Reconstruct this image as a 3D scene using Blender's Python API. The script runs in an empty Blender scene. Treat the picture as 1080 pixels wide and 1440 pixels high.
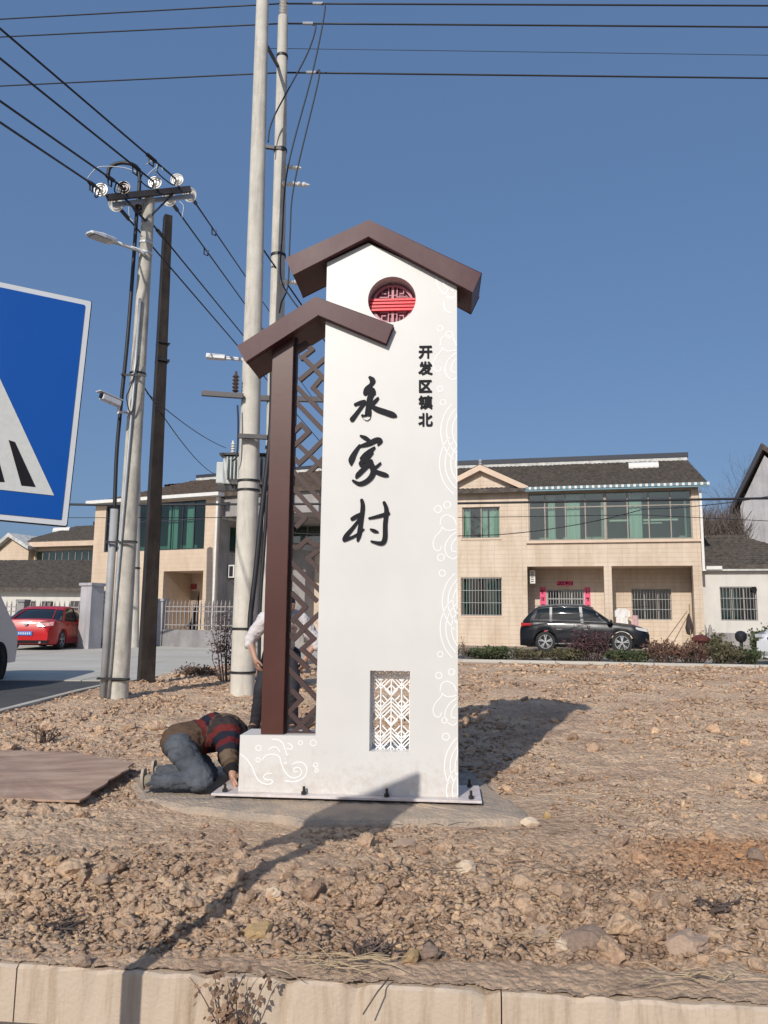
import bpy, bmesh, math, random
import numpy as np
from mathutils import Vector, Matrix, geometry
random.seed(7); rng = np.random.default_rng(7)
R = math.radians
SC = bpy.context.scene
COL = SC.collection

# ------------------------------------------------------------------ camera
FPX = 1082.0; HC = 1.25
TH = math.atan(150/1082.0); RO = 0.010
R0 = Vector((1,0,0)); U0 = Vector((0,-math.sin(TH),math.cos(TH))); FW = Vector((0,math.cos(TH),math.sin(TH)))
CR = R0*math.cos(RO)+U0*math.sin(RO); CU = U0*math.cos(RO)-R0*math.sin(RO)
CP = Vector((0,0,HC))
cd = bpy.data.cameras.new("camera"); cam = bpy.data.objects.new("camera", cd); COL.objects.link(cam)
cd.sensor_fit='VERTICAL'; cd.sensor_height=36.0; cd.lens=36*FPX/1440; cd.clip_start=0.05; cd.clip_end=2000
M = Matrix.Identity(4)
for i,v in enumerate((CR,CU,-FW)):
    for j in range(3): M[j][i]=v[j]
for j in range(3): M[j][3]=CP[j]
cam.matrix_world = M
SC.camera = cam
# ------------------------------------------------------------------ light
SUN_AZ = 21.7      # travel direction of light, degrees right of +Y
SUN_EL = 31.9
w = bpy.data.worlds.new("World"); SC.world = w; w.use_nodes = True
nt = w.node_tree; nt.nodes.clear()
sky = nt.nodes.new('ShaderNodeTexSky'); sky.sky_type='NISHITA'; sky.sun_disc=False
sky.sun_elevation=R(SUN_EL); sky.sun_rotation=R(180+SUN_AZ); sky.air_density=1.0; sky.dust_density=2.6; sky.ozone_density=3.0; sky.altitude=0
bg = nt.nodes.new('ShaderNodeBackground'); bg.inputs[1].default_value=0.105
wo = nt.nodes.new('ShaderNodeOutputWorld'); hz_=nt.nodes.new('ShaderNodeMix'); hz_.data_type='RGBA'; hz_.inputs[0].default_value=.56; hz_.inputs[7].default_value=(1.20,2.30,4.55,1)   # even winter haze over the whole sky
nt.links.new(sky.outputs[0],hz_.inputs[6]); nt.links.new(hz_.outputs[2],bg.inputs[0]); nt.links.new(bg.outputs[0],wo.inputs[0])
sd = bpy.data.lights.new("sun",'SUN'); sd.energy=3.7; sd.angle=R(0.53); sd.color=(1.0,0.945,0.87)
sun = bpy.data.objects.new("sun",sd); COL.objects.link(sun)
SDIR = Vector((math.sin(R(SUN_AZ))*math.cos(R(SUN_EL)), math.cos(R(SUN_AZ))*math.cos(R(SUN_EL)), -math.sin(R(SUN_EL))))
sun.rotation_euler = SDIR.to_track_quat('-Z','Y').to_euler()
sun.location=(-4,-6,8)
SC.view_settings.view_transform='Standard'; SC.view_settings.look='None'
SC.view_settings.exposure=0.0; SC.view_settings.gamma=1.0; SC.view_settings.use_curve_mapping=False
SC.render.engine='CYCLES'; SC.cycles.max_bounces=6

# ------------------------------------------------------------------ pixel helpers (calculation only)
def ray(px,py): return CR*((px-540)/FPX)+CU*((720-py)/FPX)+FW
def on_z(px,py,z=0.0):
    d=ray(px,py); return CP+d*((z-HC)/d.z)
def at_y(px,py,Y):
    d=ray(px,py); return CP+d*(Y/d.y)
class Frame:
    """local frame: x along a facade, y into it, z up"""
    def __init__(s,origin,yaw):
        s.o=Vector(origin); s.yaw=yaw
        s.x=Vector((math.cos(yaw),math.sin(yaw),0)); s.y=Vector((-math.sin(yaw),math.cos(yaw),0))
        s.m=Matrix.Translation(s.o)@Matrix.Rotation(yaw,4,'Z')
    def px(s,px,py,off=0.0):
        d=ray(px,py); p0=s.o+s.y*off
        t=(p0-CP).dot(s.y)/d.dot(s.y); q=CP+d*t-s.o
        return (q.dot(s.x),q.z)
    def w(s,x,y,z): return s.m@Vector((x,y,z))

# ------------------------------------------------------------------ materials
def newmat(name):
    m=bpy.data.materials.new(name); m.use_nodes=True
    return m,m.node_tree,m.node_tree.nodes['Principled BSDF']
def setin(b,k,v):
    if k in b.inputs: b.inputs[k].default_value=v
def c4(c): return (c[0],c[1],c[2],1)
def mat(name,base,rough=0.8,var=0.15,scale=4.0,bump=0.2,bscale=60.0,metal=0.0,coat=0.0,spec=0.5,second=None,dist=0.01,detail=5,rvar=0.1,streak=None,world=False,scl=(1,1,1)):
    m,t,b=newmat(name); N=t.nodes.new; L=t.links.new
    if world:
        tc=N('ShaderNodeNewGeometry'); co=tc.outputs['Position']
    else:
        tc=N('ShaderNodeTexCoord'); co=tc.outputs['Object']
    mp=N('ShaderNodeMapping'); L(co,mp.inputs[0]); mp.inputs['Scale'].default_value=scl; co=mp.outputs[0]
    n=N('ShaderNodeTexNoise'); n.inputs['Scale'].default_value=scale; n.inputs['Detail'].default_value=detail; n.inputs['Roughness'].default_value=.62; L(co,n.inputs['Vector'])
    r=N('ShaderNodeValToRGB'); L(n.outputs['Fac'],r.inputs[0])
    a=[max(0,c*(1-var)) for c in base]; e=[min(1,c*(1+var)) for c in base]
    if second: e=second
    r.color_ramp.elements[0].position=.3; r.color_ramp.elements[1].position=.7
    r.color_ramp.elements[0].color=c4(a); r.color_ramp.elements[1].color=c4(e)
    col=r.outputs[0]
    if streak:
        scol,amt,sscale=streak
        mp2=N('ShaderNodeMapping'); L(tc.outputs['Position'] if world else tc.outputs['Object'],mp2.inputs[0]); mp2.inputs['Scale'].default_value=sscale
        n3=N('ShaderNodeTexNoise'); n3.inputs['Scale'].default_value=1; n3.inputs['Detail'].default_value=6; n3.inputs['Roughness'].default_value=.7; L(mp2.outputs[0],n3.inputs['Vector'])
        r3=N('ShaderNodeValToRGB'); r3.color_ramp.elements[0].position=.48; r3.color_ramp.elements[1].position=.72
        r3.color_ramp.elements[0].color=(0,0,0,1); r3.color_ramp.elements[1].color=(amt,amt,amt,1); L(n3.outputs['Fac'],r3.inputs[0])
        mx=N('ShaderNodeMix'); mx.data_type='RGBA'; L(r3.outputs[0],mx.inputs[0]); L(col,mx.inputs[6]); mx.inputs[7].default_value=c4(scol); col=mx.outputs[2]
    L(col,b.inputs['Base Color'])
    n2=N('ShaderNodeTexNoise'); n2.inputs['Scale'].default_value=bscale; n2.inputs['Detail'].default_value=6; L(co,n2.inputs['Vector'])
    if bump>0:
        bp=N('ShaderNodeBump'); bp.inputs['Strength'].default_value=bump; bp.inputs['Distance'].default_value=dist; L(n2.outputs['Fac'],bp.inputs['Height']); L(bp.outputs[0],b.inputs['Normal'])
    mr=N('ShaderNodeMapRange'); mr.inputs[3].default_value=max(0.02,rough-rvar); mr.inputs[4].default_value=min(1,rough+rvar); L(n.outputs['Fac'],mr.inputs[0]); L(mr.outputs[0],b.inputs['Roughness'])
    setin(b,'Metallic',metal); setin(b,'Coat Weight',coat); setin(b,'Coat Roughness',.05); setin(b,'Specular IOR Level',spec)
    return m
def brickmat(name,c1,c2,mortar,bw,bh,ms=.008,rough=.5,bump=.3,plane='xz',stain=None,off=0.0):
    m,t,b=newmat(name); N=t.nodes.new; L=t.links.new
    tc=N('ShaderNodeTexCoord'); sp=N('ShaderNodeSeparateXYZ'); L(tc.outputs['Object'],sp.inputs[0]); cb=N('ShaderNodeCombineXYZ')
    ad=N('ShaderNodeMath'); L(sp.outputs[0],ad.inputs[0]); L(sp.outputs[1],ad.inputs[1])
    L(ad.outputs[0],cb.inputs[0]); L(sp.outputs[2],cb.inputs[1])
    br=N('ShaderNodeTexBrick'); L(cb.outputs[0],br.inputs['Vector'])
    br.inputs['Scale'].default_value=1; br.inputs['Brick Width'].default_value=bw; br.inputs['Row Height'].default_value=bh
    br.inputs['Mortar Size'].default_value=ms; br.inputs['Color1'].default_value=c4(c1); br.inputs['Color2'].default_value=c4(c2); br.inputs['Mortar'].default_value=c4(mortar); br.inputs['Mortar Smooth'].default_value=.3; br.offset=off
    n=N('ShaderNodeTexNoise'); n.inputs['Scale'].default_value=.9; n.inputs['Detail'].default_value=7; n.inputs['Roughness'].default_value=.7
    mp=N('ShaderNodeMapping'); mp.inputs['Scale'].default_value=(1.6,1.6,.5); L(tc.outputs['Object'],mp.inputs[0]); L(mp.outputs[0],n.inputs['Vector'])
    r=N('ShaderNodeValToRGB'); r.color_ramp.elements[0].position=.35; r.color_ramp.elements[1].position=.6; s=stain or (.72,.68,.62)
    r.color_ramp.elements[0].color=c4(s); r.color_ramp.elements[1].color=(1,1,1,1); L(n.outputs['Fac'],r.inputs[0])
    mx=N('ShaderNodeMix'); mx.data_type='RGBA'; mx.blend_type='MULTIPLY'; mx.inputs[0].default_value=1; L(br.outputs['Color'],mx.inputs[6]); L(r.outputs[0],mx.inputs[7])
    L(mx.outputs[2],b.inputs['Base Color']); b.inputs['Roughness'].default_value=rough
    bp=N('ShaderNodeBump'); bp.invert=True; bp.inputs['Strength'].default_value=bump; bp.inputs['Distance'].default_value=.01; L(br.outputs['Fac'],bp.inputs['Height']); L(bp.outputs[0],b.inputs['Normal'])
    return m
def glassmat(name,tint,refl=.06,rough=.03,dark=.0):
    m=bpy.data.materials.new(name); m.use_nodes=True; t=m.node_tree; t.nodes.clear(); N=t.nodes.new; L=t.links.new
    tr=N('ShaderNodeBsdfTransparent'); tr.inputs[0].default_value=c4(tint)
    gl=N('ShaderNodeBsdfGlossy'); gl.inputs[1].default_value=rough; gl.inputs[0].default_value=(.9,.95,.95,1)
    fr=N('ShaderNodeFresnel'); fr.inputs[0].default_value=1.5
    ad=N('ShaderNodeMath'); ad.inputs[1].default_value=refl; L(fr.outputs[0],ad.inputs[0])
    mx=N('ShaderNodeMixShader'); L(ad.outputs[0],mx.inputs[0]); L(tr.outputs[0],mx.inputs[1]); L(gl.outputs[0],mx.inputs[2])
    o=N('ShaderNodeOutputMaterial'); L(mx.outputs[0],o.inputs[0]); return m

# ------------------------------------------------------------------ mesh builder
class MB:
    def __init__(s): s.v=[]; s.f=[]; s.mi=[]; s.cm=0
    def add(s,vs,fs):
        o=len(s.v); s.v.extend([tuple(v) for v in vs]); s.f.extend([tuple(i+o for i in f) for f in fs]); s.mi.extend([s.cm]*len(fs)); return s
    def box(s,x0,x1,y0,y1,z0,z1):
        vs=[(x,y,z) for z in (z0,z1) for y in (y0,y1) for x in (x0,x1)]
        return s.add(vs,[(0,2,3,1),(4,5,7,6),(0,1,5,4),(2,6,7,3),(0,4,6,2),(1,3,7,5)])
    def obox(s,c,ax,ay,az):
        c=Vector(c); ax=Vector(ax);ay=Vector(ay);az=Vector(az)
        vs=[c+ax*i+ay*j+az*k for k in (-1,1) for j in (-1,1) for i in (-1,1)]
        return s.add(vs,[(0,2,3,1),(4,5,7,6),(0,1,5,4),(2,6,7,3),(0,4,6,2),(1,3,7,5)])
    def bar(s,p0,p1,w,d,up=(0,0,1)):
        p0=Vector(p0);p1=Vector(p1);a=p1-p0;l=a.length
        if l<1e-6:return s
        a/=l;u=Vector(up); sd_=a.cross(u)
        if sd_.length<1e-4: sd_=a.cross(Vector((0,1,0)))
        sd_.normalize(); u=sd_.cross(a)
        return s.obox((p0+p1)/2,a*l/2,sd_*w/2,u*d/2)
    def cyl(s,p0,p1,r0,r1=None,n=12,caps=True):
        if r1 is None:r1=r0
        p0=Vector(p0);p1=Vector(p1);a=(p1-p0).normalized(); u=a.cross(Vector((0,0,1)))
        if u.length<1e-3:u=a.cross(Vector((1,0,0)))
        u.normalize();v=a.cross(u)
        vs=[];
        for p,r in ((p0,r0),(p1,r1)):
            for i in range(n):
                t=2*math.pi*i/n; vs.append(p+u*math.cos(t)*r+v*math.sin(t)*r)
        fs=[(i,(i+1)%n,n+(i+1)%n,n+i) for i in range(n)]
        if caps: fs+= [tuple(range(n-1,-1,-1)),tuple(range(n,2*n))]
        return s.add(vs,fs)
    def tube(s,pts,r,n=6,caps=True):
        pts=[Vector(p) for p in pts]; rs=r if isinstance(r,(list,tuple)) else [r]*len(pts)
        vs=[];pu=None
        for k,p in enumerate(pts):
            a=(pts[min(k+1,len(pts)-1)]-pts[max(k-1,0)])
            if a.length<1e-7: a=Vector((0,0,1))
            a.normalize()
            if pu is None:
                u=a.cross(Vector((0,0,1)))
                if u.length<1e-2:u=a.cross(Vector((1,0,0)))
            else: u=pu-a*pu.dot(a)
            if u.length<1e-5:u=a.orthogonal()
            u.normalize();pu=u;v=a.cross(u)
            for i in range(n):
                t=2*math.pi*i/n; vs.append(p+(u*math.cos(t)+v*math.sin(t))*rs[k])
        fs=[]
        for k in range(len(pts)-1):
            for i in range(n): fs.append((k*n+i,k*n+(i+1)%n,(k+1)*n+(i+1)%n,(k+1)*n+i))
        if caps: fs+=[tuple(range(n-1,-1,-1)),tuple((len(pts)-1)*n+i for i in range(n))]
        return s.add(vs,fs)
    def lathe(s,prof,c,axis=(0,0,1),n=16):
        c=Vector(c);a=Vector(axis).normalized();u=a.cross(Vector((0,0,1)))
        if u.length<1e-3:u=Vector((1,0,0))
        u.normalize();v=a.cross(u);vs=[]
        for r,h in prof:
            for i in range(n):
                t=2*math.pi*i/n; vs.append(c+a*h+(u*math.cos(t)+v*math.sin(t))*max(r,1e-4))
        fs=[]
        for k in range(len(prof)-1):
            for i in range(n): fs.append((k*n+i,k*n+(i+1)%n,(k+1)*n+(i+1)%n,(k+1)*n+i))
        fs+=[tuple(range(n-1,-1,-1)),tuple((len(prof)-1)*n+i for i in range(n))]
        return s.add(vs,fs)
    def plate(s,loops,y0,y1,fn=None):
        """loops in (x,z): first outer, rest holes; extruded y0..y1"""
        fn=fn or (lambda x,y,z:(x,y,z))
        L3=[[Vector((p[0],p[1],0)) for p in l] for l in loops]
        tris=geometry.tessellate_polygon(L3)
        flat=[p for l in loops for p in l]; n=len(flat)
        vs=[fn(p[0],y0,p[1]) for p in flat]+[fn(p[0],y1,p[1]) for p in flat]
        fs=[]
        for t in tris:
            a,b_,c=[flat[i] for i in t]
            ar=(b_[0]-a[0])*(c[1]-a[1])-(b_[1]-a[1])*(c[0]-a[0])
            if abs(ar)<1e-12: continue
            t=tuple(t) if ar>0 else tuple(reversed(t))
            fs.append(t); fs.append(tuple(i+n for i in reversed(t)))
        o=0
        for k,l in enumerate(loops):
            m=len(l); area=sum(l[i][0]*l[(i+1)%m][1]-l[(i+1)%m][0]*l[i][1] for i in range(m))
            ccw=area>0
            if k>0: ccw=not ccw
            for i in range(m):
                j=(i+1)%m; q=(o+i,o+i+n,o+j+n,o+j)
                fs.append(tuple(reversed(q)) if ccw else q)
            o+=m
        return s.add(vs,fs)
    def build(s,name,m,parent=None,smooth=False,frame=None,bevel=0):
        me=bpy.data.meshes.new(name); me.from_pydata(s.v,[],s.f)
        ms=m if isinstance(m,(list,tuple)) else [m]
        for q in ms: me.materials.append(q)
        if len(ms)>1: me.polygons.foreach_set('material_index',s.mi)
        if smooth:
            me.polygons.foreach_set('use_smooth',[True]*len(me.polygons))
        me.update()
        o=bpy.data.objects.new(name,me); COL.objects.link(o)
        if parent: o.parent=parent
        elif frame: o.matrix_world=frame.m.copy()
        if smooth=='auto':
            try:
                me.set_sharp_from_angle(angle=R(40))
            except Exception: pass
        if bevel:
            bv=o.modifiers.new('bevel','BEVEL'); bv.width=bevel; bv.segments=2; bv.limit_method='ANGLE'; bv.angle_limit=R(40)
        return o
def tag(o,label,cat,group=None,kind=None):
    o['label']=label
    if cat:o['category']=cat
    if group:o['group']=group
    if kind:o['kind']=kind
    return o
def thing(name,loc,rz=0.0,label=None,cat=None,group=None):
    o=bpy.data.objects.new(name,None); o.empty_display_size=.2; COL.objects.link(o)
    o.location=loc; o.rotation_euler=(0,0,rz)
    tag(o,label,cat,group); return o
def struct(o): o['kind']='structure'; return o
def copy_tree(o,parent=None):
    c=o.copy(); COL.objects.link(c)
    if parent is not None: c.parent=parent
    for ch in list(o.children): copy_tree(ch,c)
    return c
def wbuild(mb,name,m,root,**k):
    """mesh in world coordinates as part of unrotated Empty root"""
    l=root.location; mb.v=[(v[0]-l[0],v[1]-l[1],v[2]-l[2]) for v in mb.v]
    return mb.build(name,m,root,**k)
def brush(pts,n=5):
    """variable width stroke -> polygon, (x,y,w)"""
    P=[];m=len(pts)
    for i in range(m-1):
        p0=pts[max(i-1,0)];p1=pts[i];p2=pts[i+1];p3=pts[min(i+2,m-1)]
        for k in range(n):
            t=k/n
            P.append(tuple(.5*((2*p1[c])+(-p0[c]+p2[c])*t+(2*p0[c]-5*p1[c]+4*p2[c]-p3[c])*t*t+(-p0[c]+3*p1[c]-3*p2[c]+p3[c])*t**3) for c in range(3)))
    P.append(tuple(pts[-1]))
    Lf=[];Rt=[];out=[]
    for i,p in enumerate(P):
        a=P[max(i-1,0)];b=P[min(i+1,len(P)-1)];dx=b[0]-a[0];dy=b[1]-a[1];l=math.hypot(dx,dy) or 1
        nx,ny=-dy/l,dx/l;h=p[2]/2
        Lf.append((p[0]+nx*h,p[1]+ny*h));Rt.append((p[0]-nx*h,p[1]-ny*h))
    def cap(c,p,s):
        a0=math.atan2(p[1]-c[1],p[0]-c[0]); r=c[2]/2
        return [(c[0]+r*math.cos(a0+s*k*math.pi/4),c[1]+r*math.sin(a0+s*k*math.pi/4)) for k in (1,2,3)]
    e0=cap(P[-1],Lf[-1],-1); e1=cap(P[0],Rt[0],-1)
    return Lf+e0+Rt[::-1]+e1
def stroke_quads(mb,pts,y0,y1,w,closed=False):
    """thin raised line made of mitred segments; pts in (x,z)"""
    n=len(pts);L_=[];R_=[]
    for i,p in enumerate(pts):
        if closed:a=pts[i-1];b=pts[(i+1)%n]
        else:a=pts[max(i-1,0)];b=pts[min(i+1,n-1)]
        dx=b[0]-a[0];dy=b[1]-a[1];l=math.hypot(dx,dy) or 1
        L_.append((p[0]-dy/l*w/2,p[1]+dx/l*w/2));R_.append((p[0]+dy/l*w/2,p[1]-dx/l*w/2))
    vs=[]
    for i in range(n): vs+=[(L_[i][0],y1,L_[i][1]),(L_[i][0],y0,L_[i][1]),(R_[i][0],y0,R_[i][1]),(R_[i][0],y1,R_[i][1])]
    fs=[]
    for i in range(n if closed else n-1):
        a=4*i;b=4*((i+1)%n)
        fs+=[(a,b,b+1,a+1),(a+1,b+1,b+2,a+2),(a+2,b+2,b+3,a+3)]
    if not closed: fs+=[(0,1,2,3),(4*n-1,4*n-2,4*n-3,4*n-4)]
    mb.add(vs,fs)

# ------------------------------------------------------------------ numpy noise
_perm=rng.permutation(65536)
def _h(i,j,s): return _perm[(i*73856093 ^ j*19349663 ^ (s*83492791))&65535]
def perlin(x,y,seed=0):
    xi=np.floor(x).astype(np.int64);yi=np.floor(y).astype(np.int64);xf=x-xi;yf=y-yi
    u=xf*xf*xf*(xf*(xf*6-15)+10);v=yf*yf*yf*(yf*(yf*6-15)+10)
    def g(i,j,dx,dy):
        a=_h(i,j,seed)*(2*math.pi/65536); return np.cos(a)*dx+np.sin(a)*dy
    a=g(xi,yi,xf,yf);b=g(xi+1,yi,xf-1,yf);c=g(xi,yi+1,xf,yf-1);d=g(xi+1,yi+1,xf-1,yf-1)
    return (a+(b-a)*u)+((c+(d-c)*u)-(a+(b-a)*u))*v
def fbm(x,y,o,seed=0,g=.5):
    s=0;a=1;f=1
    for k in range(o): s=s+a*perlin(x*f+k*17.3,y*f-k*9.1,seed+k);a*=g;f*=2.03
    return s
def worley(x,y,seed=0):
    xi=np.floor(x).astype(np.int64);yi=np.floor(y).astype(np.int64);d=np.full(x.shape,9.0);hh=np.zeros(x.shape)
    for a in (-1,0,1):
        for b in (-1,0,1):
            h1=_h(xi+a,yi+b,seed)/65536.;h2=_h(xi+a,yi+b,seed+51)/65536.
            q=np.hypot(xi+a+h1-x,yi+b+h2-y);m=q<d;d=np.where(m,q,d);hh=np.where(m,_h(xi+a,yi+b,seed+7)/65536.,hh)
    return d,hh
# ------------------------------------------------------------------ material library
M_white=mat('sign_white',(.655,.64,.61),.38,.03,2,.02,30,streak=((.58,.55,.51),.15,(3,3,.8)))
def mudsplash(m):
    t=m.node_tree;N=t.nodes.new;L=t.links.new;b=t.nodes['Principled BSDF'];src=b.inputs['Base Color'].links[0].from_socket
    tc=N('ShaderNodeTexCoord');sp=N('ShaderNodeSeparateXYZ');L(tc.outputs['Object'],sp.inputs[0]);mr=N('ShaderNodeMapRange');mr.inputs[1].default_value=.06;mr.inputs[2].default_value=.55;mr.inputs[3].default_value=.30;mr.inputs[4].default_value=0;L(sp.outputs[2],mr.inputs[0])
    n=N('ShaderNodeTexNoise');n.inputs['Scale'].default_value=16;n.inputs['Detail'].default_value=8;n.inputs['Roughness'].default_value=.8;L(tc.outputs['Object'],n.inputs['Vector'])
    a=N('ShaderNodeMath');L(n.outputs['Fac'],a.inputs[0]);L(mr.outputs[0],a.inputs[1]);r=N('ShaderNodeMapRange');r.inputs[1].default_value=.66;r.inputs[2].default_value=.92;r.inputs[4].default_value=.45;L(a.outputs[0],r.inputs[0])
    mx=N('ShaderNodeMix');mx.data_type='RGBA';L(r.outputs[0],mx.inputs[0]);L(src,mx.inputs[6]);mx.inputs[7].default_value=(.42,.31,.22,1);L(mx.outputs[2],b.inputs['Base Color'])
mudsplash(M_white)
M_relief=mat('sign_relief_white',(.84,.84,.83),.4,.02,3,0)
M_brown=mat('sign_brown',(.075,.024,.018),.38,.12,1.2,.03,20,spec=.4,coat=.1)
M_roofbr=mat('sign_roof_brown',(.080,.030,.034),.45,.10,1.2,.04,14,spec=.25,streak=((.18,.12,.11),.3,(1.5,1.5,.6)))
M_bar=mat('lattice_brown',(.055,.028,.025),.6,.1,3,.03,30)
M_ink=mat('letter_black',(.012,.012,.016),.6,.1,5,0,spec=.15)
M_red=mat('grille_red',(.80,.02,.035),.35,.08,5,0)
M_redpanel=mat('red_back_panel',(.30,.13,.17),.6,.15,9,.1,40)
M_steel=mat('plate_steel',(.62,.56,.54),.45,.15,5,.1,60,streak=((.35,.22,.15),.5,(9,9,2)))
M_bolt=mat('bolt_dark',(.05,.045,.04),.5,.3,20,.2,90,metal=.5)
M_conc=mat('curb_concrete',(.62,.50,.385),.9,.13,3,.5,70,second=(.50,.40,.30),streak=((.30,.20,.12),.75,(19,19,1.6)),dist=.006,world=True)
M_pad=mat('pad_concrete',(.30,.265,.23),.95,.2,2.6,.9,50,second=(.48,.37,.27),dist=.02,world=True,streak=((.54,.40,.28),.9,(6,6,6)))
M_yard=mat('yard_concrete',(.62,.58,.51),.9,.10,.5,.3,40,second=(.46,.43,.37),streak=((.36,.33,.28),.5,(.25,1.2,1)),world=True)
M_asph=mat('asphalt',(.075,.075,.077),.9,.25,2,.6,180,world=True,streak=((.12,.115,.105),.5,(.4,.4,1)))
M_road=mat('road_surface',(.16,.14,.12),.95,.3,4,.7,160,second=(.25,.2,.16),world=True)
M_field=mat('field_earth',(.16,.13,.08),1,.35,.3,.5,6,world=True,second=(.10,.11,.05))
M_ply=mat('old_plywood',(.42,.26,.18),.85,.22,2.2,.4,50,second=(.50,.35,.26),streak=((.20,.13,.09),.8,(1.6,5,1)),scl=(1,3.5,1))
M_dark=mat('dark_metal',(.03,.03,.033),.5,.2,8,.1,40,metal=.3)
M_galv=mat('galvanised',(.42,.44,.46),.5,.12,6,.1,40,metal=.35)
M_cable=mat('cable_black',(.018,.018,.022),.55,.1,8,0)
M_porc=mat('porcelain',(.72,.70,.66),.2,.08,6,0,coat=.5)
M_porcd=mat('porcelain_dark',(.09,.06,.05),.2,.1,6,0,coat=.5)

# ------------------------------------------------------------------ ground
KA=on_z(0,1355,-.05);KB=on_z(1080,1417,-.05)
KM=(KB.y-KA.y)/(KB.x-KA.x)
def height(x,y):
    Yc=KA.y+.175+(x-KA.x)*KM     # back of curb top
    d=y-Yc
    ramp=np.clip(d/.9,0,1); base=-.055+.065*ramp*ramp*(3-2*ramp)
    base=base+np.clip((y-8.5)/6,0,1)*np.where(x>-1,.12,.05)
    base=base+.022*np.exp(-((y-3.75+.09*x)/.25)**2)
    rough=.030*fbm(x*.9,y*.9,3,11)+.034*fbm(x*2.6,y*2.6,3,21)+.018*fbm(x*7,y*7,3,23)
    w1,h1=worley(x*9+fbm(x*5,y*5,2,5)*.8,y*9,31); w2,h2=worley(x*22,y*22,37)
    mask=np.clip(.5+1.4*fbm(x*.8+4,y*.8,3,71),0.1,1)
    near=np.exp(-((d-.42)/.33)**2)
    cl=(.026*np.clip(.55-w1,0,1)*(h1>.35)*(.5+h1))*(mask*.75+near*1.3)+(.016*np.clip(.6-w2,0,1)*(h2>.3))*(mask+.5*near)
    bil=np.abs(perlin(x*13,y*13,61))+.55*np.abs(perlin(x*27+3,y*27,62))+.3*np.abs(perlin(x*55,y*55,63))
    fine=.008*fbm(x*19,y*19,4,91,.62)+(.016+.022*near+.010*np.clip((y-5)/6,0,1))*(bil-.35)*(mask*.8+.45)
    z=base+rough+cl+fine
    # flatten at the pad
    f=np.clip((np.maximum(np.abs(x+.05)-1.0,np.abs(y-5.5)-.32))/.8,0,1)
    z=z*f+(1-f)*(-.03+fine*.6)
    e=np.clip((y-19.0)/1.2,0,1); z=z*(1-e)+e*.09
    lk=np.clip((x+4.9)/.5,0,1); z=np.where(y<15,z*lk+(1-lk)*.03,z)
    rear=np.clip(d/.12,0,1); z=z*rear+(1-rear)*(-.049+.004*fine/.007+np.clip((d+.2)/.2,0,1)*.012)
    return z
def dirt_inside(x,y):
    left=np.where(y<13.0,-4.78-.02*(y-9), -4.86+np.clip(y-13,0,10)*.13)
    far=np.where(x<2.21,19.9+(x+3.75)*.28+.0*x, 21.55-.18*(x-2.21))
    far=np.where(x<2.21,19.8+(x+3.75)*.30,far)
    return (x>left+.03*np.sin(y*9))&(y<far)&(y>KA.y+(x-KA.x)*(KB.y-KA.y)/(KB.x-KA.x)+.016+.008*np.sin(x*7)+.006*np.sin(x*23+1)+.006*np.sin(x*61))
nu,nv=880,820
v=np.linspace(0,1,nv); Y=2.75*(23.0/2.75)**v
u=np.linspace(-.86,.86,nu)
UU,YY=np.meshgrid(u,Y); XX=UU*(YY+.6)
ZZ=height(XX,YY)
ins=dirt_inside(XX,YY)
idx=np.arange(nu*nv).reshape(nv,nu)
q=np.stack([idx[:-1,:-1],idx[:-1,1:],idx[1:,1:],idx[1:,:-1]],-1).reshape(-1,4)
ok=(ins[:-1,:-1]&ins[:-1,1:]&ins[1:,1:]&ins[1:,:-1]).reshape(-1)
q=q[ok]; used=np.unique(q); remap=-np.ones(nu*nv,int); remap[used]=np.arange(len(used)); q=remap[q]
vv=np.stack([XX.ravel(),YY.ravel(),ZZ.ravel()],-1)[used]
me=bpy.data.meshes.new('dirt_ground'); me.vertices.add(len(vv)); me.vertices.foreach_set('co',vv.ravel())
me.loops.add(len(q)*4); me.loops.foreach_set('vertex_index',q.ravel().astype(np.int32))
me.polygons.add(len(q)); me.polygons.foreach_set('loop_start',np.arange(0,len(q)*4,4,dtype=np.int32)); me.polygons.foreach_set('loop_total',np.full(len(q),4,np.int32))
me.update(); me.validate()
dirt=bpy.data.objects.new('dirt_ground',me); COL.objects.link(dirt); struct(dirt)
dirt['label']='bare reddish tan earth strewn with clods behind the concrete kerb'
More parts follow.
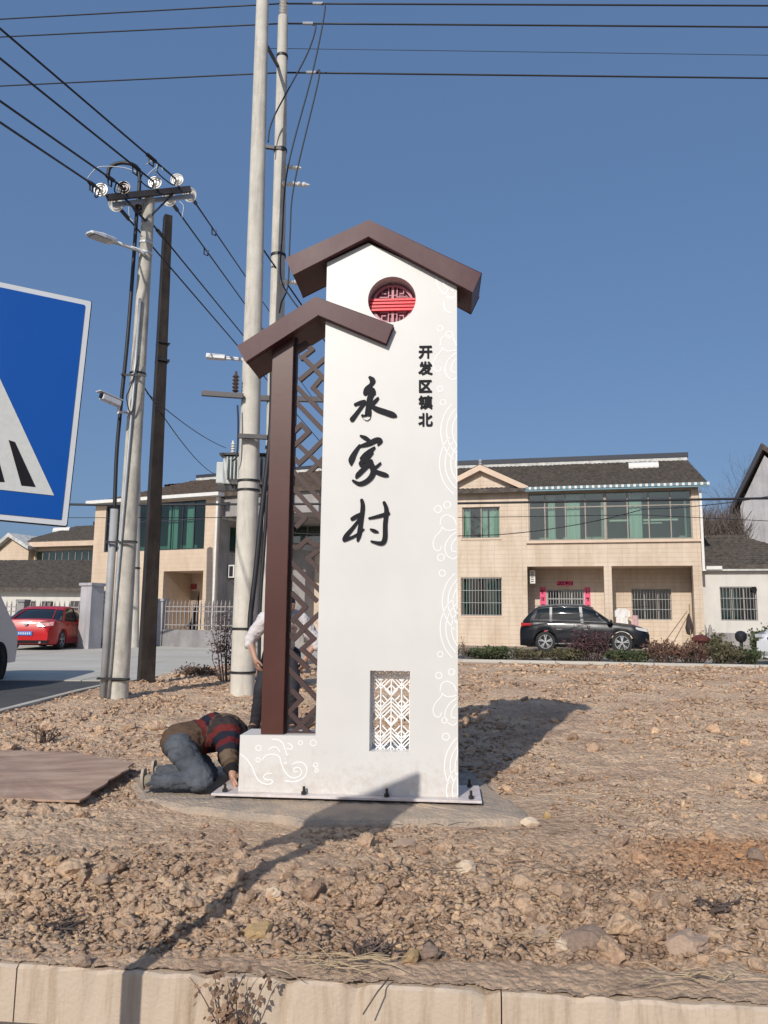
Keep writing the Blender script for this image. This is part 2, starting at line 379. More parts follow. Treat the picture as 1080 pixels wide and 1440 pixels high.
# earth material : world position based patches
def earthmat(name,objvar=False):
    m,t,b=newmat(name);N=t.nodes.new;L=t.links.new
    g=N('ShaderNodeNewGeometry'); pos=g.outputs['Position']
    n1=N('ShaderNodeTexNoise');n1.inputs['Scale'].default_value=.75;n1.inputs['Detail'].default_value=8;n1.inputs['Roughness'].default_value=.65;L(pos,n1.inputs['Vector'])
    n9=N('ShaderNodeTexNoise');n9.inputs['Scale'].default_value=5.5;n9.inputs['Detail'].default_value=7;n9.inputs['Roughness'].default_value=.7;L(pos,n9.inputs['Vector'])
    mxf=N('ShaderNodeMath');mxf.operation='MULTIPLY_ADD';L(n9.outputs['Fac'],mxf.inputs[0]);mxf.inputs[1].default_value=.55
    mxs=N('ShaderNodeMath');mxs.operation='MULTIPLY_ADD';L(n1.outputs['Fac'],mxs.inputs[0]);mxs.inputs[1].default_value=.75;mxs.inputs[2].default_value=-.15;L(mxs.outputs[0],mxf.inputs[2])
    r=N('ShaderNodeValToRGB');L(mxf.outputs[0],r.inputs[0]);cr=r.color_ramp
    cr.elements[0].position=.30;cr.elements[0].color=(.40,.27,.19,1)
    cr.elements[1].position=.72;cr.elements[1].color=(.82,.61,.42,1)
    e=cr.elements.new(.45);e.color=(.64,.45,.31,1); e=cr.elements.new(.56);e.color=(.74,.54,.375,1)
    # orange subsoil patch on the right
    n2=N('ShaderNodeTexNoise');n2.inputs['Scale'].default_value=.9;n2.inputs['Detail'].default_value=4;L(pos,n2.inputs['Vector'])
    sx=N('ShaderNodeSeparateXYZ');L(pos,sx.inputs[0])
    def gauss(cx,cy,rx,ry):
        a=N('ShaderNodeMath');a.operation='SUBTRACT';L(sx.outputs[0],a.inputs[0]);a.inputs[1].default_value=cx
        a2=N('ShaderNodeMath');a2.operation='DIVIDE';L(a.outputs[0],a2.inputs[0]);a2.inputs[1].default_value=rx
        a3=N('ShaderNodeMath');a3.operation='POWER';L(a2.outputs[0],a3.inputs[0]);a3.inputs[1].default_value=2
        b1=N('ShaderNodeMath');b1.operation='SUBTRACT';L(sx.outputs[1],b1.inputs[0]);b1.inputs[1].default_value=cy
        b2=N('ShaderNodeMath');b2.operation='DIVIDE';L(b1.outputs[0],b2.inputs[0]);b2.inputs[1].default_value=ry
        b3=N('ShaderNodeMath');b3.operation='POWER';L(b2.outputs[0],b3.inputs[0]);b3.inputs[1].default_value=2
        s=N('ShaderNodeMath');L(a3.outputs[0],s.inputs[0]);L(b3.outputs[0],s.inputs[1])
        o=N('ShaderNodeMapRange');o.inputs[1].default_value=1.3;o.inputs[2].default_value=.2;o.inputs[3].default_value=0;o.inputs[4].default_value=1;L(s.outputs[0],o.inputs[0]);return o.outputs[0]
    gg=gauss(1.95,4.25,.75,.45)
    mm=N('ShaderNodeMath');mm.operation='MULTIPLY';L(gg,mm.inputs[0]);L(n2.outputs['Fac'],mm.inputs[1])
    mx=N('ShaderNodeMix');mx.data_type='RGBA';L(mm.outputs[0],mx.inputs[0]);L(r.outputs[0],mx.inputs[6]);mx.inputs[7].default_value=(.55,.25,.10,1)
    n3=N('ShaderNodeTexNoise');n3.inputs['Scale'].default_value=30;n3.inputs['Detail'].default_value=8;n3.inputs['Roughness'].default_value=.75;L(pos,n3.inputs['Vector'])
    r3=N('ShaderNodeValToRGB');r3.color_ramp.elements[0].position=.3;r3.color_ramp.elements[0].color=(.72,.72,.72,1);r3.color_ramp.elements[1].position=.7;r3.color_ramp.elements[1].color=(1.2,1.18,1.15,1);L(n3.outputs['Fac'],r3.inputs[0])
    m2=N('ShaderNodeMix');m2.data_type='RGBA';m2.blend_type='MULTIPLY';m2.inputs[0].default_value=1;L(mx.outputs[2],m2.inputs[6]);L(r3.outputs[0],m2.inputs[7])
    out=m2.outputs[2]
    if objvar:
        if objvar=='attr':
            at=N('ShaderNodeAttribute');at.attribute_name='tone';f=at.outputs['Fac']
        else:
            oi=N('ShaderNodeObjectInfo');f=oi.outputs['Random']
        r4=N('ShaderNodeValToRGB');c=r4.color_ramp;c.elements[0].color=(.66,.62,.62,1);c.elements[1].color=(1.22,1.17,1.08,1)
        e=c.elements.new(.4);e.color=(.90,.88,.88,1);e=c.elements.new(.8);e.color=(1.02,1.0,.98,1);L(f,r4.inputs[0])
        m3=N('ShaderNodeMix');m3.data_type='RGBA';m3.blend_type='MULTIPLY';m3.inputs[0].default_value=1;L(out,m3.inputs[6]);L(r4.outputs[0],m3.inputs[7]);out=m3.outputs[2]
    L(out,b.inputs['Base Color']);b.inputs['Roughness'].default_value=.95;setin(b,'Specular IOR Level',.15)
    n5=N('ShaderNodeTexNoise');n5.inputs['Scale'].default_value=90;n5.inputs['Detail'].default_value=6;n5.inputs['Roughness'].default_value=.7;L(pos,n5.inputs['Vector'])
    bp=N('ShaderNodeBump');bp.inputs['Strength'].default_value=1.0;bp.inputs['Distance'].default_value=.02;vo=N('ShaderNodeTexVoronoi');vo.inputs['Scale'].default_value=34;L(pos,vo.inputs['Vector']);vo2=N('ShaderNodeTexVoronoi');vo2.inputs['Scale'].default_value=13;L(pos,vo2.inputs['Vector'])
    ma=N('ShaderNodeMath');ma.operation='MULTIPLY_ADD';L(vo.outputs['Distance'],ma.inputs[0]);ma.inputs[1].default_value=-.9;L(n5.outputs['Fac'],ma.inputs[2]);mb_=N('ShaderNodeMath');mb_.operation='MULTIPLY_ADD';L(vo2.outputs['Distance'],mb_.inputs[0]);mb_.inputs[1].default_value=-1.1;L(ma.outputs[0],mb_.inputs[2]);L((ma if objvar else mb_).outputs[0],bp.inputs['Height']);L(bp.outputs[0],b.inputs['Normal'])
    return m
M_earth=earthmat('earth'); M_clod=earthmat('earth_clod','obj'); M_crumb=earthmat('earth_crumbs','attr')
dirt.data.materials.append(M_earth)
# clods
def clod_mesh(seed,lumpy):
    rn=random.Random(seed); bm=bmesh.new()
    if lumpy:
        bmesh.ops.create_icosphere(bm,subdivisions=3,radius=1)
        co=np.array([v_.co[:] for v_ in bm.verts]); sd_=seed*1.37
        d=.42*fbm(co[:,0]*1.3+sd_,co[:,1]*1.3+co[:,2]*1.7,2,seed%97)+.30*np.abs(fbm(co[:,0]*2.6-co[:,2]*2+sd_,co[:,1]*2.6+co[:,2],3,(seed+7)%97))+.13*fbm(co[:,0]*7+co[:,2]*5,co[:,1]*7-sd_,2,(seed+3)%97)
        co=co*(1+d)[:,None]*np.array([1.0,.85,.7])
        # a few cleavage planes
        for _ in range(5):
            nv_=np.array([rn.gauss(0,1),rn.gauss(0,1),rn.gauss(0,1)]); nv_/=np.linalg.norm(nv_); k_=co@nv_; lim=rn.uniform(.5,.75); co=co-np.clip(k_-lim,0,None)[:,None]*nv_*.85
        for v_,c_ in zip(bm.verts,co): v_.co=c_
        me=bpy.data.meshes.new('clod'); bm.to_mesh(me); bm.free(); return me
    else:
        for _ in range(9):
            d=Vector((rn.gauss(0,1),rn.gauss(0,1),rn.gauss(0,1))).normalized(); d=d*rn.uniform(.6,1.15); d.z*=.55; bm.verts.new(d)
    r=bmesh.ops.convex_hull(bm,input=bm.verts); 
    bmesh.ops.delete(bm,geom=[e for e in r['geom_interior'] if isinstance(e,bmesh.types.BMVert)],context='VERTS')
    bmesh.ops.triangulate(bm,faces=bm.faces); me=bpy.data.meshes.new('clod'); bm.to_mesh(me); bm.free(); return me
def hz(x,y): return float(height(np.array([x]),np.array([y]))[0])
def blocked(x,y):
    # pad / plate / board / kneeling man
    return (-1.75<x<1.25 and 4.95<y<5.95) or (-4.5<x<-1.75 and 4.95<y<6.35 and False)
BOARD=[on_z(-140,1112,.03),on_z(0,1122,.03),on_z(112,1131,.03),on_z(190,1086,.03),on_z(100,1064,.03),on_z(-140,1060,.03)]
def in_poly(x,y,P):
    c=False;n=len(P)
    for i in range(n):
        a=P[i];b=P[(i+1)%n]
        if (a.y>y)!=(b.y>y) and x<(b.x-a.x)*(y-a.y)/(b.y-a.y)+a.x:c=not c
    return c
big=[clod_mesh(100+i,True) for i in range(14)]
for b in big: b.materials.append(M_clod)
cnt=0;tries=0
while cnt<296 and tries<9000:
    tries+=1
    if cnt<165: d=abs(random.gauss(.42,.22)); x=random.uniform(-2.2,2.2); y=3.22-.09*x+d; s=random.choice([random.uniform(.020,.036)]*3+[random.uniform(.034,.066)])
    else: y=random.uniform(3.9,9.5); x=random.uniform(-.56,.56)*y; s=random.uniform(.005,.0105)*y*random.choice((.7,1,1.2))
    if not (-4.5<x) or blocked(x,y) or in_poly(x,y,BOARD): continue
    o=bpy.data.objects.new('dirt_clod',random.choice(big)); COL.objects.link(o); o.parent=dirt
    o.location=(x,y,hz(x,y)+s*.25); o.rotation_euler=(random.uniform(-.5,.5),random.uniform(-.5,.5),random.uniform(0,6.28)); o.scale=(s*random.uniform(.8,1.3),s*random.uniform(.8,1.2),s*random.uniform(.75,1.1)); cnt+=1
# crumbs: one stuff mesh
small=[clod_mesh(300+i,False) for i in range(10)]
def scatter(n,name,yf,sf,seed):
    g=np.random.default_rng(seed); X=[];Yy=[];S=[]
    y,x,s=yf(g,n),None,None
    x=g.uniform(-.62,.62,n)*(y+.3); s=sf(g,y)
    k=dirt_inside(x,y)&~((x>-1.6)&(x<1.15)&(y>4.95)&(y<5.85))
    msk=np.array([not in_poly(a,b,BOARD) if (b>4.5 and b<7.5 and a<-1.5) else True for a,b in zip(x,y)]); k&=msk
    dens=fbm(x*.7,y*.7,3,401); k&=(g.uniform(-.45,.45,n)<dens*1.6+.12)
    x,y,s=x[k],y[k],s[k]; n=len(x); z=height(x,y)
    VS=[];FS=[];TN=[];o=0
    which=g.integers(0,len(small),n)
    for wi,me_ in enumerate(small):
        I=np.where(which==wi)[0]
        if len(I)==0: continue
        bv=np.array([v_.co[:] for v_ in me_.vertices]); bf=np.array([p.vertices[:] for p in me_.polygons])
        a=g.uniform(0,6.28,len(I)); t=g.uniform(-.6,.6,len(I))
        V=np.repeat(bv[None],len(I),0)*np.stack([g.uniform(.7,1.4,len(I)),g.uniform(.7,1.2,len(I)),g.uniform(.7,1.2,len(I))],-1)[:,None,:]
        ct,st=np.cos(t)[:,None],np.sin(t)[:,None]; y1=V[:,:,1]*ct-V[:,:,2]*st; z1=V[:,:,1]*st+V[:,:,2]*ct
        ca,sa=np.cos(a)[:,None],np.sin(a)[:,None]; x2=V[:,:,0]*ca-y1*sa; y2=V[:,:,0]*sa+y1*ca
        W=np.stack([x2,y2,z1],-1)*s[I][:,None,None]+np.stack([x[I],y[I],z[I]+s[I]*.2],-1)[:,None,:]
        F_=bf[None]+(np.arange(len(I))*len(bv))[:,None,None]+o
        VS.append(W.reshape(-1,3));FS.append(F_.reshape(-1,3));TN.append(np.repeat(g.uniform(0,1,len(I)),len(bv)));o+=len(I)*len(bv)
    VS=np.concatenate(VS);FS=np.concatenate(FS);TN=np.concatenate(TN)
    me=bpy.data.meshes.new(name);me.vertices.add(len(VS));me.vertices.foreach_set('co',VS.ravel());me.loops.add(len(FS)*3);me.loops.foreach_set('vertex_index',FS.ravel().astype(np.int32))
    me.polygons.add(len(FS));me.polygons.foreach_set('loop_start',np.arange(0,len(FS)*3,3,dtype=np.int32));me.polygons.foreach_set('loop_total',np.full(len(FS),3,np.int32))
    at=me.attributes.new('tone','FLOAT','POINT');at.data.foreach_set('value',TN.astype(np.float32));me.update();me.materials.append(M_crumb)
    ob=bpy.data.objects.new(name,me);COL.objects.link(ob);ob['kind']='stuff';return ob
o=scatter(22000,'loose_soil_crumbs',lambda g,n:np.abs(g.normal(.45,.36,n))+3.15,lambda g,y:.004+.026*g.random(len(y))**3.0,1); tag(o,'small loose crumbs of earth heaped behind the kerb','soil crumbs')
o=scatter(75000,'soil_crumbs',lambda g,n:3.3*(20.5/3.3)**g.random(n),lambda g,y:(.0011*y+.0048*y*g.random(len(y))**4.5),2); tag(o,'small crumbs of earth scattered over the bare ground','soil crumbs')
# straw bits
# kerb
kroot=thing('concrete_kerb',(-.5,3.05,-.25),0,None,None); kroot['kind']='structure'; kroot['label']='pale concrete kerb with rust stained face along the road'
A=Vector((KA.x,KA.y,0));B=Vector(on_z(1080,1417,-.05)); B.z=0; dr=(B-A).normalized(); nn=Vector((-dr.y,dr.x,0))
def kpt(px): 
    p=on_z(px,1355+px*.0574,-.05); return (p-A).dot(dr)
ks=[-9,-6.2,-3.6,kpt(24),kpt(176),kpt(705),2.95+1.5,7,9.5,12]
ks=[-9,-6.4,-4.0,-1.9,kpt(24)+.0,kpt(705),kpt(705)+1.95,kpt(705)+3.9,kpt(705)+5.9]
for i in range(len(ks)-1):
    a,b=ks[i]+.0025,ks[i+1]-.0025
    mb=MB(); n=max(4,int((b-a)/.05)); rows=[]
    prof=[(0,-.30),(0,-.062),(.012,-.052),(.175,-.055+random.uniform(-.003,.003)),(.175,-.30)]
    vs=[]
    for k in range(n+1):
        t=a+(b-a)*k/n; chip=random.choice((0,0,0,0,0,0,0,0,.012,.022))
        for j,(o_,z_) in enumerate(prof):
            jit=((random.uniform(-.004,.001)-(chip if k%1==0 else 0)) if j in(1,2) else 0)
            p=A+dr*t+nn*(o_-jit*.6); vs.append((p.x,p.y,z_+jit))
    m_=len(prof);fs=[]
    for k in range(n):
        for j in range(m_): fs.append((k*m_+j,(k+1)*m_+j,(k+1)*m_+(j+1)%m_,k*m_+(j+1)%m_))
    fs+=[tuple(range(m_))[::-1],tuple(n*m_+j for j in range(m_))]
    mb.add(vs,fs); wbuild(mb,'kerb_stone',M_conc,kroot)
# big ground sheets
def sheet(name,pts,z,m,label,subdiv=None):
    mb=MB(); mb.add([(p[0],p[1],z) for p in pts],[tuple(range(len(pts)))]); o=mb.build(name,m); struct(o); o['label']=label; return o
sheet('ground',[(-400,-60),(400,-60),(400,600),(-400,600)],-.27,M_field,'open ground reaching to the horizon')
sheet('road',[(-30,-6),(30,-6),(30,.2),(-30,6.2)][0:2]+[(30,.45),(1.3,2.95),(-1.43,3.2),(-30,5.6)],-.25,M_road,'dusty road surface below the kerb')
# dirt underside sheet so no gaps
sheet('subsoil',[(-4.6,3.6),(-1.43,3.24),(1.35,3.0),(30,.6),(30,16.5),(2.2,21.6),(-3.7,19.8),(-4.75,13)],-.16,M_earth,'packed earth under the clods')
sheet('asphalt_road',[(-30,5.75),(-4.72,3.6),(-4.80,9),(-4.92,13.05),(-4.6,15.2),(-30,13.6)],.0,M_asph,'dark asphalt side road at the left edge')
# concrete yard slabs
yroot=thing('concrete_yard',(-10,20,.02)); yroot['kind']='structure'; yroot['label']='pale concrete yard in front of the left houses'
def clip_poly(sub,clip):
    out=sub
    for i in range(len(clip)):
        a=clip[i];b=clip[(i+1)%len(clip)];inp=out;out=[]
        if not inp:break
        def side(p):return (b[0]-a[0])*(p[1]-a[1])-(b[1]-a[1])*(p[0]-a[0])
        for j in range(len(inp)):
            p=inp[j];q_=inp[(j+1)%len(inp)];sp,sq=side(p),side(q_)
            if sp>=0: out.append(p)
            if (sp>=0)!=(sq>=0):
                t=sp/(sp-sq);out.append((p[0]+(q_[0]-p[0])*t,p[1]+(q_[1]-p[1])*t))
    return out
def shrink(P,d):
    cx=sum(p[0] for p in P)/len(P);cy=sum(p[1] for p in P)/len(P);r=[]
    for p in P:
        l=math.hypot(p[0]-cx,p[1]-cy);r.append((cx+(p[0]-cx)*(1-d/l),cy+(p[1]-cy)*(1-d/l)))
    return r
yard=[(-34,13.65),(-4.62,15.2),(-3.8,19.6),(2.3,21.4),(2.6,46),(-34,46)]
def zyard(x,y): return .0+.1*min(1,max(0,(y-14)/9))
for i in range(-7,1):
    for j in range(0,8):
        cell=[(i*4.6-1.2,13+j*4.2),(i*4.6+3.4,13+j*4.2),(i*4.6+3.4,17.2+j*4.2),(i*4.6-1.2,17.2+j*4.2)]
        # yard outline is convex enough for clipping cell-by-cell (clip yard by cell)
        P=clip_poly(yard,cell)
        if len(P)<3: continue
        P=shrink(P,.015); dz=random.uniform(-.003,.003); mb=MB()
        n=len(P);top=[(p[0],p[1],zyard(*p)+dz+.004) for p in P];bot=[(p[0],p[1],zyard(*p)-.1) for p in P]
        mb.add(top+bot,[tuple(range(n))]+[(k,k+n,(k+1)%n+n,(k+1)%n)for k in range(n)])
        wbuild(mb,'concrete_slab',M_yard,yroot)
sheet('yard_bed',[(-34,13.6),(-4.6,15.1),(-3.8,19.5),(2.3,21.3),(2.6,46),(-34,46)],-.03,M_asph,'dark bedding seen in the slab joints')
M_drive=mat('drive_earth',(.30,.25,.19),.95,.2,1.2,.5,40,world=True,second=(.36,.30,.23))
sheet('driveway',[(2.2,21.8),(9.6,20.5),(34,16.2),(34,60),(2.6,60)],.09,M_drive,'dusty driveway in front of the tiled house')
# far kerb
kr=thing('far_kerb',(6,21,.05)); kr['kind']='structure'; kr['label']='low grey concrete kerb between the earth and the tiled house'
pts=[(-3.75,19.85),(-1.7,20.5),(.3,21.1),(2.21,21.7),(4.7,21.25),(7.2,20.8),(9.66,20.36),(12.2,19.9),(14.8,19.42),(18,18.85)]
for a,b in zip(pts[:-1],pts[1:]):
    d=Vector((b[0]-a[0],b[1]-a[1],0)).normalized()*.01; mb=MB(); mb.bar((a[0]+d.x,a[1]+d.y,.09),(b[0]-d.x,b[1]-d.y,.09),.22,.14); wbuild(mb,'kerb_stone',M_yard,kr)
kr=thing('side_kerb',(-4.8,10,.0)); kr['kind']='structure'; kr['label']='low kerb between the asphalt side road and the earth'
pts=[(-4.66,3.5),(-4.72,6),(-4.76,8.2),(-4.83,10.4),(-4.9,12.7),(-4.86,13.9),(-4.62,15.3),(-4.2,17.5),(-3.78,19.75)]
for a,b in zip(pts[:-1],pts[1:]):
    d=Vector((b[0]-a[0],b[1]-a[1],0)).normalized()*.008; mb=MB(); mb.bar((a[0]+d.x,a[1]+d.y,.0),(b[0]-d.x,b[1]-d.y,.0),.10,.13); wbuild(mb,'kerb_stone',M_yard,kr)
# pad
padpx=[(180,1090),(200,1120),(262,1130),(330,1139),(430,1150),(540,1152),(640,1149),(700,1149),(752,1150),(732,1131),(695,1106),(660,1078),(540,1066),(420,1060),(250,1070)]
P=[on_z(a,b,.03) for a,b in padpx]; P2=[]
for i in range(len(P)):
    a=P[i];b=P[(i+1)%len(P)]
    for k in range(5): 
        q_=a.lerp(b,k/5); P2.append((q_.x+random.uniform(-.02,.02),q_.y+random.uniform(-.02,.02)))
mb=MB();n=len(P2);cx=sum(p[0] for p in P2)/n;cy=sum(p[1] for p in P2)/n
rings=[(1.03,-.08),(1.0,.0),(.97,.018),(.85,.026),(.6,.028),(.3,.03)]
vs=[];fs=[]
for s_,z_ in rings:
    for p in P2: vs.append((cx+(p[0]-cx)*s_,cy+(p[1]-cy)*s_,z_+(random.uniform(-.006,.004))))
vs.append((cx,cy,.03))
for k in range(len(rings)-1):
    for i in range(n): fs.append((k*n+i,k*n+(i+1)%n,(k+1)*n+(i+1)%n,(k+1)*n+i))
k=len(rings)-1
for i in range(n): fs.append((k*n+i,k*n+(i+1)%n,len(vs)-1))
mb.add(vs,fs); o=mb.build('concrete_pad',M_pad); tag(o,'rough dirt covered concrete pad under the village sign','concrete pad')
# ------------------------------------------------------------------ the village sign
P0=on_z(335,1113,.06);P1=on_z(645,1122,.06); TY=math.atan2(P1.y-P0.y,P1.x-P0.x); T=Frame(P0,TY)
sign=thing('village_sign',(P0.x,P0.y,0),TY,'tall white and brown village gateway sign with gabled roof and black calligraphy','sign')
def TP(px,py,off=0): 
    x,z=T.px(px,py,off); return (x,z)      # local to Empty since z origin 0.06 handled
T.o.z=0; 
def arc(cx,cz,r,a0,a1,n=14): return [(cx+r*math.cos(R(a0+(a1-a0)*k/n)),cz+r*math.sin(R(a0+(a1-a0)*k/n))) for k in range(n+1)]
cxz=TP(551,421); rc=.178
body=[(0,.062),(1.51,.062),(1.512,3.71),(.851,4.045),(.541,3.90),(.53,.446),(0,.438)]
win=[(.903,.350),(1.180,.350),(1.180,.892),(.903,.892)]
circ=arc(cxz[0],cxz[1],rc,0,360-360/48,47)
mb=MB(); mb.plate([body,circ,win],0,.31); mb.build('panel',M_white,sign,bevel=.004)
# lining of circle recess
mb=MB(); mb.plate([arc(cxz[0],cxz[1],rc+.004,0,352,44)],.125,.14); mb.build('red_panel',M_redpanel,sign)
g=MB()
def cbar(x0,z0,x1,z1,w_,d_=.02,y=.095): g.bar((x0,y,z0),(x1,y,z1),d_,w_,up=(0,0,1)) if abs(x1-x0)>abs(z1-z0) else g.box(x0-w_/2,x0+w_/2,y-d_/2,y+d_/2,min(z0,z1),max(z0,z1))
C0,C1=cxz
for dz in (-.042,-.016,.010,.036):
    hw=math.sqrt(max(0,rc**2-dz**2)); g=MB(); g.box(C0-hw+.002,C0+hw-.002,.07,.09,C1+dz-.008-.006,C1+dz+.008-.006); g.build('red_bar',M_red,sign)
g=MB()
M_grille=mat('grille_pink',(.46,.15,.19),.4,.1,6,0)
# ring
inner=arc(C0,C1,.140,0,352,40); outer=arc(C0,C1,.158,0,352,40)
g.plate([outer,inner],.096,.112)
g.box(C0-.009,C0+.009,.0945,.1115,C1-.14,C1+.14)
for sx in (-1,1):
    for sz in (-1,1):
        def bx(a,b_,c,d_,yy): 
            xs=sorted((C0+sx*a,C0+sx*b_)); zs=sorted((C1+sz*c,C1+sz*d_)); g.box(xs[0],xs[1],yy,yy+.014,zs[0],zs[1])
        bx(.028,.036,.055,.135,.0961); bx(.036,.10,.055,.063,.0962); bx(.050,.085,.083,.091,.0963); bx(.078,.085,.091,.115,.0964); bx(.009,.028,.07,.076,.0965)
g.build('round_grille',M_grille,sign)
# white lattice in the window: each bar its own part
WX0,WX1,WZ0,WZ1=.903,1.18,.35,.892
lc=0
def lat(x0,z0,x1,z1,w_=.0085):
    global lc
    # clip to the window
    dx,dz=x1-x0,z1-z0;t0,t1=0,1
    for p,q_ in ((-dx,x0-WX0),(dx,WX1-x0),(-dz,z0-WZ0),(dz,WZ1-z0)):
        if p==0:
            if q_<0:return
        else:
            r=q_/p
            if p<0:t0=max(t0,r)
            else:t1=min(t1,r)
    if t1-t0<.05:return
    a=(x0+dx*t0,.1+(lc%7)*.0011,z0+dz*t0);b=(x0+dx*t1,.1+(lc%7)*.0011,z0+dz*t1);lc+=1
    m_=MB();m_.bar(a,b,w_,.012,up=(0,1,0));m_.build('lattice_bar',M_relief,sign)
vx=[.972,1.045,1.118,1.19]; s_=.073
for x in vx[:3]+[1.176,.908]: lat(x,WZ0,x,WZ1)
for kz in np.arange(-.05,.70,.207):
    z=WZ0+kz
    for dz in (0,.026,.052,.078):
        for px_,sg in ((1.045,1),(1.191,-1)):
            pass
        # peaks at 1.045, valleys at .972 and 1.118
        lat(1.045,z+.12+dz,.972,z+.047+dz); lat(.972,z+.047+dz,.899,z+.12+dz); lat(1.045,z+.12+dz,1.118,z+.047+dz); lat(1.118,z+.047+dz,1.191,z+.12+dz)
    lat(1.045,z+.01,.972,z+.083); lat(1.045,z+.01,1.118,z+.083); lat(.972,z+.083,.899,z+.01); lat(1.118,z+.083,1.191,z+.01)
    # diamond curls round the peaks and the valleys
    for cx_,cz_ in ((1.045,z+.045),(.972,z+.150),(1.118,z+.150)):
        lat(cx_,cz_+.030,cx_-.030,cz_); lat(cx_,cz_+.030,cx_+.030,cz_); lat(cx_-.030,cz_,cx_-.012,cz_-.018); lat(cx_+.030,cz_,cx_+.012,cz_-.018)
        lat(cx_-.045,cz_-.0,cx_-.0,cz_-.045); lat(cx_+.045,cz_,cx_,cz_-.045); lat(cx_-.052,cz_+.02,cx_-.012,cz_+.06); lat(cx_+.052,cz_+.02,cx_+.012,cz_+.06)
# brown post and lattice
pl=TP(361,1029,.03)[0]; 
mb=MB(); 
xt0,xt1=TP(383,500,.03)[0],TP(415,500,.03)[0]
mb.box(.137,.296,.03,.185,.443,3.42); mb.build('post',M_brown,sign,bevel=.003)
LX0,LX1=.296,.541
mb=MB(); mb.box(LX0,LX0+.018,.09,.13,.443,3.46); mb.box(LX0,.5295,.0902,.1298,.4435,.455); mb.build('lattice_frame',M_bar,sign)
lat1=[[(95,140),(145,112),(190,155),(115,212)],[(138,215),(270,350)],[(275,215),(110,355)],[(250,345),(195,412),(275,492)],[(80,400),(270,595)],[(80,508),(270,705)],[(75,700),(115,660),(165,712),(75,795)],[(270,755),(165,862),(100,922),(72,890)],[(85,787),(250,938)],[(265,885),(168,980),(262,1072)],[(65,978),(255,1180)],[(62,1090),(252,1295)],[(60,1218),(140,1290),(85,1345)]]
lat2=[[(45,140),(100,140),(155,88),(215,130),(245,130)],[(220,168),(158,215),(242,300)],[(45,238),(238,432)],[(45,338),(215,500)],[(55,455),(142,545),(55,640)],[(238,588),(130,690)],[(60,625),(198,760),(118,830),(222,925)],[(22,718),(68,760),(125,700)],[(22,828),(155,955)],[(22,950),(215,1160)],[(55,1108),(112,1170),(30,1255)],[(30,1250),(155,1385)],[(215,1228),(68,1385)]]
k=0
for L_,ox,oy,sc in ((lat1,400,460,4.8),(lat2,400,740,4.8)):
    for pl_ in L_:
        for a,b in zip(pl_[:-1],pl_[1:]):
            pa=T.px(ox+a[0]/sc,oy+a[1]/sc,.11);pb=T.px(ox+b[0]/sc,oy+b[1]/sc,.11)
            def cl(p,o_):
                x=min(max(p[0],LX0+.003),.541); 
                if abs(p[0]-o_[0])<1e-6:return (x,p[1])
                return (x,p[1]+(x-p[0])*(p[1]-o_[1])/(p[0]-o_[0]))
            A_=cl(pa,pb);B_=cl(pb,pa)
            y=.112+(k%9)*.0012-.005;k+=1
            dd=Vector((B_[0]-A_[0],B_[1]-A_[1]));
            if dd.length<.01: continue
            dd.normalize();e_=.012
            m_=MB();m_.bar((A_[0]-dd.x*e_,y,A_[1]-dd.y*e_),(B_[0]+dd.x*e_,y,B_[1]+dd.y*e_),.033,.035,up=(0,1,0));m_.build('lattice_bar',M_bar,sign)
# roofs
def roof(pts_top,pts_bot,y0,y1,name):
    mb=MB(); mb.plate([pts_bot+pts_top[::-1]],y0,y1); o=mb.build(name,M_roofbr,sign,bevel=.004); return o
o1=-.055
up_t=[T.px(403,363,o1),T.px(518.5,309.6,o1),T.px(677,384,o1)]; up_b=[T.px(411.5,386,o1),T.px(518,333,o1),T.px(664.5,410,o1)]
lo_t=[T.px(334,487,o1),T.px(443.7,417.8,o1),T.px(553,457,o1)]; lo_b=[T.px(345,508,o1),T.px(447.5,443.5,o1),T.px(542.5,482,o1)]
roof(up_t,up_b,-.055,.365,'upper_roof'); 
# lower roof: in front only where it overlaps the panel; full depth on the open side
roof(lo_t,lo_b,-.055,-.004,'lower_roof_front')
xm=.5385
def zat(P_,x):
    for a,b in zip(P_[:-1],P_[1:]):
        if a[0]<=x<=b[0]: return a[1]+(b[1]-a[1])*(x-a[0])/(b[0]-a[0])
mb=MB(); mb.plate([[lo_b[0],lo_b[1],(xm,zat(lo_b,xm)),(xm,zat(lo_t,xm)),lo_t[1],lo_t[0]]],-.003,.365); mb.build('lower_roof',M_roofbr,sign,bevel=.003)
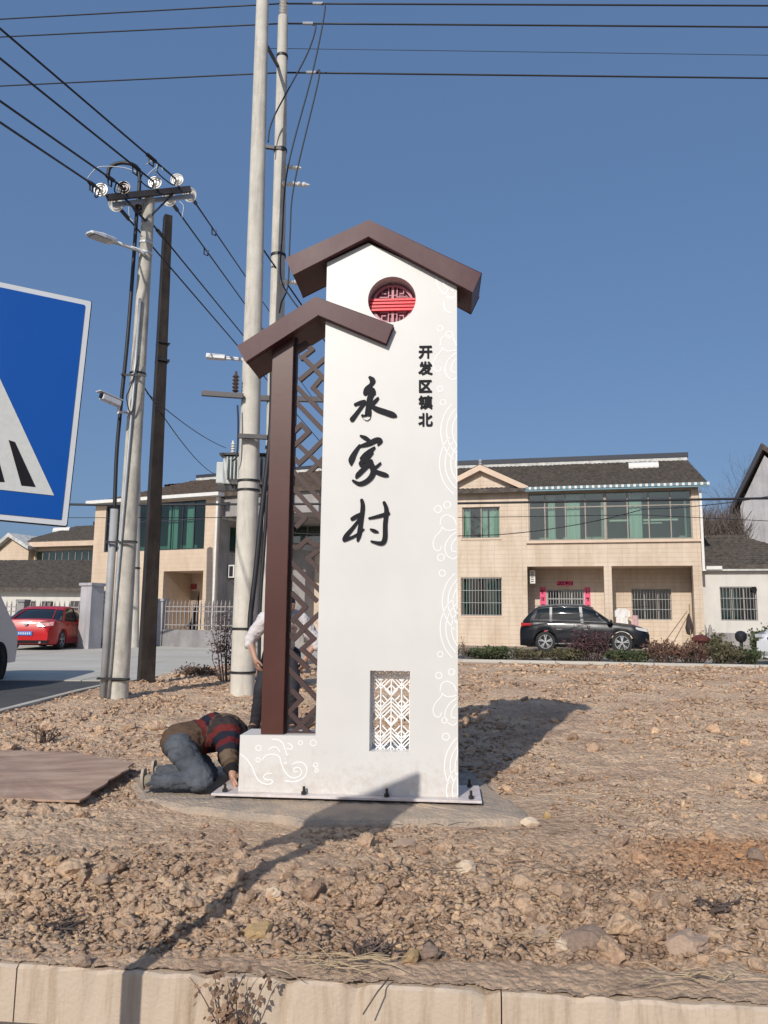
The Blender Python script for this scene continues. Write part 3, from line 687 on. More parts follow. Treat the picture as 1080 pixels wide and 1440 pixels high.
# calligraphy
zx=lambda p:(470+p[0]/4.5,470+p[1]/4.5)
chars=[[[(226,274,22),(242,292,38),(232,318,24),(206,345,32),(196,372,30)],[(205,362,30),(240,352,34),(250,372,26)],[(246,362,34),(226,400,36),(217,450,34),(214,500,42),(206,530,34),(178,514,18)],[(132,444,18),(168,430,22),(192,424,20)],[(190,432,22),(150,488,22),(112,538,30)],[(277,403,14),(256,425,22),(228,450,24)],[(226,446,18),(266,472,32),(322,492,36),(368,508,36),(386,514,22)]],
[[(166,642,12),(195,655,26),(224,672,18)],[(160,703,16),(128,752,30),(108,796,38),(106,822,16)],[(156,710,14),(215,692,30),(268,668,32),(294,674,26),(276,700,10)],[(254,716,14),(228,738,28),(192,764,26),(166,786,12)],[(238,748,22),(206,782,30),(168,820,30),(192,838,10)],[(232,804,30),(192,846,30),(150,888,28),(138,906,12)],[(200,796,24),(238,828,34),(244,880,34),(212,924,30),(162,946,26),(118,926,14)],[(292,815,12),(268,836,16),(236,856,16)],[(228,846,14),(272,872,26),(318,888,28),(336,892,18)]],
[[(174,1050,22),(180,1092,28),(170,1180,28),(158,1262,30),(148,1304,16)],[(112,1168,22),(142,1150,24),(184,1128,14)],[(158,1168,14),(122,1218,20),(78,1270,26),(60,1296,20)],[(62,1300,24),(112,1284,16),(154,1260,14),(188,1232,6)],[(220,1164,12),(282,1150,20),(342,1132,22)],[(316,1066,22),(330,1112,28),(322,1200,28),(320,1288,30),(298,1322,26),(234,1310,12)],[(230,1234,12),(254,1244,22),(276,1250,10)]]]
for ch in chars:
    mb=MB()
    for i,stk in enumerate(ch):
        pts=[]
        for x,y,w_ in stk:
            a=T.px(*zx((x,y)),-.01); pts.append((a[0],a[1],w_/4.5/ (FPX/5.45)))
        poly=brush(pts)
        mb.plate([poly],-.012-i*.0004,.0012+i*.0001)
    mb.build('character',M_ink,sign)
# printed characters
M_inkflat=M_ink
def text_obj(s_,size,name,m_,parent,loc,rotz=0,ext=.004,off=0.0,font=None,rx=math.pi/2):
    cu=bpy.data.curves.new(name,'FONT'); cu.body=s_; cu.size=size; cu.extrude=ext; cu.offset=off; cu.align_x='CENTER'; cu.align_y='CENTER'
    tmp=bpy.data.objects.new('tmp',cu); COL.objects.link(tmp); bpy.context.view_layer.update()
    me_=bpy.data.meshes.new_from_object(tmp.evaluated_get(bpy.context.evaluated_depsgraph_get())); COL.objects.unlink(tmp); bpy.data.objects.remove(tmp)
    me_.materials.clear(); me_.materials.append(m_)
    n_=len(me_.vertices); a=np.empty(n_*3); me_.vertices.foreach_get('co',a); a=a.reshape(-1,3)
    c=(a[:,:2].max(0)+a[:,:2].min(0))/2; a[:,:2]-=c; me_.vertices.foreach_set('co',a.ravel())
    o=bpy.data.objects.new(name,me_); COL.objects.link(o)
    if parent:o.parent=parent
    o.location=loc;o.rotation_euler=(rx,0,rotz);return o
def bold_text(s_,size,name,m_,parent,loc):
    o=text_obj(s_,size,name,m_,parent,loc,0,.005,.0008); me_=o.data; n_=len(me_.vertices); a=np.empty(n_*3); me_.vertices.foreach_get('co',a); a=a.reshape(-1,3); F_=[tuple(p.vertices) for p in me_.polygons]; vs=[];fs=[]
    for k,(dx,dz) in enumerate(((0,0),(.0021,0),(-.0021,0),(0,.0021),(0,-.0021),(.0015,.0015),(-.0015,-.0015),(.0015,-.0015),(-.0015,.0015))):
        q=a.copy(); q[:,0]+=dx;q[:,1]+=dz;q[:,2]+=k*.00012; vs+=[tuple(v) for v in q]; fs+=[tuple(i+k*n_ for i in f) for f in F_]
    m2=bpy.data.meshes.new(name); m2.from_pydata(vs,[],fs); m2.materials.append(m_); o.data=m2
for c_,py in zip('开发区镇北',(112,213,328,430,540)):
    a=T.px(*zx((577,py)),-.008); bold_text(c_,.104,'character',M_ink,sign,(a[0],-.004,a[1]))
# raised wave ornaments
orn=MB()
def opx(pts,w_=.0062,closed=False,clip=True):
    P_=[T.px(x,y,-.002) for x,y in pts]
    if clip:
        P_=[(min(p[0],1.507),p[1]) for p in P_]
    # drop repeated
    Q=[P_[0]]
    for p in P_[1:]:
        if math.hypot(p[0]-Q[-1][0],p[1]-Q[-1][1])>.002:Q.append(p)
    if len(Q)>1: stroke_quads(orn,Q,-.0012,.001,w_,closed)
def parc(cx,cy,r,a0,a1,n=14,w_=.0075,ry=None):
    opx([(cx+r*math.cos(R(a0+(a1-a0)*k/n)),cy+(ry or r)*math.sin(R(a0+(a1-a0)*k/n))) for k in range(n+1)],w_)
def ring(cx,cy,r):
    opx([(cx+r*math.cos(R(k*30)),cy+r*math.sin(R(k*30))) for k in range(12)],.0062,True)
def smooth(pts,n=5):
    out=[];m=len(pts)
    for i in range(m-1):
        p0=pts[max(i-1,0)];p1=pts[i];p2=pts[i+1];p3=pts[min(i+2,m-1)]
        for k in range(n):
            t=k/n;out.append(tuple(.5*((2*p1[c])+(-p0[c]+p2[c])*t+(2*p0[c]-5*p1[c]+4*p2[c]-p3[c])*t*t+(-p0[c]+3*p1[c]-3*p2[c]+p3[c])*t**3) for c in range(2)))
    out.append(pts[-1]);return out
def fan(cx,cy,rs,a0,a1,ry=1.15):
    for r in rs: parc(cx,cy,r,a0,a1,w_=.0062,ry=r*ry)
def curl(y):   # curl motif whose top is at y
    opx(smooth([(619,y+8),(621,y-2),(629,y-6),(638,y-1),(642,y+8)])); opx(smooth([(622,y+10),(620,y+16),(613,y+24),(609,y+34),(612,y+43),(618,y+44),(621,y+38)]))
    opx(smooth([(622,y+12),(630,y+16),(642,y+14)])); opx(smooth([(642,y+18),(632,y+26),(626,y+38),(628,y+50),(637,y+56),(643,y+52)])); opx(smooth([(642,y+26),(636,y+34),(635,y+44),(642,y+46)]))
parc(641,392,27,95,200); parc(641,392,18,90,210); ring(634,414,7); parc(636,428,12,100,200)
curl(478); ring(632,471,5); ring(619,462,4)
ring(619,547,4);ring(623,566,4)
fan(662,606,(42,34,26),125,232); fan(662,652,(44,36,28,21),122,228)
ring(616,716,5);ring(629,710,5); curl(730); ring(620,784,5);ring(622,806,4.5)
fan(664,846,(42,34,27,21),125,235); fan(664,884,(45,37,29,21),128,236)
ring(619,920,4);ring(617,950,4.5);ring(635,945,4.5)
curl(964); ring(625,1013,4);ring(627,1036,5)
fan(668,1078,(43,35,28),150,235); fan(664,1112,(36,28,20),165,232)
o=orn.build('wave_ornament',M_relief,sign); o['kind']='stuff'
orn=MB()
k_=lambda p:(320+p[0]/7.714,1020+p[1]/7.714)
for pts in ([(140,310),(205,365),(265,450),(300,540),(350,610),(430,640),(485,620),(470,590),(420,590),(390,560),(420,525),(480,520)],[(370,380),(420,325),(500,315),(560,340),(580,400),(620,500),(690,565),(760,560),(800,520),(790,470),(750,455),(715,480),(730,505),(765,500)],[(620,600),(720,610),(810,580),(855,520),(855,450),(810,405),(750,400),(700,425)],[(480,155),(540,155),(595,190),(620,250),(640,330),(620,420)],[(440,270),(480,240),(530,240),(570,290)],[(660,310),(630,360),(640,420)],[(640,250),(690,260),(700,220),(650,190)]):
    opx(smooth([k_(p) for p in pts]),.007,False,False)
for cx_,cy_,r in ((335,245,3.8),(930,190,4.2),(790,190,3),(330,375,3),(955,430,3),(965,490,2.5)): 
    a,b=k_((cx_,cy_)); opx([(a+r*math.cos(R(t*30)),b+r*math.sin(R(t*30))) for t in range(12)],.006,True,False)
o=orn.build('scroll_ornament',M_relief,sign); o['kind']='stuff'
# base plate, bolts
A_=T.px(305,1120,-.10);B_=T.px(680,1131,-.10)
mb=MB(); mb.box(-.165,1.665,-.085,.40,.046,.0615); mb.build('base_plate',M_steel,sign,bevel=.002)
mb=MB(); mb.box(-.13,1.63,-.05,.37,.0,.045); mb.build('dark_gap_fill',M_dark,sign)  # dark block added under the plate, standing in for the shaded gap
for x,y in ((-.085,-.03),(.465,-.04),(1.03,-.04),(1.595,-.03),(-.085,.34),(1.595,.34)):
    b=MB(); b.cyl((x,y,.0617),(x,y,.082),.019,n=6); bo=b.build('anchor_bolt',M_bolt,sign); b=MB(); b.cyl((x,y,.0825),(x,y,.115),.0095,n=8); b.build('thread',M_bolt,bo)
# ------------------------------------------------------------------ plywood board
mb=MB(); top=[(p.x,p.y,.055) for p in BOARD]
top=[(BOARD[0].x,BOARD[0].y,.045),(BOARD[1].x,BOARD[1].y,.045),(BOARD[2].x,BOARD[2].y,.05),(BOARD[3].x,BOARD[3].y,.10),(BOARD[4].x,BOARD[4].y,.085),(BOARD[5].x,BOARD[5].y,.06)]
top2=[]
for i in range(6):
    p=Vector(top[i]);q_=Vector(top[(i+1)%6]); m__=14
    for k in range(m__):
        v_=p.lerp(q_,k/m__); rg=fbm(np.array([v_.x*6.]),np.array([v_.y*6.]),4,12)[0]
        c0=Vector((sum(t[0] for t in top)/6,sum(t[1] for t in top)/6,0)); dd=(v_-c0); dd.z=0; v_=v_+dd.normalized()*(rg*.05); v_.z+=.012*math.sin(v_.x*3)+.006*rg
        top2.append(v_)
n6=len(top2); cen=Vector((sum(p.x for p in top2)/n6,sum(p.y for p in top2)/n6,.060))
vs=list(top2)+[Vector((p.x,p.y,p.z-.014)) for p in top2]; rr_=[]
for f in (.75,.5,.25):
    for p in top2:
        q_=cen.lerp(p,f); q_.z=cen.z+(p.z-cen.z)*f*f+.006*math.sin(q_.x*5+q_.y*3); rr_.append(q_)
o6=len(vs); vs+=rr_; vs.append(cen); vs.append(cen-Vector((0,0,.014)))
fs=[(i,i+n6,(i+1)%n6+n6,(i+1)%n6) for i in range(n6)]+[((i+1)%n6+n6,i+n6,len(vs)-1) for i in range(n6)]
prev=0
for k in range(3):
    cur=o6+k*n6
    fs+=[(prev+i,prev+(i+1)%n6,cur+(i+1)%n6,cur+i) for i in range(n6)]; prev=cur
fs+=[(prev+i,prev+(i+1)%n6,len(vs)-2) for i in range(n6)]
mb.add(vs,fs)
o=mb.build('plywood_board',M_ply); tag(o,'weathered reddish plywood board lying on the earth behind the kneeling man','board')
# ------------------------------------------------------------------ crossing sign at the left
M_blue=mat('sign_blue',(.002,.078,.36),.45,.08,1.2,.02,60,spec=.3)
M_signw=mat('reflective_white',(.60,.60,.57),.4,.05,60,.05,200)
M_border=mat('sign_border',(.62,.64,.66),.4,.05,3,0)
n_=Vector((math.sin(R(26)),-math.cos(R(26)),0)); TRc=Vector((-.92,2.29,2.225)) 
TRc=CP+ray(130,423)*2.48; r2=ray(95,741); BRc=CP+r2*((TRc-CP).dot(n_)/r2.dot(n_)); ey=(TRc-BRc); S_=ey.length; ey.normalize(); ex=n_.cross(ey).normalized()
if ex.x<0: ex=-ex
ce=(TRc+BRc)/2-ex*S_/2
sg=thing('crossing_sign',(ce.x,ce.y+.03,-.25),0,'blue square pedestrian crossing sign with a white triangle at the left edge','road sign')
def sp_plate(loops,d0,d1,name,m_):
    # loops in sign coordinates (-.5...5)
    mb=MB(); mb.plate([[(p[0]*S_,p[1]*S_) for p in l] for l in loops],d0,d1,fn=lambda x,y,z:tuple(ce+ex*x+ey*z+n_*y)); return wbuild(mb,name,m_,sg)
def rr(h,r,n=5):
    o=[]
    for sx,sy,a0 in ((1,1,0),(-1,1,90),(-1,-1,180),(1,-1,270)):
        for k in range(n+1):
            a=R(a0+90*k/n); o.append((sx*(h-r)+r*math.cos(a),sy*(h-r)+r*math.sin(a)))
    return o
sp_plate([rr(.5,.008)],-.02,-.006,'back_plate',M_dark)
sp_plate([rr(.496,.008)],-.0055,.000,'border',M_border)
sp_plate([rr(.473,.006)],.0003,.0020,'blue_field',M_blue)
def sxy(px,py):
    r_=ray(px,py); t=(ce-CP).dot(n_)/r_.dot(n_); q_=CP+r_*t-ce; return (q_.dot(ex)/S_,q_.dot(ey)/S_)
tr=sxy(76,697); tl=sxy(0,533); bl=sxy(0,690)
sl=(tl[1]-tr[1])/(tl[0]-tr[0]); apex=(0.0,tr[1]+sl*(0-tr[0])); 
sp_plate([[apex,(-tr[0],tr[1]),tr]],.0023,.0035,'white_triangle',M_signw)
def blk(P_,nm='black_mark'): sp_plate([P_],.0038,.0046,nm,M_ink)
a_=sxy(12,619);b_=sxy(21,622);c_=sxy(50,685);d_=sxy(30,683)
blk([a_,d_,c_,b_]); blk([(-a_[0],a_[1]),(-b_[0],b_[1]),(-c_[0],c_[1]),(-d_[0],d_[1])])
blk([sxy(-12,636),sxy(-12,678),sxy(6.5,678),sxy(-5,636)])
blk([(-.20,-.34),(-.10,-.34),(-.115,-.15),(-.155,-.15)])
# walking figure (simple pictogram)
blk([(.0+.035*math.cos(R(t)),.15+.035*math.sin(R(t))) for t in range(0,360,30)],'black_figure')
blk(brush([(.0,.10,.06),(-.01,.02,.07),(.0,-.07,.06)]),'black_figure'); sp_plate([brush([(.0,-.06,.045),(.04,-.14,.04),(.06,-.25,.03)])],.0047,.0050,'black_figure',M_ink); sp_plate([brush([(.0,-.06,.045),(-.04,-.14,.04),(-.075,-.24,.03)])],.0051,.0054,'black_figure',M_ink)
sp_plate([brush([(.01,.08,.03),(.06,.02,.025),(.075,-.02,.02)])],.0055,.0058,'black_figure',M_ink)
mb=MB(); pc=ce-n_*.045+ex*.10; mb.cyl((pc.x,pc.y,-.26),(pc.x,pc.y,ce.z+.25),.038,n=20); wbuild(mb,'post',M_galv,sg,smooth='auto')
for dz in (-.18,.18):
    mb=MB(); q_=ce+Vector((0,0,dz)); mb.obox(q_-n_*.028,ex*.22,n_*.008,Vector((0,0,.02))); wbuild(mb,'bracket',M_galv,sg)
# ------------------------------------------------------------------ poles
M_pole=mat('pole_concrete',(.58,.545,.475),.85,.14,3,.35,60,streak=((.24,.22,.19),.55,(8,8,.8)),world=True,dist=.006)
M_pole2=mat('pole_concrete_weathered',(.52,.49,.42),.9,.2,4,.5,50,streak=((.20,.19,.17),.75,(6,6,1.6)),world=True,dist=.008)
M_post=mat('dark_steel_column',(.028,.023,.020),.5,.3,3,.15,40,streak=((.12,.095,.08),.3,(5,5,1.2)),world=True,spec=.2)
M_pipe=mat('grey_pipe',(.33,.33,.33),.6,.15,4,.1,50)
def g(x,y): return hz(x,y)
def pole(name,base,top,r0,r1,label,m_,rings=(),parts=True):
    t=thing(name,base,0,label,'utility pole')
    mb=MB(); b=Vector(base)-Vector((0,0,.4)); tp=Vector(top); ns=14; pts=[b.lerp(tp,k/ns) for k in range(ns+1)]
    mb.tube(pts,[r0+(r1-r0)*k/ns for k in range(ns+1)],n=28); wbuild(mb,'shaft',m_,t,smooth='auto')
    return t
def ppoint(base,top,f): return Vector(base).lerp(Vector(top),f)
def band(t,base,top,z,r,m_=None,h=.05,name='band'):
    b=Vector(base);tp=Vector(top);f=(z-b.z)/(tp.z-b.z);c=b.lerp(tp,f);a=(tp-b).normalized()
    mb=MB(); mb.lathe([(r-.01,-h/2),(r+.008,-h/2),(r+.008,h/2),(r-.01,h/2)],c,a,24); return wbuild(mb,name,m_ or M_dark,t,smooth='auto')
# big front pole (leans slightly) base px (341,978)
B1=on_z(341,976,.05); T1=at_y(371,-60,B1.y); p1=pole('concrete_pole',tuple(B1),tuple(T1),.195,.105,'tallest pale concrete utility pole just left of the sign, cut off at the top',M_pole)
B2=on_z(356,972,.08)+Vector((.13,.95,0)); T2=at_y(398,24,B2.y); p2=pole('concrete_pole',tuple(B2),tuple(T2),.19,.095,'concrete utility pole behind the tallest one, topped by a vertical insulator',M_pole)
B3=on_z(165,983,.02); T3=at_y(209.5,279,B3.y); p3=pole('concrete_pole',tuple(B3),tuple(T3),.158,.095,'weathered concrete utility pole at the left carrying the crossarm of white disc insulators',M_pole2)
def pz(px,py,B_): return at_y(px,py,B_.y)
for py,px in ((945,343),(884,345),(677,351),(690,351)): band(p1,B1,T1,pz(px,py,B1).z,.195-.085*(pz(px,py,B1).z/ T1.z)+.004,h=.035)
for py,px in ((955,167),(762,179),(526,194)): band(p3,B3,T3,pz(px,py,B3).z,.158-.063*(pz(px,py,B3).z/T3.z)+.004,h=.025)
for py,px in ((80,396),(212,388),(360,382),(563,374),(630,372)): band(p2,B2,T2,pz(px,py,B2).z,.19-.095*(pz(px,py,B2).z/T2.z)+.004,h=.05)
# dark column
B4=on_z(205,962,.04); T4=at_y(236,304,B4.y)
c4_=thing('steel_column',tuple(B4),0,'dark brown square steel column standing beside the weathered concrete pole','column')
mb=MB(); a=(T4-B4).normalized(); L=(T4-B4).length; sdv=Vector((math.cos(R(30)),math.sin(R(30)),0)); sdv=(sdv-a*sdv.dot(a)).normalized(); up_=a.cross(sdv)
def prism(mb,p0,p1,h0,h1):
    vs=[];
    for p,h in ((p0,h0),(p1,h1)):
        for i,j in ((-1,-1),(1,-1),(1,1),(-1,1)): vs.append(p+sdv*i*h+up_*j*h)
    mb.add(vs,[(0,1,5,4),(1,2,6,5),(2,3,7,6),(3,0,4,7),(3,2,1,0),(4,5,6,7)])
prism(mb,B4-Vector((0,0,.3)),T4,.135,.075); wbuild(mb,'shaft',M_post,c4_,bevel=.008)
zc=pz(228,508,B4); mb=MB(); prism(mb,zc-a*.02,zc+a*.02,.115,.115); wbuild(mb,'band',M_dark,c4_)
mb=MB(); prism(mb,zc+a*.35-a*.02,zc+a*.35+a*.0,.112,.112); wbuild(mb,'band',M_dark,c4_)
# grey post further back
B5=on_z(187,911,.09); T5=at_y(192,640,B5.y)
t5=thing('concrete_post',tuple(B5),0,'thin grey concrete post behind the weathered pole, beside the yard gate','post')
mb=MB(); mb.cyl(B5-Vector((0,0,.2)),T5,.22,.16,n=16); wbuild(mb,'shaft',M_pole,t5,smooth='auto'); mb=MB(); q_=pz(189,800,B5); mb.cyl(q_,q_+Vector((0,0,.06)),.215,n=16); wbuild(mb,'band',M_dark,t5)
# conduits beside the left pole
def cable(name,pts,r,label,m_=None,cat='cable',group=None,n=6):
    c=sum((Vector(p) for p in pts),Vector())/len(pts); mb=MB(); mb.tube([Vector(p)-c for p in pts],r,n=n); o=mb.build(name,m_ or M_cable,smooth=True); o.location=c; tag(o,label,cat,group); return o
yb=B3.y
def cp(l,Y): return [at_y(x,y,Y) for x,y in l]
def sm3(pts,n=5):
    out=[];m=len(pts)
    for i in range(m-1):
        p0=pts[max(i-1,0)];p1_=pts[i];p2_=pts[i+1];p3_=pts[min(i+2,m-1)]
        for k in range(n):
            t=k/n; out.append(.5*((2*p1_)+(-p0+p2_)*t+(2*p0-5*p1_+4*p2_-p3_)*t*t+(-p0+3*p1_-3*p2_+p3_)*t**3))
    out.append(pts[-1]); return out
cable('conduit_pipe',cp([(145,990),(153,850),(161,716)],yb-.1),.058,'grey conduit pipe strapped up the weathered concrete pole',M_pipe,'pipe',n=16)
cable('conduit_pipe',cp([(152,988),(163,840),(176,690),(187,560),(197,420)],yb-.16),.022,'slim pale conduit between the grey pipe and the weathered pole',M_galv,'pipe',n=10)
cable('drop_cable',sm3(cp([(161,720),(164,640),(170,570),(180,470),(189,350),(193,290),(196,262),(195,240),(188,232),(170,229),(155,235),(152,246)],yb-.12)),.030,'thick black cable rising from the grey pipe to the crossarm')
cable('drop_cable',sm3(cp([(195,500),(188,530),(182,548),(178,560),(184,582),(190,560),(192,540)],yb-.2)),.010,'thin looped camera cable on the weathered pole')
for py,px in ((955,145),(762,158),(526,176)):
    pass
mb=MB()
# tie straps round pipe and pole
for i,(xa,xb,py) in enumerate(((138,178,954),(150,190,762),(172,206,527))):
    A_=at_y(xa,py,yb-.22);B_=at_y(xb,py+1,yb-.17); mb=MB(); mb.bar(A_,B_,.02,.03); q_=(A_+B_)/2; t_=thing('strap',q_,0,['lowest','middle','topmost'][i]+' dark steel strap holding the pipes to the weathered pole','strap','straps on the weathered pole'); wbuild(mb,'strap_bar',M_dark,t_)
    mb=MB(); mb.cyl(A_+Vector((0,-.03,0)),A_+Vector((0,.05,0)),.018,n=6); wbuild(mb,'bolt',M_dark,t_)
# crossarm on left pole
def disc_insulator(c,axis,r,m_,parent,name='insulator'):
    mb=MB(); mb.lathe([(.02,-.10),(.05,-.09),(.05,-.05),(r*.7,-.045),(r,-.01),(r,.012),(r*.93,.012),(r*.88,-.012),(r*.72,-.012),(r*.66,.014),(r*.58,.014),(r*.52,-.006),(r*.36,-.006),(r*.3,.03),(.02,.035)],c,axis,20)
    ins=wbuild2(mb,name,m_,parent); return ins
def wbuild2(mb,name,m_,parent,**k):
    root=parent
    off=Vector((0,0,0))
    while root is not None: off+=root.location; root=root.parent
    mb.v=[(v[0]-off[0],v[1]-off[1],v[2]-off[2]) for v in mb.v]; return mb.build(name,m_,parent,**k)
M_arm=mat('crossarm_steel',(.055,.05,.055),.5,.3,4,.1,40,metal=.2)
ca0=at_y(151,278,yb-.55);ca1=at_y(267,266,yb+.35); cad=(ca1-ca0).normalized()
mb=MB(); mb.bar(ca0,ca1,.075,.09); arm=wbuild(mb,'crossarm',M_arm,p3)
mb=MB(); mb.bar(ca0+Vector((.03,.16,-.03)),ca1+Vector((.03,.16,-.03)),.05,.07); wbuild(mb,'crossarm_rear',M_galv,p3)
WD=Vector((.36,.93,0)).normalized()   # direction of the overhead line, going away
fr=[(142,267,0),(174,264,1),(218,257,0),(249,253,0)]; bk=[(163,287),(196,291),(238,280),(267,274)]
fpos=[];bpos=[]
for (x,y,dk) in fr:
    f=(x-151)/116; c=ca0.lerp(ca1,min(max(f+.02,0),1)); p=at_y(x,y,c.y-.25); fpos.append(p); ins=disc_insulator(p,(c-p)*-1+Vector((0,-.6,0)),.105,M_porcd if dk else M_porc,arm)
    mb=MB(); mb.cyl(p,c+Vector((0,0,.01)),.016,n=8); wbuild2(mb,'link',M_dark,ins)
for k,(x,y) in enumerate(bk):
    f=(x-151)/116; c=ca0.lerp(ca1,min(max(f,0),1)); p=at_y(x,y,c.y+.28); bpos.append(p); ins=disc_insulator(p,(-.1,-.93,-.35),.12,M_porcd if k==1 else M_porc,arm); mb=MB(); mb.cyl(p,c,.016,n=8); wbuild2(mb,'link',M_dark,ins)
# braces
for dx in (-.5,.5):
    mb=MB(); q_=(ca0+ca1)/2; mb.bar(q_+cad*dx,Vector((T3.x,T3.y-.1,T3.z-.45)),.02,.03); wbuild(mb,'brace',M_arm,p3)
# line wires from the crossarm
def wire(name,pts,r,label,group=None,sag=0,n=18,m_=None):
    P_=[Vector(p) for p in pts]; out=[]
    for a,b in zip(P_[:-1],P_[1:]):
        for k in range(n): 
            t=k/n;q_=a.lerp(b,t);q_.z-=4*sag*t*(1-t);out.append(q_)
    out.append(P_[-1]); return cable(name,out,r,label,m_,'wire',group,n=5)
inc=[(0,172),(0,142),(0,82),(0,40)]; nm=['lowest','second lowest','second highest','highest']
for k in range(4):
    p=fpos[k]; x0,y0=inc[k]; sl_=(p,at_y(x0,y0,p.y-2.6)); d=(sl_[1]-sl_[0]); far=sl_[0]+d*2.3
    wire('line_wire',[far,p],.016,nm[k]+' of the four black wires coming in from the upper left to the crossarm','wires from the upper left to the crossarm')
    # clamp and jumper loop
    q_=p.lerp(sl_[1],.10+.02*k); mb=MB(); cl=thing('wire_clamp',q_,0,'black square clamp and jumper loop on the '+nm[k]+' incoming wire','wire clamp','clamps on the incoming wires')
    dn=d.normalized(); mb.tube([q_,q_+Vector((0,0,-.12)),q_+Vector((0,0,-.12))+dn*.09,q_+dn*.10,],.014,n=5); mb.cyl(q_-dn*.05,q_+dn*.14,.030,n=8); wbuild(mb,'clamp_body',M_cable,cl)
    mb=MB(); mb.tube(sm3([q_-dn*.12,q_-dn*.10+Vector((0,-.02,-.16)),p+dn*.06+Vector((0,-.05,-.16)),p+Vector((0,-.06,-.02))]),.011,n=5); wbuild(mb,'jumper_loop',M_cable,cl)
dn4=[(348,392.6),(346,429.6),(344,474),(335,487)]
src=[bpos[3],bpos[2],at_y(216,317,yb+.3),bpos[0]]
nm2=['rightmost','second from the right','third from the right','leftmost']
for k in range(4):
    p=src[k]; q_=at_y(dn4[k][0],dn4[k][1],p.y+7.0); d=q_-p
    wire('line_wire',[p,p+d*4.2],.016,nm2[k]+' of the four black wires leaving the crossarm to the right','wires away from the crossarm')
    dn=d.normalized(); mb=MB(); mb.cyl(p+dn*.18,p+dn*.5,.032,n=8); cl=thing('wire_clamp',p+dn*.2,0,'black strain clamp on the '+nm2[k]+' outgoing wire','wire clamp','clamps on the outgoing wires'); wbuild(mb,'clamp_body',M_cable,cl)
    if k<2:
        c2=p+dn*(2.1+.4*k); mb=MB(); mb.tube([c2,c2+Vector((0,0,-.14)),c2+Vector((.06,.06,-.14)),c2+Vector((.06,.06,-.02))],.014,n=5); wbuild(mb,'spacer',M_cable,cl)
for i,l in enumerate(([(122,252),(135,237),(150,234),(175,236),(195,243)],[(218,247),(221,230),(214,226),(205,232)],[(206,248),(214,240),(225,233),(229,240)],[(252,283),(258,290),(256,306)],[(181,285),(182,305),(188,312)])):
    cable('jumper_wire',sm3(cp(l,yb-.3)),.007,['pale jumper wire arching above the dark insulator','short pale jumper standing above the crossarm centre','pale jumper wire dipping between the two right insulators','pale jumper hanging under the right end of the crossarm','pale jumper hanging under the left end of the crossarm'][i],M_galv,'wire')
# street lamp on left pole
q0=at_y(203,357,yb-.15)
lamp=thing('street_lamp',tuple(q0),0,'white arm street lamp clamped to the weathered pole','street lamp')
M_lampw=mat('lamp_white',(.62,.64,.66),.4,.08,6,.05,40)
e0=at_y(196,352,yb-.15);e1=at_y(160,340,yb-.55);e2=at_y(124,327,yb-.95)
mb=MB(); mb.tube([q0,e0,e1],[.035,.032,.028],n=10); wbuild(mb,'arm',M_lampw,lamp,smooth=True)
mb=MB(); d=(e2-e1).normalized(); sd2=d.cross(Vector((0,0,1))).normalized(); u2=sd2.cross(d)
vs=[];
for f,wd,hh in ((-.08,.045,.03),(.05,.10,.045),(.5,.115,.05),(.95,.09,.03),(1.0,.05,.012)):
    c=e1.lerp(e2,f)
    for a_,b_ in ((-1,-.6),(1,-.6),(1,.3),(.6,1),(-.6,1),(-1,.3)): vs.append(c+sd2*a_*wd+u2*b_*hh)
fs=[]
for k in range(4):
    for j in range(6): fs.append((k*6+j,k*6+(j+1)%6,(k+1)*6+(j+1)%6,(k+1)*6+j))
fs+=[(5,4,3,2,1,0),tuple(24+j for j in range(6))]; mb.add(vs,fs); wbuild(mb,'lamp_head',M_lampw,lamp)
mb=MB(); mb.obox(e1.lerp(e2,.55)-u2*.034,d*(e2-e1).length*.33,sd2*.085,u2*.004); wbuild(mb,'led_panel',M_galv,lamp)
for py in (343,357): band(lamp,B3,T3,pz(206,py,B3).z,.105,M_lampw,.03,'clamp')
# second lamp arm seen beyond big pole
q0=at_y(345,506,B1.y+2.2);lamp=thing('street_lamp',tuple(q0),0,'grey street lamp arm poking out left of the tallest pole','street lamp')
mb=MB(); mb.bar(at_y(345,506,B1.y+2.2),at_y(316,503,B1.y+2.2),.05,.06); wbuild(mb,'arm',M_galv,lamp)
mb=MB(); mb.bar(at_y(317,503,B1.y+2.2),at_y(291,501,B1.y+2.2),.16,.08); wbuild(mb,'lamp_head',M_lampw,lamp)
# cctv camera
q0=at_y(175,575,yb-.15); cam_=thing('security_camera',tuple(q0),0,'grey weathered security camera bracketed to the weathered pole','camera')
f0=at_y(143,557,yb-.6);f1=at_y(168,568,yb-.35); d=(f1-f0).normalized(); s2=d.cross(Vector((0,0,1))).normalized();u2=s2.cross(d)
mb=MB(); mb.obox((f0+f1)/2,d*(f1-f0).length/2,s2*.055,u2*.05); wbuild(mb,'housing',M_lampw,cam_,bevel=.01)
mb=MB(); mb.obox((f0+f1)/2-d*.03+u2*.056,d*((f1-f0).length/2+.04),s2*.065,u2*.006); wbuild(mb,'sun_shield',M_lampw,cam_)
mb=MB(); mb.cyl(f0-d*.02,f0+d*.01,.04,n=14); wbuild(mb,'lens',M_ink,cam_)
mb=MB(); mb.tube([f1-u2*.03,f1-u2*.14,q0-Vector((0,0,.05)),Vector((B3.x+.08,B3.y,q0.z-.05))],.022,n=8); wbuild(mb,'bracket',M_lampw,cam_)
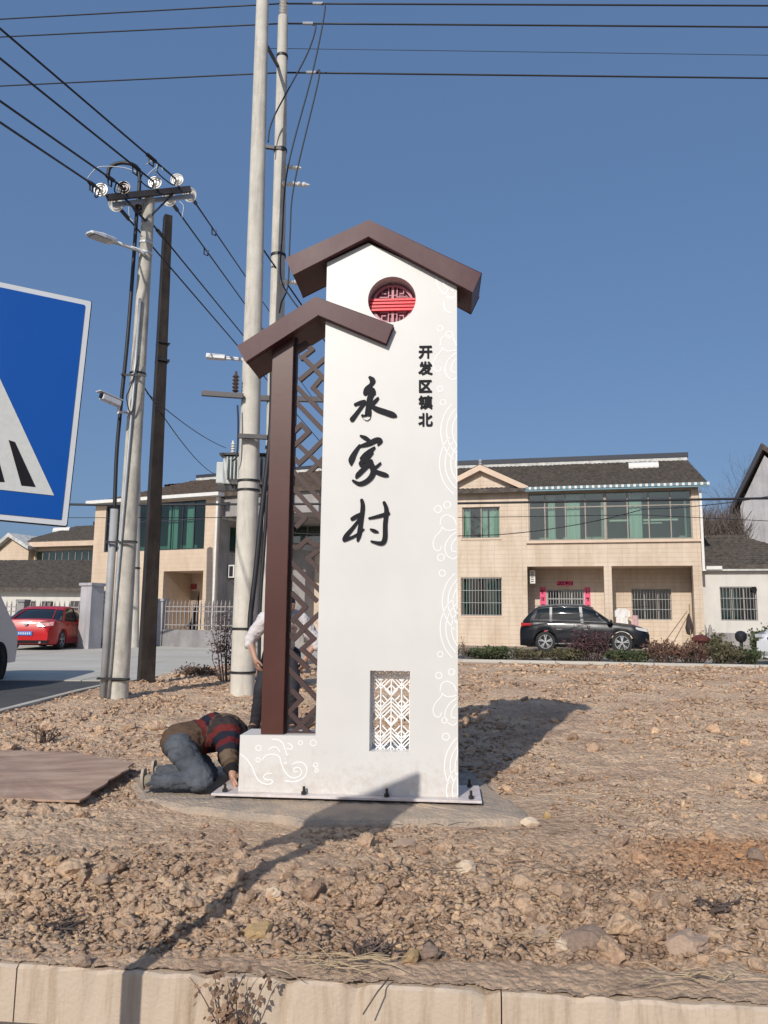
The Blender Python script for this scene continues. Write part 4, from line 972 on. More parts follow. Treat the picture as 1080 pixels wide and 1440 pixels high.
# transformer
tb=at_y(330,690,(B1.y+B2.y)/2+.3)
M_tr=mat('transformer_paint',(.50,.53,.52),.5,.12,5,.1,40)
tr_=thing('transformer',tuple(tb),0,'grey finned transformer mounted between the two tall concrete poles','transformer')
x0=at_y(316,660,tb.y).x;x1=at_y(381,660,tb.y).x;z0=at_y(330,683,tb.y).z;z1=at_y(330,644,tb.y).z
mb=MB(); mb.box(x0,x1,tb.y-.18,tb.y+.32,z0,z1); wbuild(mb,'tank',M_tr,tr_,bevel=.02)
mb=MB(); mb.box(x0-.05,x1+.05,tb.y-.25,tb.y+.38,z1+.003,z1+.04); wbuild(mb,'lid',M_dark,tr_)
x=x0+.10
while x<x1-.05:
    mb=MB(); mb.box(x,x+.018,tb.y-.34,tb.y-.182,z0+.06,z1-.05); wbuild(mb,'fin',M_tr,tr_); x+=.062
mb=MB(); mb.box(x0-.14,x0-.003,tb.y-.05,tb.y+.2,z0+.03,z1-.08); wbuild(mb,'side_radiator',M_tr,tr_,bevel=.02)
for dx in (.13,.33,.53):
    mb=MB(); prof=[(.02,0)]
    for k in range(5): prof+= [(.045,.02+.045*k),(.022,.045+.045*k)]
    prof+=[(.015,.27)]
    mb.lathe(prof,(x0+dx,tb.y,z1+.04),(0,0,1),12); wbuild(mb,'bushing',M_porc if dx<.2 else M_porcd,tr_)
mb=MB(); mb.bar((x0-.1,tb.y-.1,z0-.06),(x1+.3,tb.y-.1,z0-.06),.08,.1); wbuild(mb,'support_beam',M_dark,tr_)
# arms on the tall poles
def arm_part(pole_,x0_,x1_,py0,py1,Y,th=.09,name='crossarm',m_=None):
    mb=MB(); mb.bar(at_y(x0_,py0,Y),at_y(x1_,py1,Y),th,th); return wbuild(mb,name,m_ or M_arm,pole_)
a1=arm_part(p1,284,342,553,557,B1.y-.2,.08); mb=MB()
prof=[(.02,0)]
for k in range(5): prof+=[(.06,.03+.06*k),(.03,.055+.06*k)]
prof+=[(.02,.36)]
mb.lathe(prof,at_y(331,552,B1.y-.2),(0,0,1),12); wbuild2(mb,'insulator',M_porcd,a1)
arm_part(p1,336,376,613,615,B1.y-.25,.07); arm_part(p2,358,460,560,562,B2.y-.1,.09)
arm_part(p2,362,400,205,210,B2.y-.1,.06,'bracket')
arm_part(p2,352,360,322,330,B2.y-.1,.06,'bracket')
for (x,y,l) in ((402,235,.26),(397,258,.48),(394,396,.42)):
    c=at_y(x,y,B2.y-.15); prof=[(.02,0)]
    for k in range(5): prof+=[(.055,.02+l/5*k),(.025,.02+l/5*(k+.55))]
    mb=MB(); mb.lathe(prof+[(.015,l+.03)],c,(1,0,-.05),12); wbuild(mb,'insulator',M_porc,p2)
c=Vector(T2); prof=[(.03,0)]
for k in range(5): prof+=[(.085,.04+.07*k),(.04,.07+.07*k)]
mb=MB(); mb.lathe(prof+[(.02,.45)],c,(0,0,1),14); wbuild(mb,'insulator',M_porc,p2)
mb=MB(); mb.bar(at_y(376,66,B1.y+.3),at_y(392,95,B2.y),.05,.05); wbuild(mb,'brace',M_arm,p2)
# high wires left to right
YW=B2.y
for k,(l,lab) in enumerate((([(-260,44),(0,27),(398,5)],None),([(-260,68),(0,52),(398,33)],None),([(-260,134),(0,121),(398,102)],None))):
    rt=[[(398,5),(1080,8),(1400,14)],[(398,33),(1080,38),(1400,43)],[(398,102),(1080,110),(1400,117)]][k]
    nmk=['highest','middle','lowest'][k]
    wire('high_wire',[at_y(x,y,YW+(398-x)*.004) for x,y in l],.014,nmk+' of the three black wires from the left edge to the insulator pole','high wires left of the pole',n=6)
    wire('high_wire',[at_y(x,y,YW) for x,y in rt],.017,nmk+' of the three black wires from the insulator pole to the right edge','high wires right of the pole',n=6)
wire('thin_wire',[at_y(380,68,YW+5),at_y(1400,82,YW+5)],.008,'hair thin wire between the middle and lowest high wires',n=6)
for k,(l,lab) in enumerate((([(452,6),(457,14),(440,100),(405,235),(397,330),(395,390),(410,420),(430,445)],'outer black drop wire curving down right of the insulator pole'),([(440,35),(444,40),(430,80),(385,165),(377,200)],'short black drop wire crossing in front of the insulator pole'),([(444,103),(448,112),(414,258),(408,330),(405,400),(396,425),(393,440)],'lowest black drop wire hanging beside the insulator pole'))):
    cable('drop_wire',sm3([at_y(x,y,YW-.35) for x,y in l],8),.014,lab,cat='wire')
for k,(x,y) in enumerate(((447,5),(433,33),(438,102))):
    c=at_y(x,y,YW-.01); mb=MB(); mb.cyl(c-Vector((.1,0,0)),c+Vector((.1,0,0)),.03,n=8); o=wbuild(mb,'clamp_sleeve',M_galv,thing('wire_clamp',c,0,'silver sleeve clamp on the '+['highest','middle','lowest'][k]+' high wire','wire clamp'))
wire('line_wire',[at_y(351,323,B1.y+.5),at_y(425,430,B1.y+1.5),at_y(560,640,B1.y+9)],.016,'black wire slanting down right between the tall poles behind the small roof')
wire('service_wire',[at_y(203,545,yb+.2),at_y(305,668,31)],.012,'thin black service wire from the weathered pole to the left house roof',sag=.25)
wire('service_wire',[at_y(207,553,yb+.2),at_y(318,630,20)],.009,'thinner upper service wire from the weathered pole toward the transformer',sag=.1)
wire('street_cable',[at_y(-40,707,24),at_y(135,710,24),at_y(643,708,23.5),at_y(1130,700,23)],.038,'thick black cable strung level across the fronts of the houses',n=5)
wire('street_wire',[at_y(345,745,24),at_y(700,752,24),at_y(905,716,24),at_y(1120,690,24)],.014,'thin sagging wire crossing the glazed balcony of the tiled house',sag=.12)
wire('street_wire',[at_y(-30,728,24.5),at_y(640,728,24.3),at_y(900,724,24),at_y(1130,735,24)],.011,'thin level wire below the thick street cable')
# cables running down the big pole
for k,(l,r_) in enumerate((([(383,470),(381,600),(368,720),(360,800),(352,870),(353,905)],.045),([(376,690),(372,760),(366,850),(364,960)],.03),([(334,570),(335,600),(333,640),(326,648)],.016))):
    cable('drop_cable',sm3([at_y(x,y,B1.y-.25) for x,y in l],6),r_,['thick black cable curving down the right side of the tallest pole','second black cable behind the thick one on the tallest pole','thin black lead down to the transformer'][k])
# ------------------------------------------------------------------ houses
M_tile=brickmat('cream_wall_tile',(.62,.505,.39),(.65,.53,.415),(.51,.41,.315),.62,.20,.012,.45,.35,stain=(.80,.76,.70))
M_tile2=brickmat('peach_wall_tile',(.62,.49,.365),(.645,.51,.385),(.55,.43,.32),.6,.2,.009,.5,.3,stain=(.85,.82,.78))
M_cream=mat('cream_trim',(.62,.47,.35),.6,.1,2,.1,40)
M_plaster=mat('white_plaster',(.60,.57,.52),.85,.07,1,.3,30,streak=((.42,.40,.36),.5,(3,3,.5)))
M_grey=mat('grey_render',(.30,.28,.27),.9,.2,1.2,.4,30,streak=((.15,.14,.14),.7,(1.8,1.8,.35)))
M_greylt=mat('grey_render_light',(.42,.41,.42),.9,.15,1.2,.4,30,streak=((.22,.21,.22),.7,(2.6,2.6,.3)))
M_rooft=mat('roof_tile_dark',(.075,.062,.052),.9,.45,5,.6,30,second=(.13,.11,.095),streak=((.17,.15,.13),.5,(6,6,6)))
M_rooft2=mat('roof_tile_brown',(.09,.066,.05),.9,.45,5,.6,30,second=(.15,.11,.085))
M_ridge=mat('ridge_white',(.58,.57,.54),.8,.2,3,.2,30,streak=((.2,.2,.2),.7,(5,5,5)))
M_navy=mat('ridge_dark',(.025,.03,.045),.6,.2,3,.1,30)
M_frame=mat('window_frame_metal',(.30,.26,.22),.5,.1,5,.05,30,metal=.2)
M_green=glassmat('green_glass',(.60,.78,.70),.09,.03)
M_greenB=glassmat('green_glass_dark',(.36,.58,.50),.04,.03)
M_clearg=glassmat('window_glass',(.16,.26,.25),.06,.03)
M_room=mat('room_wall',(.30,.34,.31),.9,.1,1,0)
M_roomd=mat('room_dark',(.06,.06,.06),.9,.2,1,0)
M_curt=mat('curtain',(.46,.50,.47),.9,.1,3,.5,8,scl=(6,6,.3))
M_shade=mat('porch_back',(.40,.29,.21),.8,.1,1,.1,30)
M_bars=mat('window_bars',(.34,.34,.33),.5,.1,5,0)
M_pink=mat('couplet_pink',(.72,.10,.20),.7,.12,6,0)
M_door=mat('door_dark',(.05,.045,.05),.5,.2,3,.1,20)
M_doorred=mat('door_red',(.30,.05,.05),.6,.2,3,.1,20)
def framed(name,origin,yaw,label,cat='house'):
    F=Frame((origin[0],origin[1],0),yaw); t=thing(name,(origin[0],origin[1],0),yaw,label,cat); return F,t
def hb(root,name,m_,x0,x1,y0,y1,z0,z1,parent=None,bevel=0):
    mb=MB(); mb.box(min(x0,x1),max(x0,x1),min(y0,y1),max(y0,y1),min(z0,z1),max(z0,z1)); return mb.build(name,m_,parent or root,bevel=bevel)
def rect(x0,x1,z0,z1): return [(x0,z0),(x1,z0),(x1,z1),(x0,z1)]
def window(root,x0,x1,z0,z1,y,nm=2,trans=None,glass=None,bars=False,curtain=None,room=M_roomd,fw=.05,depth=.9,fm=None,sill=False,mull=None):
    """recessed window with frame, panes, room box behind; y is the frame plane"""
    fm=fm or M_frame
    mb=MB(); mb.plate([rect(x0,x1,z0,z1),rect(x0+fw,x1-fw,z0+fw,z1-fw)],y,y+.06); w_=mb.build('window',fm,root)
    xs=mull or [x0+(x1-x0)*k/nm for k in range(1,nm)]
    for x in xs: hb(root,'mullion',fm,x-fw*.4,x+fw*.4,y+.002,y+.056,z0+fw,z1-fw,parent=w_)
    if trans: hb(root,'transom',fm,x0+fw,x1-fw,y+.004,y+.052,trans-fw*.4,trans+fw*.4,parent=w_)
    ed=[x0]+list(xs)+[x1]; zr=[(z0,z1)] if not trans else [(z0,trans),(trans,z1)]
    for a,b in zip(ed[:-1],ed[1:]):
        for c,d in zr:
            q=MB(); yy=y+.03+random.uniform(-.004,.004); tl=random.uniform(-.003,.003)
            q.add([(a+.02,yy,c+.02),(b-.02,yy+tl,c+.02),(b-.02,yy,d-.02),(a+.02,yy+tl,d-.02)],[(0,1,2,3)]); q.build('pane',glass or M_clearg,w_)
    # room behind
    mb=MB(); d_=depth
    mb.add([(x0,y+.07,z0),(x1,y+.07,z0),(x1,y+.07,z1),(x0,y+.07,z1),(x0,y+d_,z0),(x1,y+d_,z0),(x1,y+d_,z1),(x0,y+d_,z1)],[(4,5,6,7),(0,4,7,3),(1,2,6,5),(3,7,6,2),(0,1,5,4)]); mb.build('room_lining',room,root)
    if curtain:
        for a,b in curtain:
            mb=MB(); n=max(6,int((b-a)/.07)); vs=[];fs=[]
            for k in range(n+1):
                xx=a+(b-a)*k/n; yy=y+.16+.035*math.sin(k*2.1)
                vs+=[(xx,yy,z0+.03),(xx,yy,z1-.04)]
            for k in range(n): fs.append((2*k,2*k+2,2*k+3,2*k+1))
            mb.add(vs,fs); mb.build('curtain',M_curt,w_)
    if bars:
        mb=MB(); n=int((x1-x0)/.125)
        for k in range(1,n):
            x=x0+(x1-x0)*k/n; mb.box(x-.007,x+.007,y-.10,y-.082,z0,z1)
        for k in range(0,4):
            z=z0+(z1-z0)*(.02+.96*k/3); mb.box(x0,x1,y-.081,y-.070,z-.012,z+.012)
        o=mb.build('window_grille',M_bars,w_); o['kind']='stuff'
    if sill: hb(root,'sill',M_cream,x0-.06,x1+.06,y-.14,y-.002,z0-.07,z0-.002,parent=w_)
    return w_
def tiled_roof(root,x0,x1,y0,z0,y1,z1,name='roof',m_=None,rows=None,colw=.22,xskew0=0,xskew1=0,thick=.1):
    """sloping tile field from eave (y0,z0) to ridge (y1,z1) in local coords"""
    L=math.hypot(y1-y0,z1-z0); rows=rows or max(6,int(L/.24)); cols=max(8,int((x1-x0)/colw)*4)
    ny,nz=-(z1-z0)/L,(y1-y0)/L
    vs=[];fs=[];ri=random.Random(5)
    W=cols+1
    tilej=[[ri.uniform(-.012,.012) for _ in range(cols//4+2)] for _ in range(rows)]
    for r in range(rows):
        for e,h in ((0,.045),(1,.0)):
            f=(r+e)/rows
            for c in range(W):
                g_=c/cols; xa=x0+xskew0*f;xb=x1+xskew1*f; x=xa+(xb-xa)*g_
                hh=h+.028*abs(math.cos(c*math.pi/4))+tilej[r][c//4]
                vs.append((x,y0+(y1-y0)*f+ny*hh,z0+(z1-z0)*f+nz*hh))
    for r in range(rows):
        a=2*r*W;b=a+W
        for c in range(cols):
            fs.append((a+c,a+c+1,b+c+1,b+c))
            if r>0:
                p=a-W; fs.append((p+c,p+c+1,a+c+1,a+c))
    o_=len(vs)
    vs+=[(x0,y0,z0-thick),(x1,y0,z0-thick),(x1+xskew1,y1,z1-thick),(x0+xskew0,y1,z1-thick)]
    fs+=[(o_,o_+3,o_+2,o_+1),(0,o_,o_+1,W-1),(W-1,o_+1,o_+2,(2*rows-1)*W+W-1),(0,(2*rows-1)*W,o_+3,o_)]
    mb=MB(); mb.add(vs,fs); return mb.build(name,m_ or M_rooft,root)
# ---------------- house A : tiled two storey house on the right
yawA=R(-13.5); OA=at_y(987,912,33.0)
A_,ha=framed('tiled_house',(OA.x,OA.y),yawA,'cream tiled two storey house with green glazed balcony right of the sign')
ax=lambda x,y,off=0:A_.px(x,y,off)
X_=lambda x,y=800,off=0:A_.px(x,y,off)[0]
Z_=lambda x,y,off=0:A_.px(x,y,off)[1]
zE=Z_(860,687); z_up0=Z_(860,759); z_mid=Z_(860,796); zg=.05
xl=X_(560); x740=X_(740.5,750); xr=X_(987); xg1=X_(974,740); xc0=X_(850.5,850);xc1=X_(861.5,850); xc2=X_(976.5,850); x741=X_(741,850)
w1=(X_(650,735),X_(703,735),Z_(676,757),Z_(676,713)); w2=(X_(648,840),X_(706,840),Z_(676,866),Z_(676,812))
zap=Z_(676,660)
xgl=2*X_(676,670)-x740
# facade left bay
mb=MB(); mb.plate([[(xgl,zg),(x740,zg),(x740,zE),(X_(676,670),zap),(xgl,zE)],rect(*w1),rect(*w2)],0,.25); mb.build('wall',M_tile,ha)
window(ha,*w1,.10,2,glass=M_green,curtain=[(w1[0]+.05,w1[0]+.35),(w1[0]+.85,w1[0]+1.15),(w1[1]-.5,w1[1]-.06)],sill=True)
window(ha,*w2,.12,2,glass=M_clearg,bars=True,curtain=[(w2[0]+.05,w2[0]+.5),(w2[1]-.8,w2[1]-.1)],sill=True)
# far-left mirrored bay with glazing (mostly behind the sign)
xll=xgl-9.0
mb=MB(); mb.plate([[(xll,zg),(xgl-.003,zg),(xgl-.003,zE),(xll,zE)],rect(xll+.6,xgl-.4,z_up0,zE-.2),rect(xll+1,xll+3,1.2,2.9)],.01,.26); mb.build('wall',M_tile,ha)
window(ha,xll+.6,xgl-.4,z_up0,zE-.2,.12,8,trans=Z_(860,712),glass=M_green,room=M_room,depth=2)
window(ha,xll+1,xll+3,1.2,2.9,.12,2,bars=True)
# upper glazing
zsp=Z_(860,762)
mb=MB(); mb.plate([rect(x740+.003,xr,z_mid,zE),rect(x740+.10,xg1,z_up0,zE-.12)],.0,.24); mb.build('wall',M_tile,ha)
mulls=[X_(x,740) for x in (766.5,795.5,823.5,853,883,913,944)]
window(ha,x740+.10,xg1,z_up0,zE-.12,.06,8,trans=Z_(860,711.5),glass=M_green,room=M_room,depth=2.3,fw=.055,mull=mulls,curtain=[(X_(797,740),X_(816,740)),(X_(846,740),X_(852,740)),(X_(886,740),X_(904,740)),(X_(964,740),X_(967,740)),(X_(771,740),X_(781,740))])
hb(ha,'post',M_frame,X_(853)-.05,X_(853)+.05,-.02,.058,z_up0,Z_(853,690))
hb(ha,'lamp_bracket',M_porc,X_(853)-.18,X_(853)+.18,-.09,-.022,Z_(853,690),Z_(853,690)+.12)
hb(ha,'interior_beam',M_plaster,X_(855,740),X_(960,740),1.3,1.36,Z_(880,728),Z_(880,728)+.09); hb(ha,'interior_beam',M_plaster,X_(885,740),X_(935,740),1.0,1.05,Z_(880,733),Z_(880,733)+.05)
hb(ha,'balcony_sill',M_cream,x740-.02,xr+.02,-.10,-.003,zsp-.03,zsp+.06)
# columns
hb(ha,'column',M_tile,xc0,xc1,.0,.4,zg,z_mid-.003); hb(ha,'column',M_tile,xc2,xr,.0,.4,zg,z_mid-.003)
# porch : back wall, side wall, ceiling, floor
D=1.75
bw=[(X_(769,850,D),X_(822,850,D),.35,Z_(795,829,D))]; bw2=(X_(888.5,850,D),X_(944.5,850,D),Z_(915,872,D),Z_(915,828,D))
mb=MB(); mb.plate([rect(x740-.2,xr,zg,z_mid+.1),rect(*bw[0]),rect(*bw2)],D,D+.2); mb.build('porch_back_wall',M_tile,ha)
window(ha,*bw[0],D+.06,3,trans=Z_(795,842,D),glass=M_clearg,fm=M_bars,fw=.07,room=M_roomd)
window(ha,*bw2,D+.12,3,glass=M_clearg,bars=True,fw=.05)
mb=MB()
for k in range(14):
    x=bw[0][0]+(bw[0][1]-bw[0][0])*(k+.5)/14; mb.box(x-.012,x+.012,D-.03,D-.01,bw[0][2],bw[0][3])
o=mb.build('door_grille',M_bars,ha); o['kind']='stuff'
hb(ha,'porch_side_wall',M_tile,xr-.22,xr-.003,.41,D-.01,zg,z_mid-.003); hb(ha,'porch_ceiling',M_cream,x740-.1,xr-.003,.245,D-.003,z_mid-.012+.015,z_mid+.1)
hb(ha,'porch_floor',M_yard,x740-.1,xr-.24,-.3,D-.004,-.1,.13)
hb(ha,'downpipe',M_porc,xr+.01,xr+.11,-.13,-.02,Z_(990,803),Z_(990,690)); 
# gable trim
ga=(X_(676,670),zap+.16)
for sgn in (-1,1):
    xe=ga[0]+sgn*(x740-ga[0]+.12); mb=MB(); mb.plate([[(ga[0],ga[1]-.0),(ga[0],ga[1]-.27),(xe,zE-.10),(xe,zE+.17)]],-.35,-.003); mb.build('gable_trim',M_cream,ha)
hb(ha,'eave_board',M_frame,x740-.95,x740+.02,-.06,-.004,zE-.06,zE)
o=MB(); o.lathe([(.01,0),(.12,.02),(.06,.1),(.1,.2),(.01,.3)],(ga[0],-.15,ga[1]),(0,0,1),10); o.build('finial',M_galv,ha)
# roofs
yR=4.4; zR=Z_(800,650,yR); xrr=X_(966,650,yR)
tiled_roof(ha,X_(400,690),xr+.35,-.42,zE+.0,yR,zR-.12,m_=M_rooft,xskew0=0,xskew1=(xrr-xr-.35))
# small cross gable roof faces
mb=MB()
for sgn in (-1,1):
    xe=ga[0]+sgn*(x740-ga[0]+.14)
    mb.add([(ga[0],-.38,ga[1]+.02),(xe,-.38,zE+.17),(xe,.1,zE+.19),(ga[0],2.6,ga[1]+.03)],[(0,1,2,3)])
mb.build('gable_roof',M_rooft,ha)
hb(ha,'ridge',M_ridge,X_(400,650,yR),xrr,yR-.12,yR+.1,zR-.16,zR+.02); hb(ha,'ridge_cap',M_navy,X_(400,650,yR),xrr+.05,yR-.15,yR+.13,zR+.023,zR+.26)
tiled_roof(ha,X_(400,690),xrr,9.2,zE,yR+.15,zR-.12,name='rear_roof')
# end wall
mb=MB(); fnw=lambda x,y,z:(xr-.22+y,x,z)
mb.plate([[(.25,zg),(8.8,zg),(8.8,zE-.1),(yR,zR-.3),(.25,zE-.1)]],0,.2,fn=fnw); mb.build('end_wall',M_grey,ha)
hb(ha,'rear_wall',M_grey,xll,xr-.2,8.6,8.8,zg,zE-.1)
# eave end tiles alternating white / blue
mbw=MB();mbb=MB(); x=x740+.02;k=0
while x<xr+.4:
    (mbw if k%2 else mbb).box(x,x+.115,-.5,-.42,zE-.03,zE+.09); x+=.125;k+=1
o=mbw.build('eave_tiles_white',M_porc,ha);o['kind']='stuff';M_teal=mat('eave_teal',(.13,.24,.29),.5,.1,4,0);o=mbb.build('eave_tiles_blue',M_teal,ha);o['kind']='stuff'
hb(ha,'gutter',M_teal,x740,xr+.4,-.49,-.40,zE-.11,zE-.053)
# couplets
def glyphs(mb,x,z,s,y):
    for _ in range(4):
        a=random.uniform(-.4,.4)*s;b=random.uniform(-.4,.4)*s
        if random.random()<.5: mb.box(x-s*.4,x+s*.4,y-.002,y,z+b-s*.06,z+b+s*.06)
        else: mb.box(x+a-s*.06,x+a+s*.06,y-.0045,y-.0025,z-s*.4,z+s*.4)
for (xa,xb) in ((759.5,768),(822.5,830.5)):
    x0,x1=X_(xa,850,D),X_(xb,850,D);z0,z1=.5,Z_(765,826,D); cpl=hb(ha,'couplet',M_pink,x0,x1,D-.02,D-.003,z0,z1); mb=MB(); z=z1-.22
    while z>z0+.2: glyphs(mb,(x0+x1)/2,z,.2,D-.022); z-=.33
    mb.build('brush_characters',M_ink,cpl)
x0,x1=X_(783,820,D),X_(806,820,D);z0,z1=Z_(795,823.5,D),Z_(795,817,D); cpl=hb(ha,'couplet',M_pink,x0,x1,D-.02,D-.003,z0,z1); mb=MB()
for k in range(4): glyphs(mb,x0+(x1-x0)*(k+.5)/4,(z0+z1)/2,.17,D-.022)
mb.build('brush_characters',M_ink,cpl)
# meter / air conditioner on porch wall
q=ax(749,812,.9); acr=thing('air_conditioner',A_.w(q[0]-.0,.9,q[1]-.3),yawA,'white box with dark slots on the porch wall of the tiled house','air conditioner'); hb(acr,'casing',M_porc,-.13,.13,-.25,.35,0,.62,bevel=.02)
for k in range(5): hb(acr,'slot',M_dark,-.06+.0,.06,-.254,-.251,.08+.1*k,.12+.1*k)
# solar water heater
def solar(name,frame,root_yaw,x0,x1,ztank,y,dz,label,sl):
    t=thing(name,frame.w(x0,y,ztank),root_yaw,label,'solar heater'); w_=x1-x0
    mb=MB(); mb.cyl((0,.1,.25),(w_,.1,.25),.26,n=20); mb.build('tank',M_porc,t,smooth='auto')
    n=int(w_/.09)
    for k in range(n): mb=MB(); mb.cyl((.05+k*w_/n,-.1,.12),(.05+k*w_/n,-.1-dz*1.9,.12-dz*1.9*sl),.028,n=6); mb.build('tube',M_tube,t)
    mb=MB(); mb.bar((0,-.1-dz*1.9,.10-dz*1.9*sl),(w_,-.1-dz*1.9,.10-dz*1.9*sl),.06,.08); mb.bar((0,-.1,.08),(0,-.1-dz*1.9,.08-dz*1.9*sl),.04,.04); mb.bar((w_,-.1,.08),(w_,-.1-dz*1.9,.08-dz*1.9*sl),.04,.04); mb.build('frame',M_galv,t)
M_tube=mat('solar_tube',(.10,.09,.10),.15,.2,4,0,coat=.6)
x0=X_(884,660,3.0);x1=X_(926,660,3.0); solar('solar_heater',A_,yawA,x0,x1,Z_(905,664,3.0),3.0,.55,'white tank solar heater on the tiled house roof',(zR-zE)/(yR+.42))
# laundry
q=ax(873,862,1.0); lt=thing('laundry',A_.w(q[0],1.0,q[1]),yawA,'white shirt and pale cloth hanging on a line in the porch','laundry')
M_cloth=mat('cloth_white',(.72,.70,.68),.9,.1,4,.3,12); M_clothp=mat('cloth_pink',(.6,.4,.42),.9,.1,4,.3,12)
def cloth(parent,name,P_,m_,amp=.03):
    xs=np.linspace(0,1,12); mb=MB(); vs=[];fs=[]; n=len(P_)
    for k,(xa,xb,z) in enumerate(P_):
        for i,t in enumerate(xs): vs.append((xa+(xb-xa)*t,amp*math.sin(t*14+k*.5),z))
    for k in range(n-1):
        for i in range(11): fs.append((k*12+i,k*12+i+1,(k+1)*12+i+1,(k+1)*12+i))
    mb.add(vs,fs); mb.build(name,m_,parent)
cloth(lt,'shirt',[(-.12,.22,.2),(-.3,.38,.08),(-.32,.40,-.12),(-.2,.28,-.2),(-.22,.32,-.6),(-.24,.34,-.95)],M_cloth); cloth(lt,'towel',[(.5,.72,-.1),(.48,.74,-.5),(.5,.75,-.9)],M_clothp)
mb=MB(); mb.cyl((-.4,0,.22),(1.2,0,.30),.008,n=5); mb.build('line',M_dark,lt)
# tools leaning
q=ax(968,898,-.5); tl=thing('garden_tools',A_.w(q[0],-.5,.09),yawA,'bundle of long handled brooms leaning by the right column','tools'); M_wood=mat('wood_handle',(.28,.19,.12),.8,.2,8,.2,40); M_broom=mat('broom_dark',(.05,.035,.03),.9,.3,9,.4,40)
for a,b in (((-1.1,-.1,.1),(.05,.4,1.6)),((-.7,0,.1),(.1,.4,1.45)),((.1,0,.1),(.15,.4,1.9))): mb=MB(); mb.cyl(a,b,.02,n=6); mb.build('handle',M_wood,tl)
mb=MB(); mb.lathe([(.03,.0),(.10,-.25),(.17,-.6),(.12,-.85),(.02,-.9)],(.1,.3,1.5),(0,0,1),9); mb.build('broom_head',M_broom,tl)
# ---------------- annex E
ye=R(-13.5); 
AE,he=framed('white_annex',(A_.w(xr+.02,.9,0)),ye,'low white annex with barred window at the right of the tiled house')
ex_=lambda x,y,off=0:AE.px(x,y,off)
zt=ex_(1030,803)[1]; xe1=ex_(1180,840)[0]; we=(ex_(1013,850)[0],ex_(1065,850)[0],ex_(1040,873)[1],ex_(1040,825)[1])
mb=MB(); mb.plate([rect(0.01,xe1,.0,zt),rect(*we)],0,.22); mb.build('wall',M_plaster,he); window(he,*we,.12,3,glass=M_clearg,bars=True,curtain=[(we[0]+.1,we[0]+.8)])
hb(he,'plinth',M_grey,.01,xe1,-.03,-.003,0,ex_(1030,890)[1]); hb(he,'eave',M_ridge,-.1,xe1,-.25,-.003,zt,zt+.14)
yr=3.4; zr=ex_(1020,756,yr)[1]; xr0=ex_(986,756,yr)[0]; xr1=ex_(1046,756,yr)[0]
tiled_roof(he,-.0,xe1,-.28,zt+.19,yr,zr,m_=M_rooft,xskew1=-(xe1-xr1)); hb(he,'ridge',M_rooft,xr0,xr1,yr-.1,yr+.1,zr,zr+.12)
hb(he,'side_wall',M_plaster,xe1-.22,xe1-.003,.225,4.5,0,zt-.003); hb(he,'skylight',M_porc,ex_(992,806)[0],ex_(1014,806)[0],-.32,-.262,zt+.05,zt+.2)
o=MB(); q=ex_(1060,829); o.cyl((q[0],-.05,q[1]),(q[0],.02,q[1]),.12,n=14); o.build('vent_pipe',M_ink,he)
q=ex_(990,880,-.2); t=thing('gas_cylinder',AE.w(q[0],-.35,.09),ye,'two slim grey gas bottles standing at the corner of the annex','gas bottles')
for dx in (0,.22): mb=MB(); mb.lathe([(.01,0),(.085,.01),(.085,.85),(.05,.95),(.03,1.05)],(dx,0,0),(0,0,1),12); mb.build('bottle',M_grey,t,smooth='auto')
# ---------------- grey gable building F at right edge
yF=R(-38); OF=at_y(1040,800,41.0); FF,hf=framed('grey_gable_house',(OF.x,OF.y),yF,'tall grey rendered gable house with dark roof edge at the right')
fx=lambda x,y,off=0:FF.px(x,y,off)
pa=fx(1041,712);pb=fx(1058,645); 
xw=pb[0]*2-pa[0]+2.5
mb=MB(); mb.plate([[(pa[0],0),(xw,0),(xw,pa[1]-.3),(pb[0]+.6,pb[1]+.1),(pa[0],pa[1])]],0,.25); mb.build('wall',M_greylt,hf)
mb=MB(); mb.plate([[(pa[0]-.45,pa[1]-.35),(pa[0]-.45,pa[1]-.05),(pb[0]+.55,pb[1]+.75),(xw+.5,pa[1]+.1),(xw+.5,pa[1]-.25),(pb[0]+.6,pb[1]+.38)]],-.3,9); mb.build('roof',M_rooft2,hf)
mb=MB(); mb.plate([[(pa[0]-.47,pa[1]-.45),(pa[0]-.47,pa[1]-.10),(pb[0]+.53,pb[1]+.7),(pb[0]+.58,pb[1]+.33)]],-.36,-.305); mb.build('barge_board',M_navy,hf)
hb(hf,'side_wall',M_greylt,pa[0]+.003,pa[0]+.25,.26,9,0,pa[1]-.3); hb(hf,'side_wall',M_greylt,xw-.25,xw-.003,.26,9,0,pa[1]-.35)
# ---------------- house D seen through the lattice
yD=R(-16); OD=at_y(455,880,56.0); FD,hd=framed('far_cream_house',(OD.x,OD.y),yD,'distant cream house with green windows seen through the lattice')
dx_=lambda x,y,off=0:FD.px(x,y,off)
x0=dx_(395,850)[0];x1=dx_(600,850)[0];ze=dx_(430,750)[1]
holes=[rect(dx_(425,790)[0],dx_(441,790)[0],dx_(430,803)[1],dx_(430,776)[1]),rect(dx_(444,790)[0],dx_(460,790)[0],dx_(430,803)[1],dx_(430,776)[1]),rect(dx_(428,850)[0],dx_(446,850)[0],dx_(430,868)[1],dx_(430,838)[1])]
mb=MB(); mb.plate([rect(x0,x1,0,ze)]+holes,0,.25); mb.build('wall',M_tile2,hd)
for h_ in holes: window(hd,h_[0][0],h_[1][0],h_[0][1],h_[2][1],.1,2,glass=M_green,room=M_room,curtain=[(h_[0][0]+.1,h_[0][0]+.4)])
